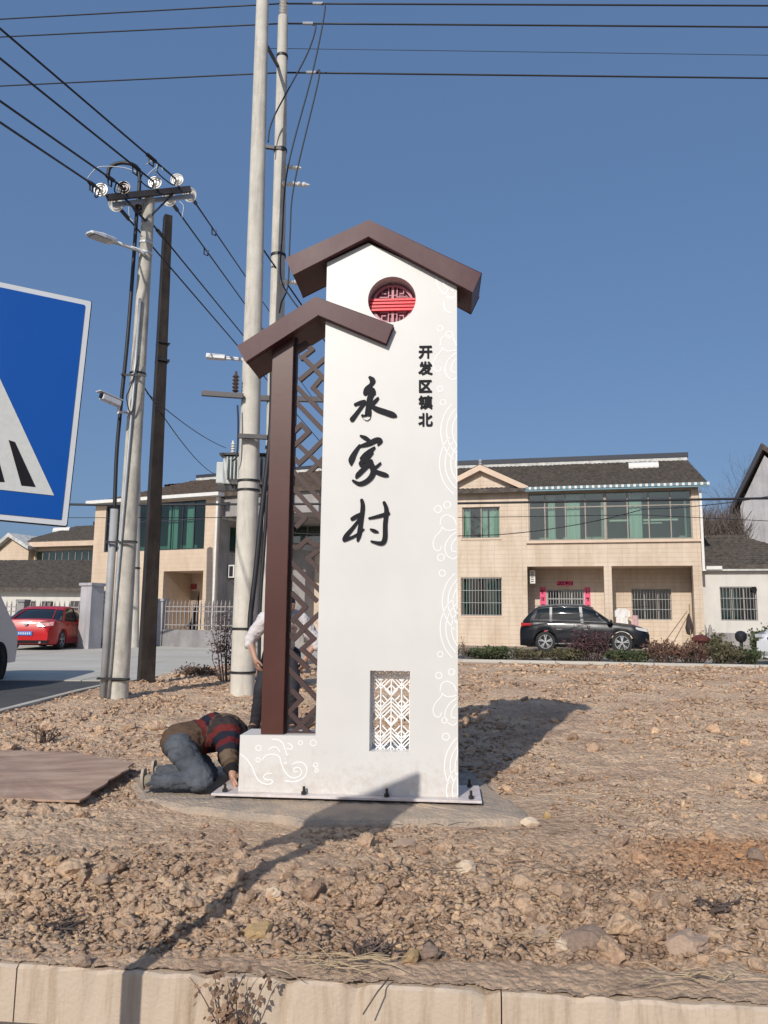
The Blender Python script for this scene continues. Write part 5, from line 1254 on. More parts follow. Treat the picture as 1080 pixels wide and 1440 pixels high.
hb(hd,'eave',M_ridge,x0-.3,x1+.3,-.5,-.003,ze-.1,ze+.12); zr_=dx_(430,712,5)[1]; tiled_roof(hd,x0-.3,x1+.3,-.5,ze+.15,5,zr_,m_=M_rooft2); hb(hd,'end_wall',M_grey,x0+.003,x0+.22,.253,8,0,ze-.15)
# ---------------- house B at the left
yB=R(-24.4); OB=at_y(298,905,33.5); FB,hbB=framed('glazed_house',(OB.x,OB.y),yB,'cream two storey house with dark green glazed upper floor behind the left poles')
bx_=lambda x,y,off=0:FB.px(x,y,off)
zE=bx_(250,702)[1]; x0=bx_(133,740)[0]; x1=0.0; zb=bx_(250,773)[1]; zm=bx_(250,803)[1]
xs0=bx_(148,740)[0]; xs1=bx_(288,740)[0]
mb=MB(); mb.plate([rect(x0,x1,zm,zE),rect(xs0,xs1,zb,zE-.1)],0,.24); mb.build('wall',M_tile2,hbB)
window(hbB,xs0,xs1,zb,zE-.1,.06,9,trans=bx_(250,731)[1],glass=M_greenB,room=M_room,depth=2.4,fm=M_navy,fw=.05,curtain=[(bx_(232,750)[0],bx_(246,750)[0]),(bx_(258,750)[0],bx_(268,750)[0]),(bx_(200,750)[0],bx_(208,750)[0])])
xp0=bx_(228,850)[0];xp1=bx_(284,850)[0]
mb=MB(); mb.plate([rect(x0+.002,xp0,.0,zm-.003)],0,.24); mb.build('wall',M_tile2,hbB)
hb(hbB,'column',M_tile2,xp1,-.003,0,.4,0,zm-.003)
D=2.0; mb=MB(); dr_=rect(bx_(252,850,D)[0],bx_(280,850,D)[0],.1,bx_(266,831,D)[1]); mb.plate([rect(xp0-.3,-.003,0,zm+.1),dr_],D,D+.2); mb.build('porch_back_wall',M_cream,hbB)
window(hbB,dr_[0][0],dr_[1][0],.1,dr_[2][1],D+.08,3,fm=M_door,fw=.09,room=M_roomd,glass=M_clearg)
hb(hbB,'porch_ceiling',M_cream,xp0-.2,-.003,.245,D-.003,zm,zm+.1); hb(hbB,'porch_side_wall',M_tile2,xp0-.2,xp0-.003,.245,D-.003,0,zm-.003)
q=bx_(267,825,D); hb(hbB,'red_plaque',M_doorred,q[0]-.4,q[0]+.4,D-.06,D-.003,q[1]-.12,q[1]+.12)
hb(hbB,'roof_slab',M_porc,x0-.2,.35,-.45,-.003,zE-.02,zE+.13)
# side wall grey
fns=lambda x,y,z:(y,x,z)
zwin=(bx_(298,771)[1]-.1,bx_(298,730)[1]-.15)
mb=MB(); mb.plate([rect(.003,9,0,zE-.03),rect(.75,2.1,zwin[0],zwin[1])],-.22,.0-.0,fn=lambda x,y,z:(y-.0,x+.25,z)); mb.build('side_wall',M_grey,hbB)
mb=MB(); mb.plate([rect(.75,2.1,zwin[0],zwin[1]),rect(.82,2.03,zwin[0]+.07,zwin[1]-.07)],-.16,-.1,fn=lambda x,y,z:(y,x+.25,z)); sw=mb.build('window',M_frame,hbB)
mb=MB(); mb.add([(-.13,1.05,zwin[0]+.05),(-.13,2.3,zwin[0]+.05),(-.13,2.3,zwin[1]-.05),(-.13,1.05,zwin[1]-.05)],[(0,1,2,3)]); mb.build('pane',M_greenB,sw)
hb(hbB,'cornice',M_ridge,.003,.08,.3,9.2,zE-.95,zE-.85); hb(hbB,'lower_block',M_grey,.09,2.2,4.0,9.2,0,zE-2.1); hb(hbB,'lower_block_cap',M_greylt,.05,2.3,3.9,9.3,zE-2.097,zE-1.85)
hb(hbB,'downpipe',M_porc,.01,.11,-.12,-.02,.2,zE-.05)
q=bx_(305,782); ac=thing('air_conditioner',FB.w(.05,.9,zwin[0]-1.15),yB,'white air conditioner hung on the grey side wall of the glazed house','air conditioner'); hb(ac,'casing',M_porc,0,.32,0,.85,0,.58,bevel=.02)
mb=MB(); mb.cyl((.16,-.004,.29),(.16,.01,.29),.01,n=8); hb(ac,'grille',M_dark,.06,.26,-.006,-.002,.06,.52); hb(ac,'bracket',M_dark,0,.34,.1,.16,-.06,-.003)
zr_=bx_(250,676,4.6)[1]; tiled_roof(hbB,x0-.1,5.0,.3,zE+.15,4.6,zr_-.1,m_=M_rooft2,xskew0=2.2); hb(hbB,'ridge',M_ridge,x0+2.3,5,4.5,4.7,zr_-.12,zr_+.04); hb(hbB,'ridge_cap',M_navy,x0+2.3,5,4.48,4.72,zr_+.043,zr_+.2)
tiled_roof(hbB,x0,5.0,9.2,zE+.15,4.75,zr_-.1,name='rear_roof',m_=M_rooft2); hb(hbB,'upper_block',M_grey,.003,4.8,.5+.0,9,zE-.84,zE+.1)
# fence in front of house B
M_fence=mat('fence_metal',(.30,.27,.26),.5,.15,6,0); M_fdark=mat('fence_dark',(.10,.09,.09),.5,.2,6,0); M_block=mat('grey_block_wall',(.25,.24,.24),.9,.2,1.5,.4,25,streak=((.14,.14,.14),.6,(2,2,1)))
def fence(name,p0,p1,zwall,ztop,sp_,label,pm,wm,pick_r=.016,cap=True,skip=0):
    p0=Vector(p0);p1=Vector(p1);d=p1-p0;L=d.length;yaw=math.atan2(d.y,d.x); t=thing(name,p0,yaw,label,'fence')
    if zwall>0: hb(t,'low_wall',wm,0,L,-.12,.12,-.1,zwall)
    for z in (zwall+.18,ztop-.42,ztop-.24): hb(t,'rail',pm,0,L,-.02,.02,z-.02,z+.02)
    n=int(L/sp_); me_=None
    for k in range(n+1):
        if me_ is None:
            mb=MB(); mb.box(-pick_r,pick_r,-.024,.024,zwall+.02,ztop-.12); mb.lathe([(.03,-.02),(.028,.0),(.002,.14)],(0,0,ztop-.12),(0,0,1),6); o=mb.build('picket',pm,t); me_=o.data
        else: o=bpy.data.objects.new('picket',me_); COL.objects.link(o); o.parent=t
        o.location=(k*L/n,0,0)
    return t
fa=at_y(231,905,30.2);fb=at_y(345,901,28.5)
fence('yard_fence',(fa.x,fa.y,.09),(fb.x,fb.y,.09),at_y(280,886,29.3).z-.09,at_y(280,844,29.3).z-.09,.19,'pale picket fence on a grey low wall before the glazed house',M_fence,M_block)
def pillar(px0,px1,ytop,Y,label,m_,yaw=-.35,base=.0):
    c=at_y((px0+px1)/2,905,Y); w_=(px1-px0)/FPX*Y/1.25; zt_=at_y((px0+px1)/2,ytop,Y).z; t=thing('gate_pillar',(c.x,c.y,base),yaw,label,'pillar')
    hb(t,'shaft',m_,-w_/2,w_/2,-w_/2,w_/2,-.2,zt_-base-.10); hb(t,'cap',m_,-w_/2-.05,w_/2+.05,-w_/2-.05,w_/2+.05,zt_-base-.097,zt_-base); return t
pillar(218,232,842,30.3,'pale concrete pillar at the left end of the picket fence on the grey wall',M_greylt)
pillar(112,139,820,27.5,'broad grey concrete gate pillar right of the red car',M_greylt,-.5)
pillar(22,35,843,30.5,'dark weathered pillar between the pickets behind the red car',M_block,-.2)
fa=at_y(-60,900,31.2);fb=at_y(108,905,30.0)
fence('yard_fence',(fa.x,fa.y,.09),(fb.x,fb.y,.09),.45,at_y(60,845,30.5).z-.09,.21,'pale picket fence behind the red car',M_fence,M_block)
fa=at_y(139,905,28.3);fb=at_y(150,905,31); fence('yard_gate',(fa.x,fa.y,.09),(fb.x,fb.y,.09),0.05,at_y(142,830,29).z-.09,.2,'dark metal gate beside the broad grey pillar',M_fdark,M_block)
# ---------------- house C low white, and D2 gable behind
yC=R(-8); OC=at_y(126,900,37.0); FC,hc=framed('low_white_house',(OC.x,OC.y),yC,'low white walled house with dark tiled roof at the far left')
cx_=lambda x,y,off=0:FC.px(x,y,off)
zt=cx_(60,829)[1]; xa=cx_(-160,850)[0]; hh=[rect(cx_(a,860)[0],cx_(b,860)[0],cx_(60,873)[1],cx_(60,845)[1]) for a,b in ((36,50),(58,74))]
mb=MB(); mb.plate([rect(xa,0,0,zt)]+hh,0,.22); mb.build('wall',M_plaster,hc)
for h_ in hh: window(hc,h_[0][0],h_[1][0],h_[0][1],h_[2][1],.1,2,bars=True,glass=M_clearg)
q=cx_(107,860); hb(hc,'door',M_door,q[0]-.3,q[0]+.4,-.03,-.002,0,q[1]+.5)
zr=cx_(60,788,4.2)[1]; tiled_roof(hc,xa-.3,.5,-.4,zt,4.2,zr,m_=M_rooft,rows=22); tiled_roof(hc,xa-.3,.5,8.6,zt,4.3,zr,name='rear_roof'); hb(hc,'end_wall',M_plaster,-.22,-.003,.225,8.4,0,zt-.1)
mb=MB(); mb.plate([[(.0,zt-.1),(8.4,zt-.1),(4.2,zr-.12)]],-.2,-.01,fn=lambda x,y,z:(y,x,z)); mb.build('gable_wall',M_plaster,hc)
yG=R(-20); OG=at_y(135,830,50.0); FG,hg=framed('far_gable_house',(OG.x,OG.y),yG,'distant cream house with a small gable and green window band at the far left')
gx=lambda x,y,off=0:FG.px(x,y,off)
ze=gx(90,769)[1]; xa=gx(-60,780)[0]; xg=gx(48,780)[0]; xg0=gx(3,780)[0]; zap=gx(28,757)[1]; zz=gx(28,772)[1]
bh=rect(gx(50,780)[0],gx(133,780)[0],gx(90,790)[1],gx(90,774)[1])
mb=MB(); mb.plate([rect(xg+.003,0,0,ze),bh],0,.25); mb.build('wall',M_tile2,hg); window(hg,bh[0][0],bh[1][0],bh[0][1],bh[2][1],.08,9,glass=M_green,room=M_room,fw=.06)
hw=rect(gx(18,790)[0],gx(32,790)[0],gx(25,798)[1],gx(25,790)[1]); mb=MB(); mb.plate([[(xg0,0),(xg,0),(xg,zz),(gx(26,757)[0],zap),(xg0,zz-.3)],hw],-.5,.2); mb.build('gable_bay',M_tile2,hg); window(hg,hw[0][0],hw[1][0],hw[0][1],hw[2][1],-.35,2,glass=M_green)
mb=MB(); ga=(gx(26,757)[0],zap); mb.plate([[(xg0-.4,zz-.45),(ga[0],ga[1]+.02),(xg+.3,zz-.12),(xg+.3,zz+.1),(ga[0],ga[1]+.3),(xg0-.4,zz-.2)]],-.9,4); mb.build('gable_roof',M_ridge,hg)
hb(hg,'eave',M_cream,xg,0.3,-.5,-.003,ze,ze+.32); zr=gx(90,741,5)[1]; tiled_roof(hg,xg-1,0.5,-.3,ze+.35,5,zr,m_=M_rooft); hb(hg,'ridge',M_navy,xg+.5,.5,4.9,5.1,zr,zr+.3)
x0=gx(76,748,3.5)[0];x1=gx(99,748,3.5)[0]; solar('solar_heater',FG,yG,x0,x1,gx(86,751,3.5)[1],3.5,1.3,'white tank solar heater with two bright rails on the far left roof',(zr-ze-.35)/5.3)
# ------------------------------------------------------------------ cars
M_tyre=mat('tyre',(.02,.02,.02),.8,.2,8,.2,60); M_rim=mat('alloy_rim',(.40,.41,.43),.4,.08,6,0,metal=.6); M_trim=mat('black_trim',(.015,.015,.017),.8,.1,6,.1,60,spec=.15)
M_cglass=mat('car_glass',(.012,.016,.018),.03,.1,3,0,rvar=0); M_chrome=mat('chrome',(.38,.38,.39),.3,.05,5,0,metal=1.0)
M_lampr=mat('tail_lamp_red',(.45,.02,.02),.15,.1,8,0,coat=.8); M_lampc=mat('head_lamp_clear',(.55,.56,.58),.1,.1,20,.2,50,coat=1); M_platew=mat('number_plate_blue',(.03,.16,.5),.4,.1,8,0)
M_pil=mat('door_pillar_grey',(.16,.165,.17),.4,.1,5,0)
def paint(name,c): return mat(name,c,.35,.04,2,0,30,coat=.3,spec=.3)
def car(name,loc,rz,label,cat,pm,L=4.6,W=1.8,H=1.47,wb=2.7,wr=.33,kind='sedan',plate_txt=None,rimm=None):
    """car pointing along +x, origin on ground at centre"""
    t=thing(name,loc,rz,label,cat)
    hw=W/2; gc=.19; fa,ra=wb/2,-wb/2
    h=H
    if kind=='sedan':
        top=[(-L/2,.72),(-L/2+.05,.98),(-L/2+.5,1.03),(-L/2+.95,1.03),(-.3,1.00),(.6,.98),(1.15,.95),(1.75,.86),(2.05,.74),(L/2-.02,.58)]
        gh=[(-L/2+.55,1.02),(-1.15,1.30),(-.65,H-.02),(-.1,H),(.35,H-.05),(1.22,.94)]
    else:
        top=[(-L/2+.02,.88),(-L/2+.08,1.12),(-L/2+.3,1.16),(-1,1.16),(0,1.13),(.8,1.10),(1.2,1.08),(1.75,1.02),(2.1,.90),(L/2-.03,.70)]
        gh=[(-L/2+.12,1.16),(-L/2+.42,1.50),(-L/2+.66,H-.06),(-.8,H),(0,H-.01),(.32,H-.09),(1.08,1.08)]
    def interp(P_,x):
        if x<=P_[0][0]:return P_[0][1]
        for a,b in zip(P_[:-1],P_[1:]):
            if x<=b[0]: return a[1]+(b[1]-a[1])*(x-a[0])/(b[0]-a[0])
        return P_[-1][1]
    xs=sorted(set([round(x,3) for x in np.linspace(-L/2,L/2,45)]+[round(c+s_*wr*f,3) for c in (fa,ra) for s_ in (-1,1) for f in (1.12,1.0,.8,.5,.2)]+[fa,ra]))
    mb=MB(); vs=[];NS=11
    def halfw(x):
        e=abs(x)/(L/2); return hw*(1-.18*max(0,(e-.72)/.28)**2.2)
    def sill(x):
        z=gc+.03*max(0,(abs(x)-L/2+.4)/.4)
        for c in (fa,ra):
            d=abs(x-c)
            if d<wr*1.14: z=max(z,wr+math.sqrt(max(0,(wr*1.14)**2-d*d))*.98)
        return z
    for x in xs:
        zt_=interp(top,x);w_=halfw(x);z0=sill(x); zb_=max(z0,.30)
        e=max(0,(abs(x)-(L/2-.12))/.12)
        sh=zt_-.12
        pts=[(w_*.93-.0,z0),(w_*.985,min(z0+.06,sh-.05)),(w_*1.0,max(z0+.02,.55)),(w_*.985,max(z0+.03,.68)),(w_*.99,max(z0+.04,min(.76,sh-.02))),(w_*.965,max(z0+.06,sh)),(w_*.92,max(z0+.07,zt_-.04)),(w_*.80,max(z0+.08,zt_-.005)),(w_*.5,max(z0+.08,zt_+.015)),(w_*.2,max(z0+.08,zt_+.02)),(0,max(z0+.08,zt_+.022))]
        for y,z in pts: vs.append((x,y,z))
        for y,z in pts[-2::-1]: vs.append((x,-y,z))
    m_=2*NS-1;fs=[]
    for i in range(len(xs)-1):
        for j in range(m_-1): fs.append((i*m_+j,i*m_+j+1,(i+1)*m_+j+1,(i+1)*m_+j))
    fs.append(tuple(range(m_))[::-1]);fs.append(tuple((len(xs)-1)*m_+j for j in range(m_)))
    mb.add(vs,fs); b=mb.build('body',pm,t,smooth=True)
    b.data.set_sharp_from_angle(angle=R(38))
    # underbody
    hb(t,'underbody',M_trim,-L/2+.25,L/2-.25,-hw*.86,hw*.86,gc-.02,.5)
    # greenhouse
    mb=MB(); vs=[];m_=7; gx_=np.linspace(gh[0][0],gh[-1][0],26)
    for x in gx_:
        zt_=interp(gh,x);zb_=interp(top,x)-.05; f=max(0,(zt_-zb_))/(H-.95); wb_=halfw(x)*.95; wt_=wb_-.13*min(1,max(0,zt_-zb_-.05)/.42)
        for y,z in ((wb_,zb_),(wb_*.5+wt_*.5+.012,(zb_+zt_)/2),(wt_,max(zb_,zt_-.035)),(wt_*.85,zt_)): vs.append((x,y,z))
        vs.append((x,0,zt_+.02))
        for y,z in ((wt_*.85,zt_),(wt_,max(zb_,zt_-.035)),(wb_*.5+wt_*.5+.012,(zb_+zt_)/2),(wb_,zb_)): vs.append((x,-y,z))
    m_=9;fs=[]
    for i in range(len(gx_)-1):
        for j in range(m_-1): fs.append((i*m_+j,i*m_+j+1,(i+1)*m_+j+1,(i+1)*m_+j))
    mb.add(vs,fs); gr=mb.build('greenhouse',M_cglass,t,smooth=True)
    # roof skin + pillars over the glass
    def side(x,f,o=.012):
        zt_=interp(gh,x);zb_=interp(top,x)-.05; wb_=halfw(x)*.95; wt_=wb_-.13*min(1,max(0,zt_-zb_-.05)/.42)
        z=zb_+(zt_-.03-zb_)*f; 
        y=(wb_+(wb_*.5+wt_*.5+.012-wb_)*f*2) if f<.5 else (wb_*.5+wt_*.5+.012)+(wt_-(wb_*.5+wt_*.5+.012))*(f-.5)*2
        return y+o,z
    xr0=gh[1][0]+.15 if kind=='sedan' else gh[1][0]+.05; xr1=gh[-2][0]+.05; xx=np.linspace(xr0,xr1,14); vs=[];fs=[]
    for x in xx:
        zt_=interp(gh,x); y,z=side(x,1.0,.006)
        P_=[(y+.003,z-.025),(y,z+.004),(y*.86,zt_+.008),(y*.5,zt_+.024),(0,zt_+.03)]
        for q in P_: vs.append((x,q[0],q[1]))
        for q in P_[-2::-1]: vs.append((x,-q[0],q[1]))
    for i in range(len(xx)-1):
        for j in range(8): fs.append((i*9+j,i*9+j+1,(i+1)*9+j+1,(i+1)*9+j))
    mb=MB();mb.add(vs,fs);mb.build('roof',pm,t,smooth=True)
    def pillar_(xb,xt,wd,m2,nm_):
        for s_ in (1,-1):
            vs=[]
            for f in (0.0,.25,.5,.75,1.0):
                x=xb+(xt-xb)*f
                for dx in (-wd/2,wd/2):
                    y,z=side(x+dx,f); vs.append((x+dx,s_*y,z))
            mb=MB(); mb.add(vs,[(2*k,2*k+1,2*k+3,2*k+2) for k in range(4)]); mb.build(nm_,m2,t)
    pillar_(gh[-1][0]-.15,gh[-2][0]+.1,.09,pm,'pillar'); pillar_(-.02,-.08,.10,M_trim if kind=='sedan' else M_pil,'pillar')
    if kind=='sedan': pillar_(-1.35,-1.0,.28,pm,'pillar')
    else: pillar_(-1.15,-1.15,.09,M_pil,'pillar'); pillar_(-L/2+.45,-L/2+.62,.16,pm,'pillar')
    # chrome beltline
    if kind!='sedan':
        for s_ in (1,-1):
            vs=[];
            for x in np.linspace(-L/2+.5,1.0,12):
                y,z=side(x,0,.016); vs+=[(x,s_*y,z+.045),(x,s_*y,z+.07)]
            mb=MB();mb.add(vs,[(2*k,2*k+2,2*k+3,2*k+1) for k in range(11)]);mb.build('belt_trim',M_chrome,t)
            mb=MB(); mb.box(-1.0,1.0,s_*(hw*.99)-.015,s_*(hw*.99)+.015,.30,.33); mb.build('sill_trim',M_chrome,t)
            mb=MB(); mb.tube([(-L/2+.55,s_*.62,H-.02),(-1.0,s_*.64,H+.045),(0,s_*.64,H+.04),(.35,s_*.62,H-.06)],.016,n=6); mb.build('roof_rail',M_chrome,t)
    # door seams + handles
    for s_ in (1,-1):
        for x in (1.0,-.03,-1.0):
            mb=MB(); vs=[]
            for z in (.32,.55,.68,.76,interp(top,x)-.14): vs+=[(x-.006,s_*(halfw(x)*1.0+.004),z),(x+.006,s_*(halfw(x)*1.0+.004),z)]
            mb.add(vs,[(2*k,2*k+1,2*k+3,2*k+2) for k in range(4)]); mb.build('door_seam',M_trim,t)
        for x in (.15,-.85): mb=MB(); mb.box(x-.1,x+.1,s_*hw*.985,s_*hw*.985+s_*.035,.82,.85) if s_>0 else mb.box(x-.1,x+.1,-hw*.985-.035,-hw*.985,.82,.85); mb.build('door_handle',M_chrome if kind!='sedan' else pm,t)
        mb=MB(); mb.lathe([(.01,-.11),(.08,-.09),(.10,0),(.08,.09),(.01,.11)],(.95,s_*(hw+.10),1.04 if kind=='sedan' else 1.12),(0,1,0),10); mb.bar((.95,s_*hw*.85,.98),(.95,s_*(hw+.05),1.02),.04,.04); mb.build('mirror',pm,t,smooth='auto')
    # wheels
    for cx in (fa,ra):
        for s_ in (1,-1):
            w0=MB(); yo=s_*(hw-.02); yi=s_*(hw-.24); w0.lathe([(wr*.62,-.11),(wr*.95,-.11),(wr,-.07),(wr,.07),(wr*.95,.105),(wr*.68,.11),(wr*.66,.06)],(cx,(yo+yi)/2,wr),(0,s_,0),28); wh=w0.build('wheel',M_tyre,t,smooth='auto')
            rm=MB(); rm.lathe([(.01,.06),(wr*.66,.04),(wr*.66,-.05)],(cx,(yo+yi)/2,wr),(0,s_,0),24); rm.build('wheel_well_disc',M_trim,wh)
            rm=MB(); c=Vector((cx,(yo+yi)/2+s_*.095,wr))
            for k in range(5):
                for dd in (-.16,.16):
                    a=2*math.pi*k/5+.3; a2=a+dd; rm.bar(c+Vector((math.cos(a)*.04,0,math.sin(a)*.04)),c+Vector((math.cos(a2)*wr*.66,-s_*.01,math.sin(a2)*wr*.66)),.035,.02,up=(0,1,0))
            rm.cyl(c-Vector((0,.01*s_,0)),c+Vector((0,.01*s_,0)),.05,n=12)
            vs=[(cx+wr*.66*math.cos(a),c.y,wr+wr*.66*math.sin(a)) for a in np.linspace(0,2*math.pi,29)]; rm.tube(vs,.014,n=5)
            rm.build('rim',rimm or M_rim,wh)
    # lights
    xb=-L/2;xf=L/2
    for s_ in (1,-1):
        if kind=='sedan':
            vs=[];
            for (y,z) in ((.38,.80),(.42,.92),(.62,.97),(.86,.95),(.84,.82),(.62,.78)):
                ex_2=.02 if y<.7 else -.03; vs.append((xb+(.035 if z>.9 else -.004)-.02+(.16 if y>.8 else 0),s_*y,z))
            mb=MB(); n=len(vs); mb.add(vs+[(v[0]-.012,v[1],v[2]) for v in vs],[tuple(range(n,2*n))]+[(k,(k+1)%n,(k+1)%n+n,k+n) for k in range(n)]); mb.build('tail_lamp',M_lampr2,t)
            mb=MB(); mb.obox((xf-.22,s_*.66,.66),(.2,s_*-.06,-.03),(0,.14,0),(0,0,.06)); mb.build('headlight',M_lampc,t,bevel=.02)
        else:
            mb=MB(); mb.obox((xb+.10,s_*.72,1.0),(.06,0,0),(0.02,s_*.19,0),(.0,0,.075)); mb.build('tail_lamp',M_lampr,t,bevel=.02)
            mb=MB(); mb.obox((xb+.28,s_*(hw-.035),1.0),(.17,0,0),(0,.02,0),(.0,0,.05)); mb.build('tail_lamp',M_lampr,t,bevel=.015)
            mb=MB(); mb.obox((xf-.25,s_*.72,.86),(.20,0,-.04),(-.02,s_*.15,0),(.0,0,.05)); mb.build('headlight',M_lampc,t,bevel=.02)
    mb=MB(); mb.box(xb-.035,xb-.015,-.24,.24,.50,.63); pl_=mb.build('number_plate',M_platew,t)
    if kind=='sedan':
        for k,ch in enumerate([0,1,2,3,4,5]):
            mb=MB(); y=-.18+.07*k; mb.box(xb-.038,xb-.036,y,y+.035,.53,.60); mb.build('plate_character',M_signw,pl_)
        mb=MB(); mb.lathe([(.01,-.01),(.065,-.01),(.065,.008),(.01,.012)],(xb-.01,0,.87),(-1,0,.1),16); mb.build('badge',M_chrome,t)
        mb=MB(); mb.box(xb-.01,xb+.1,-.75,.75,.235,.34); mb.build('bumper_skirt',M_trim,t)
        for s_ in (1,-1): mb=MB(); mb.cyl((xb-.04,s_*.5,.27),(xb+.1,s_*.5,.27),.04,n=10); mb.build('exhaust',M_chrome,t)
        mb=MB(); mb.box(xb+.05,xb+.42,-.70,.70,1.035,1.05); 
        # rear window frame edge
        mb=MB(); mb.tube([(gh[0][0]-.01,-.66,1.045),(gh[1][0]-.0,-.52,1.31),(gh[1][0]+.16,-.5,1.36)],.016,n=5); mb.tube([(gh[0][0]-.01,.66,1.045),(gh[1][0]-.0,.52,1.31),(gh[1][0]+.16,.5,1.36)],.016,n=5); o=mb.build('rear_window_trim',pm,t)
    else:
        mb=MB(); mb.obox((xf-.04,0,.66),(.02,0,0),(0,.42,0),(0,0,.13)); gl_=mb.build('front_grille',M_trim,t)
        for k in range(4): mb=MB(); mb.box(xf-.018,xf-.008,-.4,.4,.56+.06*k,.575+.06*k); mb.build('grille_bar',M_chrome,gl_)
        mb=MB(); mb.obox((xf-.10,0,.34),(.10,0,0),(0,.72,0),(0,0,.09)); mb.build('bumper_skirt',M_trim,t,bevel=.03)
        for cx in (fa,ra):
            for s_ in (1,-1):
                vs=[(cx+(wr*1.18)*math.cos(a),s_*(halfw(cx)+.004),wr+(wr*1.18)*math.sin(a)) for a in np.linspace(-.15,math.pi+.15,20)]; mb=MB(); mb.tube(vs,.03,n=6); mb.build('arch_trim',M_trim,t)
    return t
M_lampr2=mat('tail_lamp_pale',(.62,.30,.28),.12,.35,14,.1,40,coat=1)
M_redp=paint('red_paint',(.46,.006,.010)); M_blackp=paint('black_paint',(.006,.007,.011)); M_whitep=paint('white_paint',(.72,.73,.74)); M_silver=mat('silver_paint',(.42,.45,.49),.45,.05,2,0,30,metal=.0,coat=.4)
# red sedan
car('parked_car',(-11.85,27.85,.095),R(90+3),'red sedan parked at the far left, seen from behind','car',M_redp,L=4.6,W=1.78,H=1.46,wb=2.65,wr=.325,kind='sedan')
sc_=at_y(822,915,29.4); car('parked_car',(sc_.x,sc_.y,.09),R(-17),'black suv parked in front of the tiled house','car',M_blackp,L=4.62,W=1.84,H=1.71,wb=2.72,wr=.375,kind='suv')
# white car at right edge: nose points left toward the camera
wc=at_y(1048,940,21.3); fwd=Vector((math.cos(R(205)),math.sin(R(205)),0))
car('parked_car',(wc.x+3.1,wc.y+1.0,.05),R(205),'white car nosing in at the right edge of the picture','car',M_whitep,L=4.62,W=1.84,H=1.55,wb=2.72,wr=.33,kind='suv')
# silver van at left edge
vt=thing('parked_van',(-8.12,13.4,.0),R(90+4),'grey silver van cut off by the left edge','van')
Lv,Wv,Hv=4.9,1.78,1.95
prof=[(-Lv/2+.02,.45),(-Lv/2-.0,.62),(-Lv/2+.03,1.05),(-Lv/2+.16,1.5),(-Lv/2+.35,Hv-.1),(-Lv/2+.6,Hv),(.9,Hv),(1.5,Hv-.2),(2.1,1.15),(2.4,.95),(Lv/2,.6),(Lv/2-.05,.3),(-Lv/2+.1,.28)]
ys=[-1,-.97,-.88,-.6,0,.6,.88,.97,1]; vs=[];fs=[]
def vclamp(z): return 1-.13*max(0,(z-1.0)/(Hv-1.0))**1.3
n=len(prof)
cxp=sum(p[0] for p in prof)/n;czp=sum(p[1] for p in prof)/n
for y in ys:
    s_=1-.10*max(0,(abs(y)-.85)/.15)**2
    for x,z in prof: vs.append((cxp+(x-cxp)*(1-(1-s_)*.35),y*Wv/2*vclamp(z),czp+(z-czp)*(1-(1-s_)*.25)))
for i in range(len(ys)-1):
    for j in range(n): fs.append((i*n+j,(i+1)*n+j,(i+1)*n+(j+1)%n,i*n+(j+1)%n))
fs+=[tuple(range(n))[::-1],tuple((len(ys)-1)*n+j for j in range(n))]
mb=MB();mb.add(vs,fs);b=mb.build('body',M_silver,vt,smooth=True);bpy.context.view_layer.update();b.data.set_sharp_from_angle(angle=R(50))
for s_ in (1,-1):
    mb=MB(); y0=Wv/2*vclamp(1.25)+.004;y1=Wv/2*vclamp(1.72)+.004; mb.add([(-2.1,s_*y0,1.15),(-.9,s_*y0,1.15),(-.9,s_*y1,1.72),(-1.95,s_*y1,1.72)],[(0,1,2,3)]); mb.build('side_window',M_cglass,vt)
    mb=MB(); mb.add([(-.8,s_*y0,1.15),(.5,s_*y0,1.15),(.5,s_*y1,1.72),(-.8,s_*y1,1.72)],[(0,1,2,3)]); mb.build('side_window',M_cglass,vt)
    for cx in (-1.45,1.5):
        w0=MB(); w0.lathe([(.2,-.1),(.30,-.1),(.32,-.06),(.32,.06),(.3,.1),(.2,.1)],(cx,s_*(Wv/2-.09),.32),(0,s_,0),24); wh=w0.build('wheel',M_tyre,vt,smooth='auto'); w0=MB(); w0.lathe([(.01,.07),(.2,.09)],(cx,s_*(Wv/2-.09),.32),(0,s_,0),18); w0.build('rim',M_rim,wh)
        w0=MB(); w0.lathe([(.40,-.02),(.40,.02)],(cx,s_*(Wv/2-.01),.34),(0,s_,0),28); w0.build('wheel_arch',M_trim,vt)
    mb=MB(); mb.obox((-Lv/2+.10,s_*.79,.98),(.07,0,0),(0,.09,0),(.02,0,.13)); mb.build('tail_lamp',M_lampr,vt,bevel=.02)
mb=MB(); mb.add([(-Lv/2+.03,-.62,1.12),(-Lv/2+.03,.62,1.12),(-Lv/2+.25,.56,1.68),(-Lv/2+.25,-.56,1.68)],[(0,1,2,3)]); mb.build('rear_window',M_cglass,vt)
mb=MB(); mb.box(-Lv/2-.03,-Lv/2+.1,-.8,.8,.42,.56); mb.build('bumper',M_silver,vt,bevel=.03)
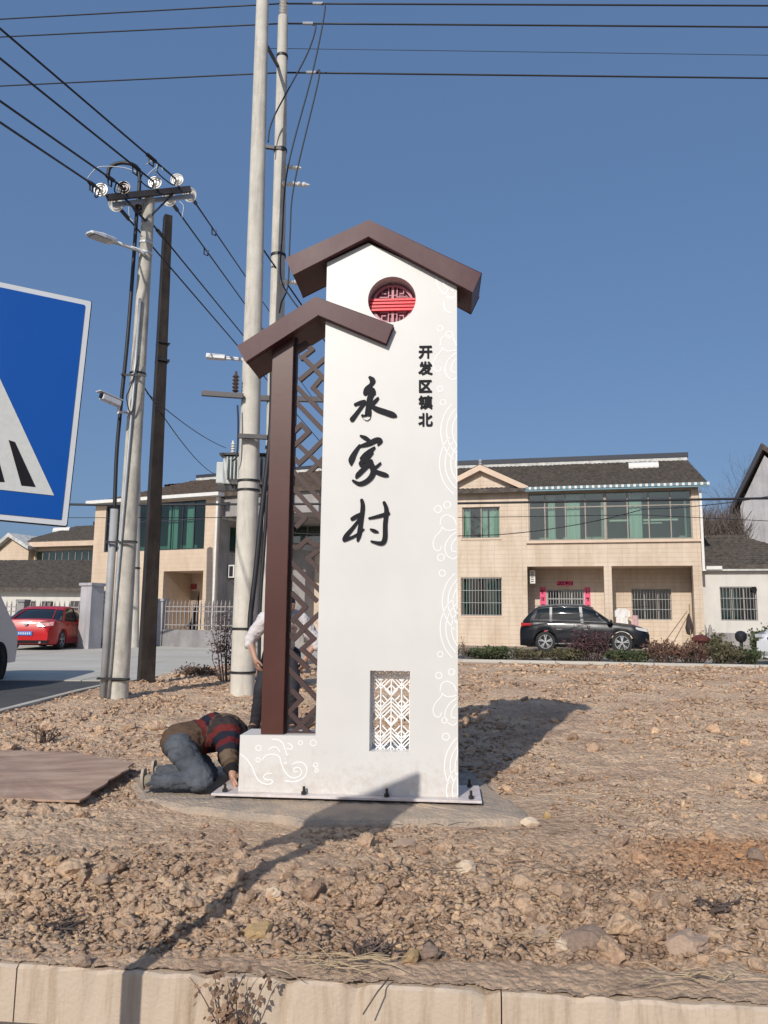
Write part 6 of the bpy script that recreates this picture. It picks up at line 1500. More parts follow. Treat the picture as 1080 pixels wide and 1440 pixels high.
# ------------------------------------------------------------------ people
def skin_mesh(name,V,E,m_,parent,sub=2,noise=0.0,nscale=9,root=None,stripe=None,mats=None):
    names=list(V); me=bpy.data.meshes.new(name); me.from_pydata([V[n][0] for n in names],[(names.index(a),names.index(b)) for a,b in E],[])
    o=bpy.data.objects.new(name,me); COL.objects.link(o)
    s=o.modifiers.new('s','SKIN'); sub_=o.modifiers.new('b','SUBSURF'); sub_.levels=sub; sub_.render_levels=sub; s.use_smooth_shade=True
    sv=me.skin_vertices[0].data
    for i,n in enumerate(names):
        r=V[n][1]; sv[i].radius=(r,r) if not isinstance(r,tuple) else r; sv[i].use_root=(n==(root or names[0])); 
    bpy.context.view_layer.update()
    m2=bpy.data.meshes.new_from_object(o.evaluated_get(bpy.context.evaluated_depsgraph_get())); o.modifiers.clear(); o.data=m2; m2.name=name
    n_=len(m2.vertices); a=np.empty(n_*3); m2.vertices.foreach_get('co',a); a=a.reshape(-1,3)
    if noise:
        nr=np.empty(n_*3); m2.vertices.foreach_get('normal',nr); nr=nr.reshape(-1,3)
        d=fbm(a[:,0]*nscale+a[:,1]*nscale*.7,a[:,2]*nscale*1.6+a[:,1]*nscale,3,5); a=a+nr*(d*noise)[:,None]; m2.vertices.foreach_set('co',a.ravel())
    if stripe:
        # position along the nearest bone chain
        best=np.full(n_,9e9); val=np.zeros(n_)
        for (A,B,s0) in stripe:
            A=np.array(A);B=np.array(B);d=B-A;L=np.linalg.norm(d); t=np.clip(((a-A)@d)/(L*L),0,1); ds=np.linalg.norm(a-(A+t[:,None]*d),axis=1); k=ds<best; best=np.where(k,ds,best); val=np.where(k,s0+t*L,val)
        at=m2.attributes.new('band','FLOAT','POINT'); at.data.foreach_set('value',val.astype(np.float32))
    m2.materials.clear(); m2.materials.append(m_); m2.polygons.foreach_set('use_smooth',[True]*len(m2.polygons)); m2.update()
    if parent: o.parent=parent
    return o
def blob_mesh(name,V,E,m_,parent,noise=0.0,nscale=9,stripe=None,vox=.014,**k):
    bm=bmesh.new()
    for a,b in E:
        pa,ra=Vector(V[a][0]),V[a][1];pb,rb=Vector(V[b][0]),V[b][1]; L=(pb-pa).length; n=max(2,int(L/(min(ra,rb)*.35)))
        for k_ in range(n+1):
            t=k_/n; bmesh.ops.create_icosphere(bm,subdivisions=2,radius=ra+(rb-ra)*t,matrix=Matrix.Translation(pa.lerp(pb,t)))
    me=bpy.data.meshes.new(name); bm.to_mesh(me); bm.free(); o=bpy.data.objects.new(name,me); COL.objects.link(o)
    r_=o.modifiers.new('r','REMESH'); r_.mode='VOXEL'; r_.voxel_size=vox; s_=o.modifiers.new('s','SMOOTH'); s_.iterations=7; s_.factor=.6
    bpy.context.view_layer.update(); m2=bpy.data.meshes.new_from_object(o.evaluated_get(bpy.context.evaluated_depsgraph_get())); o.modifiers.clear(); o.data=m2; m2.name=name
    n_=len(m2.vertices); a=np.empty(n_*3); m2.vertices.foreach_get('co',a); a=a.reshape(-1,3)
    if noise:
        nr=np.empty(n_*3); m2.vertices.foreach_get('normal',nr); nr=nr.reshape(-1,3)
        d=np.abs(fbm(a[:,0]*nscale+a[:,1]*nscale*.7,a[:,2]*nscale*1.6+a[:,1]*nscale,3,5)); d2=fbm(a[:,0]*nscale*.5,a[:,2]*nscale*.5+a[:,1]*3,2,8); a=a+nr*((.3-d)*noise+d2*noise*.6)[:,None]; m2.vertices.foreach_set('co',a.ravel())
    if stripe:
        best=np.full(n_,9e9); val=np.zeros(n_)
        for (A,B,s0) in stripe:
            A=np.array(A);B=np.array(B);d=B-A;L=np.linalg.norm(d); t=np.clip(((a-A)@d)/(L*L),0,1); ds=np.linalg.norm(a-(A+t[:,None]*d),axis=1); k2=ds<best; best=np.where(k2,ds,best); val=np.where(k2,s0+t*L,val)
        at=m2.attributes.new('band','FLOAT','POINT'); at.data.foreach_set('value',val.astype(np.float32))
    m2.materials.clear(); m2.materials.append(m_); m2.polygons.foreach_set('use_smooth',[True]*len(m2.polygons)); m2.update(); o.parent=parent
    return o
M_skin=mat('skin',(.42,.235,.16),.55,.1,9,.15,120); M_hair=mat('hair_black',(.012,.011,.012),.6,.2,20,.5,90)
M_shirt=mat('shirt_white',(.60,.56,.56),.85,.08,5,.4,40); M_tr=mat('trousers_dark',(.018,.018,.024),.8,.25,8,.4,60); M_trb=mat('trousers_brown',(.035,.024,.02),.8,.25,8,.4,60)
M_jean=mat('jeans_faded',(.052,.060,.074),.9,.25,5,.7,90,second=(.105,.117,.135)); M_shoe=mat('shoe_tan',(.26,.225,.17),.85,.2,9,.3,60); M_sole=mat('shoe_sole',(.42,.35,.28),.9,.2,9,.2,60); M_shoeb=mat('shoe_dark',(.05,.035,.03),.6,.2,9,.2,60)
def stripemat():
    m,t,b=newmat('striped_sweater');N=t.nodes.new;L=t.links.new
    at=N('ShaderNodeAttribute');at.attribute_name='band'; tc=N('ShaderNodeTexCoord');n=N('ShaderNodeTexNoise');n.inputs['Scale'].default_value=14;L(tc.outputs['Object'],n.inputs[0])
    a=N('ShaderNodeMath');a.operation='MULTIPLY_ADD';L(n.outputs['Fac'],a.inputs[0]);a.inputs[1].default_value=.03;L(at.outputs['Fac'],a.inputs[2])
    mlt=N('ShaderNodeMath');mlt.operation='MULTIPLY';L(a.outputs[0],mlt.inputs[0]);mlt.inputs[1].default_value=2.0
    fr=N('ShaderNodeMath');fr.operation='FRACT';L(mlt.outputs[0],fr.inputs[0])
    r=N('ShaderNodeValToRGB');c=r.color_ramp;c.interpolation='CONSTANT';c.elements[0].color=(.10,.065,.045,1)
    for p,col in ((.20,(.045,.035,.035)),(.28,(.13,.026,.024)),(.40,(.02,.022,.035)),(.50,(.11,.020,.024)),(.58,(.025,.025,.035)),(.66,(.14,.10,.07)),(.86,(.09,.06,.04)),(.94,(.02,.018,.02))): e=c.elements.new(p);e.color=c4(col)
    c.elements[-1].color=(.03,.022,.02,1); L(fr.outputs[0],r.inputs[0]);L(r.outputs[0],b.inputs['Base Color']);b.inputs['Roughness'].default_value=.95;setin(b,'Specular IOR Level',.1)
    n2=N('ShaderNodeTexNoise');n2.inputs['Scale'].default_value=120;L(tc.outputs['Object'],n2.inputs[0]);bp=N('ShaderNodeBump');bp.inputs['Strength'].default_value=.6;bp.inputs['Distance'].default_value=.006;L(n2.outputs['Fac'],bp.inputs['Height']);L(bp.outputs[0],b.inputs['Normal']);return m
M_sweat=stripemat()
def hand(V,E,wr,pre,pos,dirv,nrm,curl=.5,thumb_side=1):
    d=Vector(dirv).normalized();n=Vector(nrm).normalized();s=d.cross(n).normalized()*thumb_side
    p=Vector(pos); V[pre+'palm']=(p+d*.045,.026); E.append((wr,pre+'palm'))
    for i,(off,l) in enumerate(((.030,.070),(.010,.080),(-.010,.075),(-.028,.058))):
        k=p+d*.085+s*off; a=d*math.cos(curl*.6)+n*math.sin(curl*.6); b=d*math.cos(curl*1.6)+n*math.sin(curl*1.6)
        V[f'{pre}k{i}']=(k,.0105);V[f'{pre}m{i}']=(k+a*l*.5,.0088);V[f'{pre}t{i}']=(k+a*l*.5+b*l*.5,.0072); E+= [(pre+'palm',f'{pre}k{i}'),(f'{pre}k{i}',f'{pre}m{i}'),(f'{pre}m{i}',f'{pre}t{i}')]
    k=p+d*.03+s*.035; V[pre+'th0']=(k,.0125);V[pre+'th1']=(k+(d*.7+s*.6)*.04+n*.01,.010);V[pre+'th2']=(k+(d*.95+s*.5)*.065+n*.02,.0085);E+=[(pre+'palm',pre+'th0'),(pre+'th0',pre+'th1'),(pre+'th1',pre+'th2')]
def head_parts(t,hc,face,up):
    f=Vector(face).normalized();u=Vector(up).normalized();s=f.cross(u).normalized()
    mb=MB();
    hair=MB(); vs=[];fs=[];nu_,nv_=16,9
    for j in range(nv_+1):
        ph=j/nv_*R(112)
        for i in range(nu_):
            th=2*math.pi*i/nu_; fr=math.cos(th); r=.101*(1+.04*math.sin(5*th+j)); lim=1 if fr<.2 else .62
            ph2=ph*lim if fr>.2 else ph
            q=u*math.cos(ph2)*.112+ (f*math.cos(th)*.108+s*math.sin(th)*.088)*math.sin(ph2); vs.append(Vector(hc)+u*.012-f*.006+q)
    for j in range(nv_):
        for i in range(nu_): fs.append((j*nu_+i,j*nu_+(i+1)%nu_,(j+1)*nu_+(i+1)%nu_,(j+1)*nu_+i))
    hair.add(vs,fs); hair.build('hair',M_hair,t,smooth=True)
    for s_ in (1,-1):
        e=MB(); e.lathe([(.001,-.010),(.009,-.006),(.010,.0),(.006,.008),(.001,.010)],Vector(hc)+f*.080+s*s_*.032-u*.0,f,10); e.build('eye',M_ink,t,smooth=True)
def headV(V,E,neck,hc,face,up):
    f=Vector(face).normalized();u=Vector(up).normalized();s=f.cross(u).normalized();h=Vector(hc)
    V['jaw']=(h-u*.055+f*.02,(.066,.062));V['skull']=(h+u*.01,(.086,.092));V['crown']=(h+u*.065-f*.01,(.068,.074));V['nose']=(h+f*.098-u*.018,.012)
    V['ear1']=(h+s*.088-u*.01,.018);V['ear2']=(h-s*.088-u*.01,.018)
    E+=[(neck,'jaw'),('jaw','skull'),('skull','crown'),('skull','nose'),('skull','ear1'),('skull','ear2')]
# --- standing man
Bm=on_z(398,1027,.03); t=thing('person',(Bm.x,Bm.y,hz(Bm.x,Bm.y)+.005),0,'person stooping behind the lattice in a white pushed-sleeve shirt and dark trousers, hands on thighs','person')
V={};E=[]
V['pelvis']=((-.06,.14,.87),.13);V['waist']=((-.05,.04,1.00),.125);V['chest']=((-.02,-.12,1.16),.14);V['upper']=((0,-.22,1.26),.10);V['neck']=((.03,-.32,1.32),.055)
V['sL']=((-.20,-.20,1.24),.065);V['eL']=((-.37,-.16,1.01),.045);V['wL']=((-.29,-.24,.82),.028)
V['sR']=((.19,-.22,1.24),.065);V['eR']=((.36,-.18,1.00),.045);V['wR']=((.26,-.24,.84),.028)
V['hL']=((-.16,.13,.84),.095);V['kL']=((-.25,-.04,.47),.06);V['aL']=((-.32,.06,.09),.042);V['fL']=((-.36,-.10,.05),.035);V['hR']=((.05,.13,.84),.095);V['kR']=((.10,-.06,.47),.06);V['aR']=((.09,.05,.09),.042);V['fR']=((.12,-.11,.05),.035)
E=[('pelvis','waist'),('waist','chest'),('chest','upper'),('upper','neck'),('upper','sL'),('sL','eL'),('eL','wL'),('upper','sR'),('sR','eR'),('eR','wR'),('pelvis','hL'),('hL','kL'),('kL','aL'),('aL','fL'),('pelvis','hR'),('hR','kR'),('kR','aR'),('aR','fR')]
cloth_V={k:v for k,v in V.items()}
hand(V,E,'wL','L',V['wL'][0],(.25,.1,-.95),(.6,.6,.1),.5,1); hand(V,E,'wR','R',V['wR'][0],(-.25,.1,-.95),(-.6,.6,.1),.5,-1)
headV(V,E,'neck',(.055,-.40,1.40),(-.25,-.80,-.50),(-.1,-.5,.85))
skin_mesh('body',V,E,M_skin,t); head_parts(t,(.055,-.40,1.40),(-.25,-.80,-.50),(-.1,-.5,.85))
def grow(d,keys,g): return {k:(d[k][0],(d[k][1]+g)) for k in keys}
S=grow(cloth_V,['pelvis','waist','chest','upper','sL','eL','sR','eR'],.022); S['pelvis']=((-.06,.12,.90),.155)
S['fl']=((-.375,-.17,.97),.058);S['fr']=((.35,-.19,.96),.058); S['eL']=(cloth_V['eL'][0],.066);S['eR']=(cloth_V['eR'][0],.066)
blob_mesh('shirt',S,[('pelvis','waist'),('waist','chest'),('chest','upper'),('upper','sL'),('sL','eL'),('eL','fl'),('upper','sR'),('sR','eR'),('eR','fr')],M_shirt,t,noise=.03,nscale=12,sub=3)
S=grow(cloth_V,['pelvis','hL','kL','aL','hR','kR','aR'],.02); S['pelvis']=((-.06,.14,.86),.15)
blob_mesh('trousers',S,[('pelvis','hL'),('hL','kL'),('kL','aL'),('pelvis','hR'),('hR','kR'),('kR','aR')],M_tr,t,noise=.016)
for s_,a,f in (('L','aL','fL'),('R','aR','fR')):
    A_1=Vector(cloth_V[a][0]);F_1=Vector(cloth_V[f][0]); skin_mesh('shoe',{'a':(A_1-Vector((0,-.03,.04)),.045),'b':((A_1+F_1)/2-Vector((0,0,.01)),.05),'c':(F_1+Vector((0,-.05,-.008)),.04)},[('a','b'),('b','c')],M_shoeb,t)
# --- kneeling man
def wp(px,py,Y): return at_y(px,py,Y)
K0=Vector((-1.35,5.75,0.02)); t=thing('person',tuple(K0),0,'person kneeling left of the plinth in a striped brown and red sweater and faded jeans','person')
def lp(px,py,Y): return tuple(wp(px,py,Y)-K0)
V={};E=[]
V['pelvis']=(lp(256,1046,5.92),.11);V['waist']=(lp(274,1038,6.0),.11);V['chest']=(lp(300,1030,6.08),.125);V['upper']=(lp(322,1027,6.14),.10);V['neck']=(lp(338,1048,6.16),.055)
V['sN']=(lp(318,1030,5.97),.075);V['eN']=(lp(321,1066,5.82),.046);V['wN']=(lp(327,1088,5.70),.03);V['sF']=(lp(330,1030,6.30),.07);V['eF']=(lp(318,1066,6.26),.046);V['wF']=(lp(332,1092,6.12),.03)
V['hN']=(lp(253,1052,5.82),.10);V['kN']=(lp(286,1097,5.58),.062);V['aN']=(lp(222,1100,5.60),.042);V['fN']=(lp(206,1105,5.62),.036)
V['hF']=(lp(258,1050,6.06),.10);V['kF']=(lp(294,1086,6.02),.062);V['aF']=(lp(234,1085,6.04),.042);V['fF']=(lp(222,1084,6.08),.036)
E=[('pelvis','waist'),('waist','chest'),('chest','upper'),('upper','neck'),('upper','sN'),('sN','eN'),('eN','wN'),('upper','sF'),('sF','eF'),('eF','wF'),('pelvis','hN'),('hN','kN'),('kN','aN'),('aN','fN'),('pelvis','hF'),('hF','kF'),('kF','aF'),('aF','fF')]
cv=dict(V)
hand(V,E,'wN','N',V['wN'][0],(.25,-.2,-.9),(.9,.2,.2),.5,1);hand(V,E,'wF','F',V['wF'][0],(.25,-.2,-.9),(.9,.2,.2),.5,-1)
for k_ in ('hN','kN','hF','kF','aN','aF'): V[k_]=(V[k_][0],V[k_][1]*.72)
V['pelvis']=(V['pelvis'][0],.09)
hc=lp(352,1066,6.16); headV(V,E,'neck',hc,(.35,-.25,-.9),(.85,.1,.35)); skin_mesh('body',V,E,M_skin,t); head_parts(t,hc,(.35,-.25,-.9),(.85,.1,.35))
S=grow(cv,['pelvis','waist','chest','upper','sN','eN','sF','eF'],.042); S['pelvis']=(lp(262,1043,5.94),.145); S['wN2']=(lp(325.5,1083,5.73),.046);S['wF2']=(lp(329,1086,6.14),.046); S['eN']=(S['eN'][0],.066);S['eF']=(S['eF'][0],.066);S['hem']=(lp(252,1044,5.93),.135);S['collar']=(lp(334,1038,6.15),.085); S['waist']=(S['waist'][0],.138);S['chest']=(S['chest'][0],.15);S['upper']=(S['upper'][0],.125)
st=[(S['pelvis'][0],S['waist'][0],.0),(S['waist'][0],S['upper'][0],.12),(S['sN'][0],S['eN'][0],.62),(S['eN'][0],S['wN2'][0],.86),(S['sF'][0],S['eF'][0],.62)]
blob_mesh('sweater',S,[('pelvis','waist'),('waist','chest'),('chest','upper'),('upper','sN'),('sN','eN'),('eN','wN2'),('upper','sF'),('sF','eF'),('eF','wF2'),('pelvis','hem'),('upper','collar')],M_sweat,t,noise=.03,nscale=12,stripe=st,sub=3)
S=grow(cv,['pelvis','hN','kN','aN','hF','kF','aF'],.010); S['pelvis']=(lp(254,1047,5.93),.125); S['rump']=(lp(244,1044,5.94),.085);S['cN']=(lp(214,1103,5.61),.05);S['cF']=(lp(226,1087,6.05),.05)
blob_mesh('jeans',S,[('pelvis','hN'),('hN','kN'),('kN','aN'),('pelvis','hF'),('hF','kF'),('kF','aF'),('pelvis','rump'),('aN','cN'),('aF','cF')],M_jean,t,noise=.034,nscale=14,sub=3)
for a,dy in (((203,1090,5.62),0),((217,1078,6.08),0)):
    top=Vector(lp(a[0]+7,a[1]-2,a[2])); toe=Vector(lp(a[0]+2,a[1]+19,a[2])); toe.z=max(toe.z,.035)
    heel=Vector(lp(a[0]+3,a[1]-3,a[2]))
    skin_mesh('shoe',{'a':(top,.045),'b':(heel.lerp(toe,.45)+Vector((.02,0,0)),.05),'c':(toe+Vector((.02,0,0)),.038)},[('a','b'),('b','c')],M_shoe,t)
    mb=MB(); d=(toe-heel); n=10; vs=[]
    for k in range(n+1):
        f=k/n; w_=.045*math.sin(math.pi*min(1,.18+f*.75))+.006; c=heel+Vector((0,0,.03))+(d-Vector((0,0,.03)))*f*1.08+Vector((-.028,0,0)); vs+=[c+Vector((0,-w_,0)),c+Vector((0,w_,0)),c+Vector((.018,w_,0)),c+Vector((.018,-w_,0))]
    mb.add(vs,[(4*k+j,4*k+(j+1)%4,4*k+4+(j+1)%4,4*k+4+j) for k in range(n) for j in range(4)]+[(3,2,1,0),(4*n,4*n+1,4*n+2,4*n+3)]); mb.build('sole',M_sole,t)
# ------------------------------------------------------------------ plants
def leafmat(name,c,c2): return mat(name,c,.8,.3,3,0,30,second=c2,world=True)
M_g1=leafmat('leaf_green',(.035,.06,.018),(.10,.12,.045)); M_g2=leafmat('leaf_olive',(.07,.07,.03),(.16,.14,.07)); M_r1=leafmat('leaf_red_brown',(.10,.045,.035),(.22,.12,.08)); M_p1=leafmat('leaf_purple',(.045,.02,.028),(.13,.06,.065)); M_dry=leafmat('leaf_dry',(.15,.085,.055),(.30,.18,.11)); M_twig=mat('twig_bark',(.10,.075,.065),.9,.3,6,.2,40); M_twigl=mat('dry_straw',(.42,.32,.20),.9,.25,9,.1,40); M_bark=mat('bark_grey',(.13,.10,.085),.95,.3,4,.4,30)
def bush(name,base,rx,ry,h,nst,nlf,ls,m_leaf,m_stem,label,cat='shrub',seed=0,up=.5,shape='round',group=None):
    rn=random.Random(seed+77); t=thing(name,base,0,label,cat,group); st=MB();lf=MB(); tips=[]
    for k in range(nst):
        a=rn.uniform(0,6.28);r=math.sqrt(rn.random()); x=math.cos(a)*r*rx;y=math.sin(a)*r*ry; zt_=h*(rn.uniform(.55,1.05))*(1-.35*r*r if shape=='round' else 1)
        p0=Vector((x*.45,y*.45,-.03));p1=Vector((x*.8+rn.gauss(0,.04),y*.8,zt_*.55));p2=Vector((x*1.02+rn.gauss(0,.06),y+rn.gauss(0,.05),zt_)); st.tube([p0,p1,p2],[.010*h**.3,.007,.003],n=4,caps=False); tips.append((p0,p1,p2))
        for _ in range(2):
            f=rn.uniform(.4,.9); q=p0.lerp(p1,f*2) if f<.5 else p1.lerp(p2,(f-.5)*2); e=q+Vector((rn.gauss(0,.3)*rx*.6,rn.gauss(0,.3)*ry*.6,rn.uniform(.05,.3)*h)); st.tube([q,e],[.005,.002],n=3,caps=False); tips.append((q,q.lerp(e,.5),e))
    for k in range(nlf):
        p0,p1,p2=rn.choice(tips); f=rn.uniform(.15,1.05); q=p0.lerp(p1,f*2) if f<.5 else p1.lerp(p2,(f-.5)*2); q=q+Vector((rn.gauss(0,.035),rn.gauss(0,.035),rn.gauss(0,.03)))*(1+h*.4)
        a=Vector((rn.gauss(0,1),rn.gauss(0,1),rn.gauss(0,.8)+up)).normalized();b=a.orthogonal().normalized();b=(b*math.cos(k)+a.cross(b)*math.sin(k)); s=ls*rn.uniform(.6,1.3)
        lf.add([q,q+a*s*.5+b*s*.28,q+a*s,q+a*s*.5-b*s*.28],[(0,1,2,3)])
    st.build('stems',m_stem,t)
    if nlf: o=lf.build('foliage',m_leaf,t)
    return t
def gb(px,py,Y,z=None): p=at_y(px,py,Y); return (p.x,p.y,.09 if z is None else z)
bush('shrub',gb(697,915,23.3),.95,.4,.34,60,2600,.085,M_g1,M_twig,'low dense green shrub strip right beside the sign edge',seed=1)
bush('shrub',gb(745,915,23.0),.6,.35,.30,40,900,.075,M_g2,M_twig,'small olive shrub between the green strip and the black suv',seed=12)
bush('dead_flower',gb(653,915,23.0),.12,.12,.62,5,60,.07,M_r1,M_twig,'dead flower stalk standing right at the edge of the sign','plant',seed=2)
bush('shrub',gb(832,918,22.8),.68,.45,.95,46,2200,.075,M_p1,M_twig,'purple leafed shrub in front of the black suv wheel',seed=3)
bush('shrub',gb(795,918,22.9),.7,.35,.36,50,1500,.08,M_g2,M_twig,'low olive shrub under the black suv doors',seed=4)
bush('shrub',gb(885,920,22.3),.85,.35,.34,50,1500,.08,M_g1,M_twig,'low green shrub just ahead of the black suv',seed=5)
bush('shrub',gb(935,922,22.0),.55,.45,.66,50,1500,.075,M_r1,M_twig,'reddish brown shrub below the barred porch window',seed=6)
bush('shrub',gb(975,922,21.8),.50,.45,.60,46,1400,.075,M_r1,M_twig,'second reddish shrub below the leaning brooms',seed=7)
bush('shrub',gb(1018,922,21.6),.50,.45,.62,46,1500,.08,M_g2,M_twig,'grey green shrub in front of the annex door side',seed=8)
bush('shrub',gb(1052,925,21.6),.40,.4,.45,40,1300,.08,M_g1,M_twig,'dark green shrub touching the white car nose',seed=9)
bush('shrub',gb(1075,900,27.0),.5,.5,1.05,30,1300,.13,M_g1,M_twig,'taller dark green shrub in front of the annex window corner',seed=10)
bush('shrub',gb(1003,905,28.0),.5,.4,.85,30,900,.11,M_g2,M_twig,'tall olive shrub beside the gas bottles',seed=11)
# sapling by tall pole
b_=on_z(322,958,.06); bush('dead_shrub',(b_.x,b_.y,.04),.34,.3,1.15,26,900,.05,M_p1,M_twig,'leggy dry purple shrub growing left of the tallest pole','shrub',seed=20,shape='tall')
b_=on_z(338,955,.06); bush('dead_shrub',(b_.x+.02,b_.y-.3,.04),.10,.1,2.9,5,240,.05,M_p1,M_twig,'tall thin twiggy sapling rising against the grey wall beside the tallest pole','sapling',seed=21,shape='tall')
b_=on_z(270,955,.04); bush('dry_weeds',(b_.x,b_.y+.6,.05),.5,.25,.22,60,500,.06,M_dry,M_twig,'flat dry weeds at the earth edge left of the dry purple shrub','weeds',seed=22)
# flower pots / dark round things
q=at_y(985,893,24.5); t=thing('flower_pot',(q.x,q.y,.09),0,'dark red bowl shaped pot on a stand among the reddish shrubs','pot'); M_potr=mat('pot_red',(.12,.03,.025),.6,.2,6,.1,40)
mb=MB(); mb.lathe([(.10,.0),(.07,.2),(.06,.42),(.16,.50),(.26,.58),(.27,.66),(.14,.74),(.02,.76)],(0,0,0),(0,0,1),16); mb.build('bowl',M_potr,t,smooth='auto')
q=at_y(1042,897,24.0); t=thing('round_post',(q.x,q.y,.09),0,'short black post with a round head before the annex','post'); mb=MB(); mb.lathe([(.05,0),(.05,.55),(.12,.58),(.17,.68),(.17,.80),(.10,.88),(.01,.9)],(0,0,0),(0,0,1),14); mb.build('head',M_cable,t,smooth='auto')
# bare trees
def bare_tree(base,h,seed,label,m_=None,spread=.5,depth=5,r0=.12):
    rn=random.Random(seed); t=thing('bare_tree',base,0,label,'tree'); tk=MB(); br=MB()
    def rec(p,d,l,r,dep,mb_):
        n=3;pts=[p]
        for k in range(n): d=(d+Vector((rn.gauss(0,.12),rn.gauss(0,.12),rn.gauss(0,.08)+.03))).normalized(); pts.append(pts[-1]+d*l/n)
        mb_.tube(pts,[r*(1-.4*k/n) for k in range(n+1)],n=5 if dep>3 else 3,caps=False)
        if dep<=0:return
        for k in range(rn.choice((2,3,3)) if dep>1 else 3):
            q=pts[rn.choice((2,3,3))]; nd=(d+Vector((rn.gauss(0,spread),rn.gauss(0,spread),rn.gauss(.1,spread*.6)))).normalized(); rec(q,nd,l*rn.uniform(.6,.85),r*.55,dep-1,br)
    rec(Vector((0,0,-.1)),Vector((0,0,1)),h*.3,r0,depth,tk)
    tk.build('trunk',m_ or M_bark,t); br.build('crown',m_ or M_bark,t); return t
for k,(px,Y,h,lab) in enumerate(((1000,44,8.6,'bare tree behind the annex roof, nearest the tiled house'),(1020,47,9.2,'bare tree behind the annex roof, between the two others'),(1042,45,9.6,'bare tree behind the annex roof, nearest the grey gable'),(1064,58,14.5,'tallest bare tree reaching above the grey gable roof'),(975,52,8.8,'bare tree half hidden behind the tiled house roof end'))):
    q=at_y(px,880,Y); bare_tree((q.x,q.y,.0),h,40+k,lab,depth=6,r0=.13,spread=.42)
# thicket behind annex
rn=random.Random(9); mb=MB()
for k in range(3800):
    q=at_y(rn.uniform(978,1056),870,rn.uniform(40,44)); z0=rn.uniform(2.5,6.4); l=rn.uniform(.6,1.8); a=Vector((rn.gauss(0,.5),rn.gauss(0,.3),1)).normalized(); p=Vector((q.x,q.y,z0)); mb.tube([p,p+a*l*.5+Vector((rn.gauss(0,.06),0,0)),p+a*l],[.017,.011,.005],n=3,caps=False)
o=mb.build('thicket',M_bark); tag(o,'brown leafless thicket massed behind the annex roof','thicket',kind='stuff')
# far tree line
M_far=leafmat('far_trees',(.05,.05,.035),(.10,.095,.065))
mb=MB(); rn=random.Random(3)
for k in range(9000):
    x=rn.uniform(-160,160); y=150+rn.uniform(0,12); zt_=6+3*math.sin(x*.07)+2*math.sin(x*.21); z=rn.uniform(0,zt_); s=rn.uniform(.4,1.1); a=Vector((rn.gauss(0,1),rn.gauss(0,1),rn.gauss(0,1))).normalized();b=a.orthogonal().normalized(); c=Vector((x,y,z)); mb.add([c-a*s-b*s*.5,c+a*s-b*s,c+a*s*.6+b*s,c-a*s*.7+b*s*.8],[(0,1,2,3)])
o=mb.build('far_tree_line',M_far); tag(o,'far brown green line of trees on the horizon','trees',kind='stuff')
# ------------------------------------------------------------------ foreground bits
q=on_z(345,1470,-.25); 
t=thing('dry_weed',(-.515,2.935,-.25),0,'withered brown weed growing up the kerb face in the foreground','weed'); st=MB();lf=MB(); rn=random.Random(4)
for k in range(15):
    p=Vector((rn.uniform(-.03,.03),rn.uniform(-.01,.01),0)); d=Vector((rn.gauss(0,.12),rn.gauss(0,.05),1)).normalized(); pts=[p]; L=rn.uniform(.10,.28)
    for j in range(6): d=(d+Vector((rn.gauss(0,.16),rn.gauss(0,.05),-.02))).normalized(); pts.append(pts[-1]+d*L/6)
    for pp in pts: pp.y=min(pp.y,.0)
    st.tube(pts,[.0032,.003,.0028,.0024,.002,.0016,.001],n=4)
    for j in range(14):
        q=pts[rn.randint(1,6)]+Vector((rn.gauss(0,.012),rn.gauss(-.01,.008),rn.gauss(0,.01))); a=Vector((rn.gauss(0,1),rn.gauss(0,.5),-.7+rn.gauss(0,.5))).normalized();b=a.orthogonal(); s=rn.uniform(.012,.032); c=q+a*s
        lf.add([q,q+a*s*.5+b*s*.3+Vector((0,.003,0)),c,q+a*s*.5-b*s*.25],[(0,1,2,3)])
st.build('stems',M_twig,t); lf.build('withered_leaves',M_dry,t)
def sticks(cpx,cpy,z,n,l,sx,sy,label,m_,seed,r=.0022,flat=.12):
    c=on_z(cpx,cpy,z); t=thing('straw',(c.x,c.y,z),0,label,'straw'); mb=MB(); rn=random.Random(seed)
    for k in range(n):
        a=rn.gauss(0,.8)+ (math.pi if rn.random()<.5 else 0); p=Vector((rn.gauss(0,sx),rn.gauss(0,sy),.012+rn.random()*.02)); L=l*rn.uniform(.4,1.2); d=Vector((math.cos(a),math.sin(a)*.7,rn.gauss(0,flat))); q=p+d*L*.5+Vector((0,0,.008)); e=p+d*L; e.z=max(e.z,.004); mb.tube([p,q,e],[r,r*.9,r*.5],n=4)
    mb.build('stalks',m_,t); return t
sticks(480,1362,-.035,34,.16,.10,.03,'heap of pale dry straw lying on the kerb top in the foreground',M_twigl,5)
sticks(1000,1385,-.035,20,.14,.09,.03,'few pale dry stalks on the kerb top at the far right',M_twigl,6)
sticks(700,1225,.02,10,.18,.12,.05,'scattered thin twigs on the earth in front of the pad',M_twig,7)
sticks(600,1168,.035,8,.16,.25,.03,'thin broken twigs along the front edge of the concrete pad',M_twig,8)
sticks(745,1330,-.0,9,.12,.10,.04,'small straw wisps among the clods at the lower right',M_twigl,9)
q=on_z(519,1395,-.05); cable('twig',[(q.x-.02,q.y-.05,-.10),(q.x+.03,q.y-.02,-.04),(q.x+.05,q.y+.02,-.035),(q.x+.07,q.y+.04,-.02)],.0028,'thin dark twig hanging over the kerb edge right of the withered weed',M_twig,'twig',n=5)
q=on_z(66,1433,-.246); t=cable('twig',[(q.x-.09,q.y,-.238),(q.x-.04,q.y+.02,-.236),(q.x+.0,q.y+.0,-.225),(q.x+.06,q.y+.015,-.22)],.006,'short dark stick lying on the road at the lower left corner',M_cable,'twig',n=6)
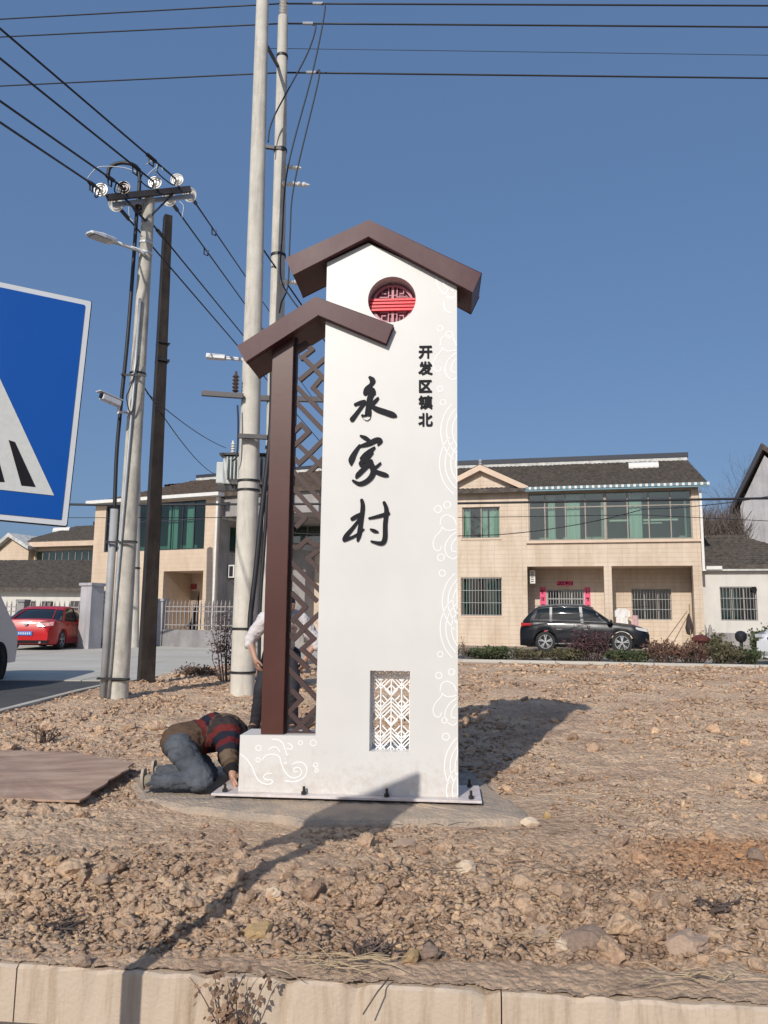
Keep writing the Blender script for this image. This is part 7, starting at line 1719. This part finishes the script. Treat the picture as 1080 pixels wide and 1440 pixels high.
for k,(px_,py_,h_,lab_) in enumerate(((520,1330,.11,'small rusty dry weed among the clods right of the kerb weed'),(1010,1290,.09,'sparse dry weed tuft on the earth at the lower right'),(90,1290,.07,'little dry weed tuft among the clods at the lower left'),(60,1045,.10,'dry grass tuft between the asphalt edge and the board'))):
    b_=on_z(px_,py_,.0); bush('dry_weed_tuft',(b_.x,b_.y,hz(b_.x,b_.y)),.06*b_.y/3.5,.05*b_.y/3.5,h_*b_.y/4,14,50,.018*b_.y/3.5,M_dry,M_twig,lab_,'weeds',seed=60+k)
# single stones worth their own label
M_stg=mat('stone_grey',(.46,.33,.24),.9,.2,8,.6,60); M_sty=mat('stone_ochre',(.50,.34,.17),.95,.18,8,.6,60); M_stw=mat('stone_pale',(.66,.52,.38),.9,.12,8,.5,60); M_std=mat('stone_dark',(.33,.235,.175),.95,.25,8,.7,60)
def lumpy(o,seed):
    me=o.data; n_=len(me.vertices); a=np.empty(n_*3); me.vertices.foreach_get('co',a); a=a.reshape(-1,3); d=fbm(a[:,0]*2.2+seed,a[:,1]*2.2+a[:,2]*2.7,4,seed%90); a=a*(1+.10*d)[:,None]; me.vertices.foreach_set('co',a.ravel()); me.update()
def stone(px,py,s,m_,label,seed,rot=(0,0,0),sc=(1,1,1),z=None,name='stone'):
    p=on_z(px,py,0.0); zz=hz(p.x,p.y) if z is None else z; p=on_z(px,py,zz)
    me=clod_mesh(seed,True); me.materials.append(m_); o=bpy.data.objects.new(name,me); COL.objects.link(o); o.location=(p.x,p.y,zz+s*sc[2]*.35); o.rotation_euler=rot; o.scale=(s*sc[0],s*sc[1],s*sc[2])
    lumpy(o,seed)
    tag(o,label,name)
stone(873,1190,.062,M_stg,'upright grey slab of rock on the earth at the right',901,(.5,.3,.8),(1,.55,1.1))
stone(656,1226,.05,M_stw,'pale boulder with a dark shaded side below the pad',902,(0,.2,.3),(1.1,.8,1))
stone(572,1190,.06,M_stg,'flat brown clod just below the front of the pad',903,(0,0,.4),(1.5,.9,.6))
stone(681,1197,.022,M_stw,'small white flake lying on the earth below the pad',904,(0,.1,.1),(1.7,.8,.3))
stone(115,1357,.036,M_stg,'single pointed stone standing on the kerb top at the left',905,(.4,.2,.5),(.9,.7,1.1),z=-.045)
stone(368,1318,.066,M_sty,'big ochre yellow clod left of the withered weed',906,(0,.1,.4),(1.1,.9,.8))
stone(385,1262,.04,M_stw,'pale rounded stone right of the post shadow',907)
stone(145,1240,.04,M_stg,'grey brown stone alone on the earth at the left',908,(0,0,.7),(1.2,.9,.8))
stone(604,1345,.042,M_std,'darkest clod beside the pale ones at the bottom centre',909,(.2,0,.3))
stone(578,1352,.045,M_sty,'pale ochre stone left of the darkest clod',910,(.2,0,.9),(1.1,.8,.8))
stone(765,1325,.07,M_stg,'large reddish clod at the bottom centre right, left of the pale wedge',911,(0,.1,.4),(1.1,.9,.85))
stone(790,1338,.045,M_stw,'pale wedge shaped stone beside the large reddish clod',912,(.3,.2,.4),(.8,.8,1))
stone(822,1330,.085,M_std,'broad dark brown clod right of the pale wedge',913,(0,0,.2),(1.3,.9,.75))
stone(965,1338,.085,M_stg,'widest brown clod near the lower right corner',914,(0,0,.5),(1.4,.9,.7))
stone(1065,1168+40,.05,M_std,'dark reddish clod cut by the right edge',915)
stone(745,1160,.052,M_stw,'square pale chunk at the right end of the pad',916,(0,.1,.3),(1.1,.8,.8))
stone(770,1150,.035,M_sty,'small ochre chunk right of the square pale one',917,(0,.3,.9))
stone(32,1020,.05,M_stw,'white broken concrete chip beside the asphalt edge',918,(0,.1,.3),(2.2,.7,.35))
stone(60,1026,.045,M_stw,'second whitish chip just right of the broken concrete one',919,(0,.1,.1),(1.6,.7,.5))
stone(205,1062,.05,M_std,'dark pitted clod on the earth behind the kneeling man shoe',920,(0,0,.4))
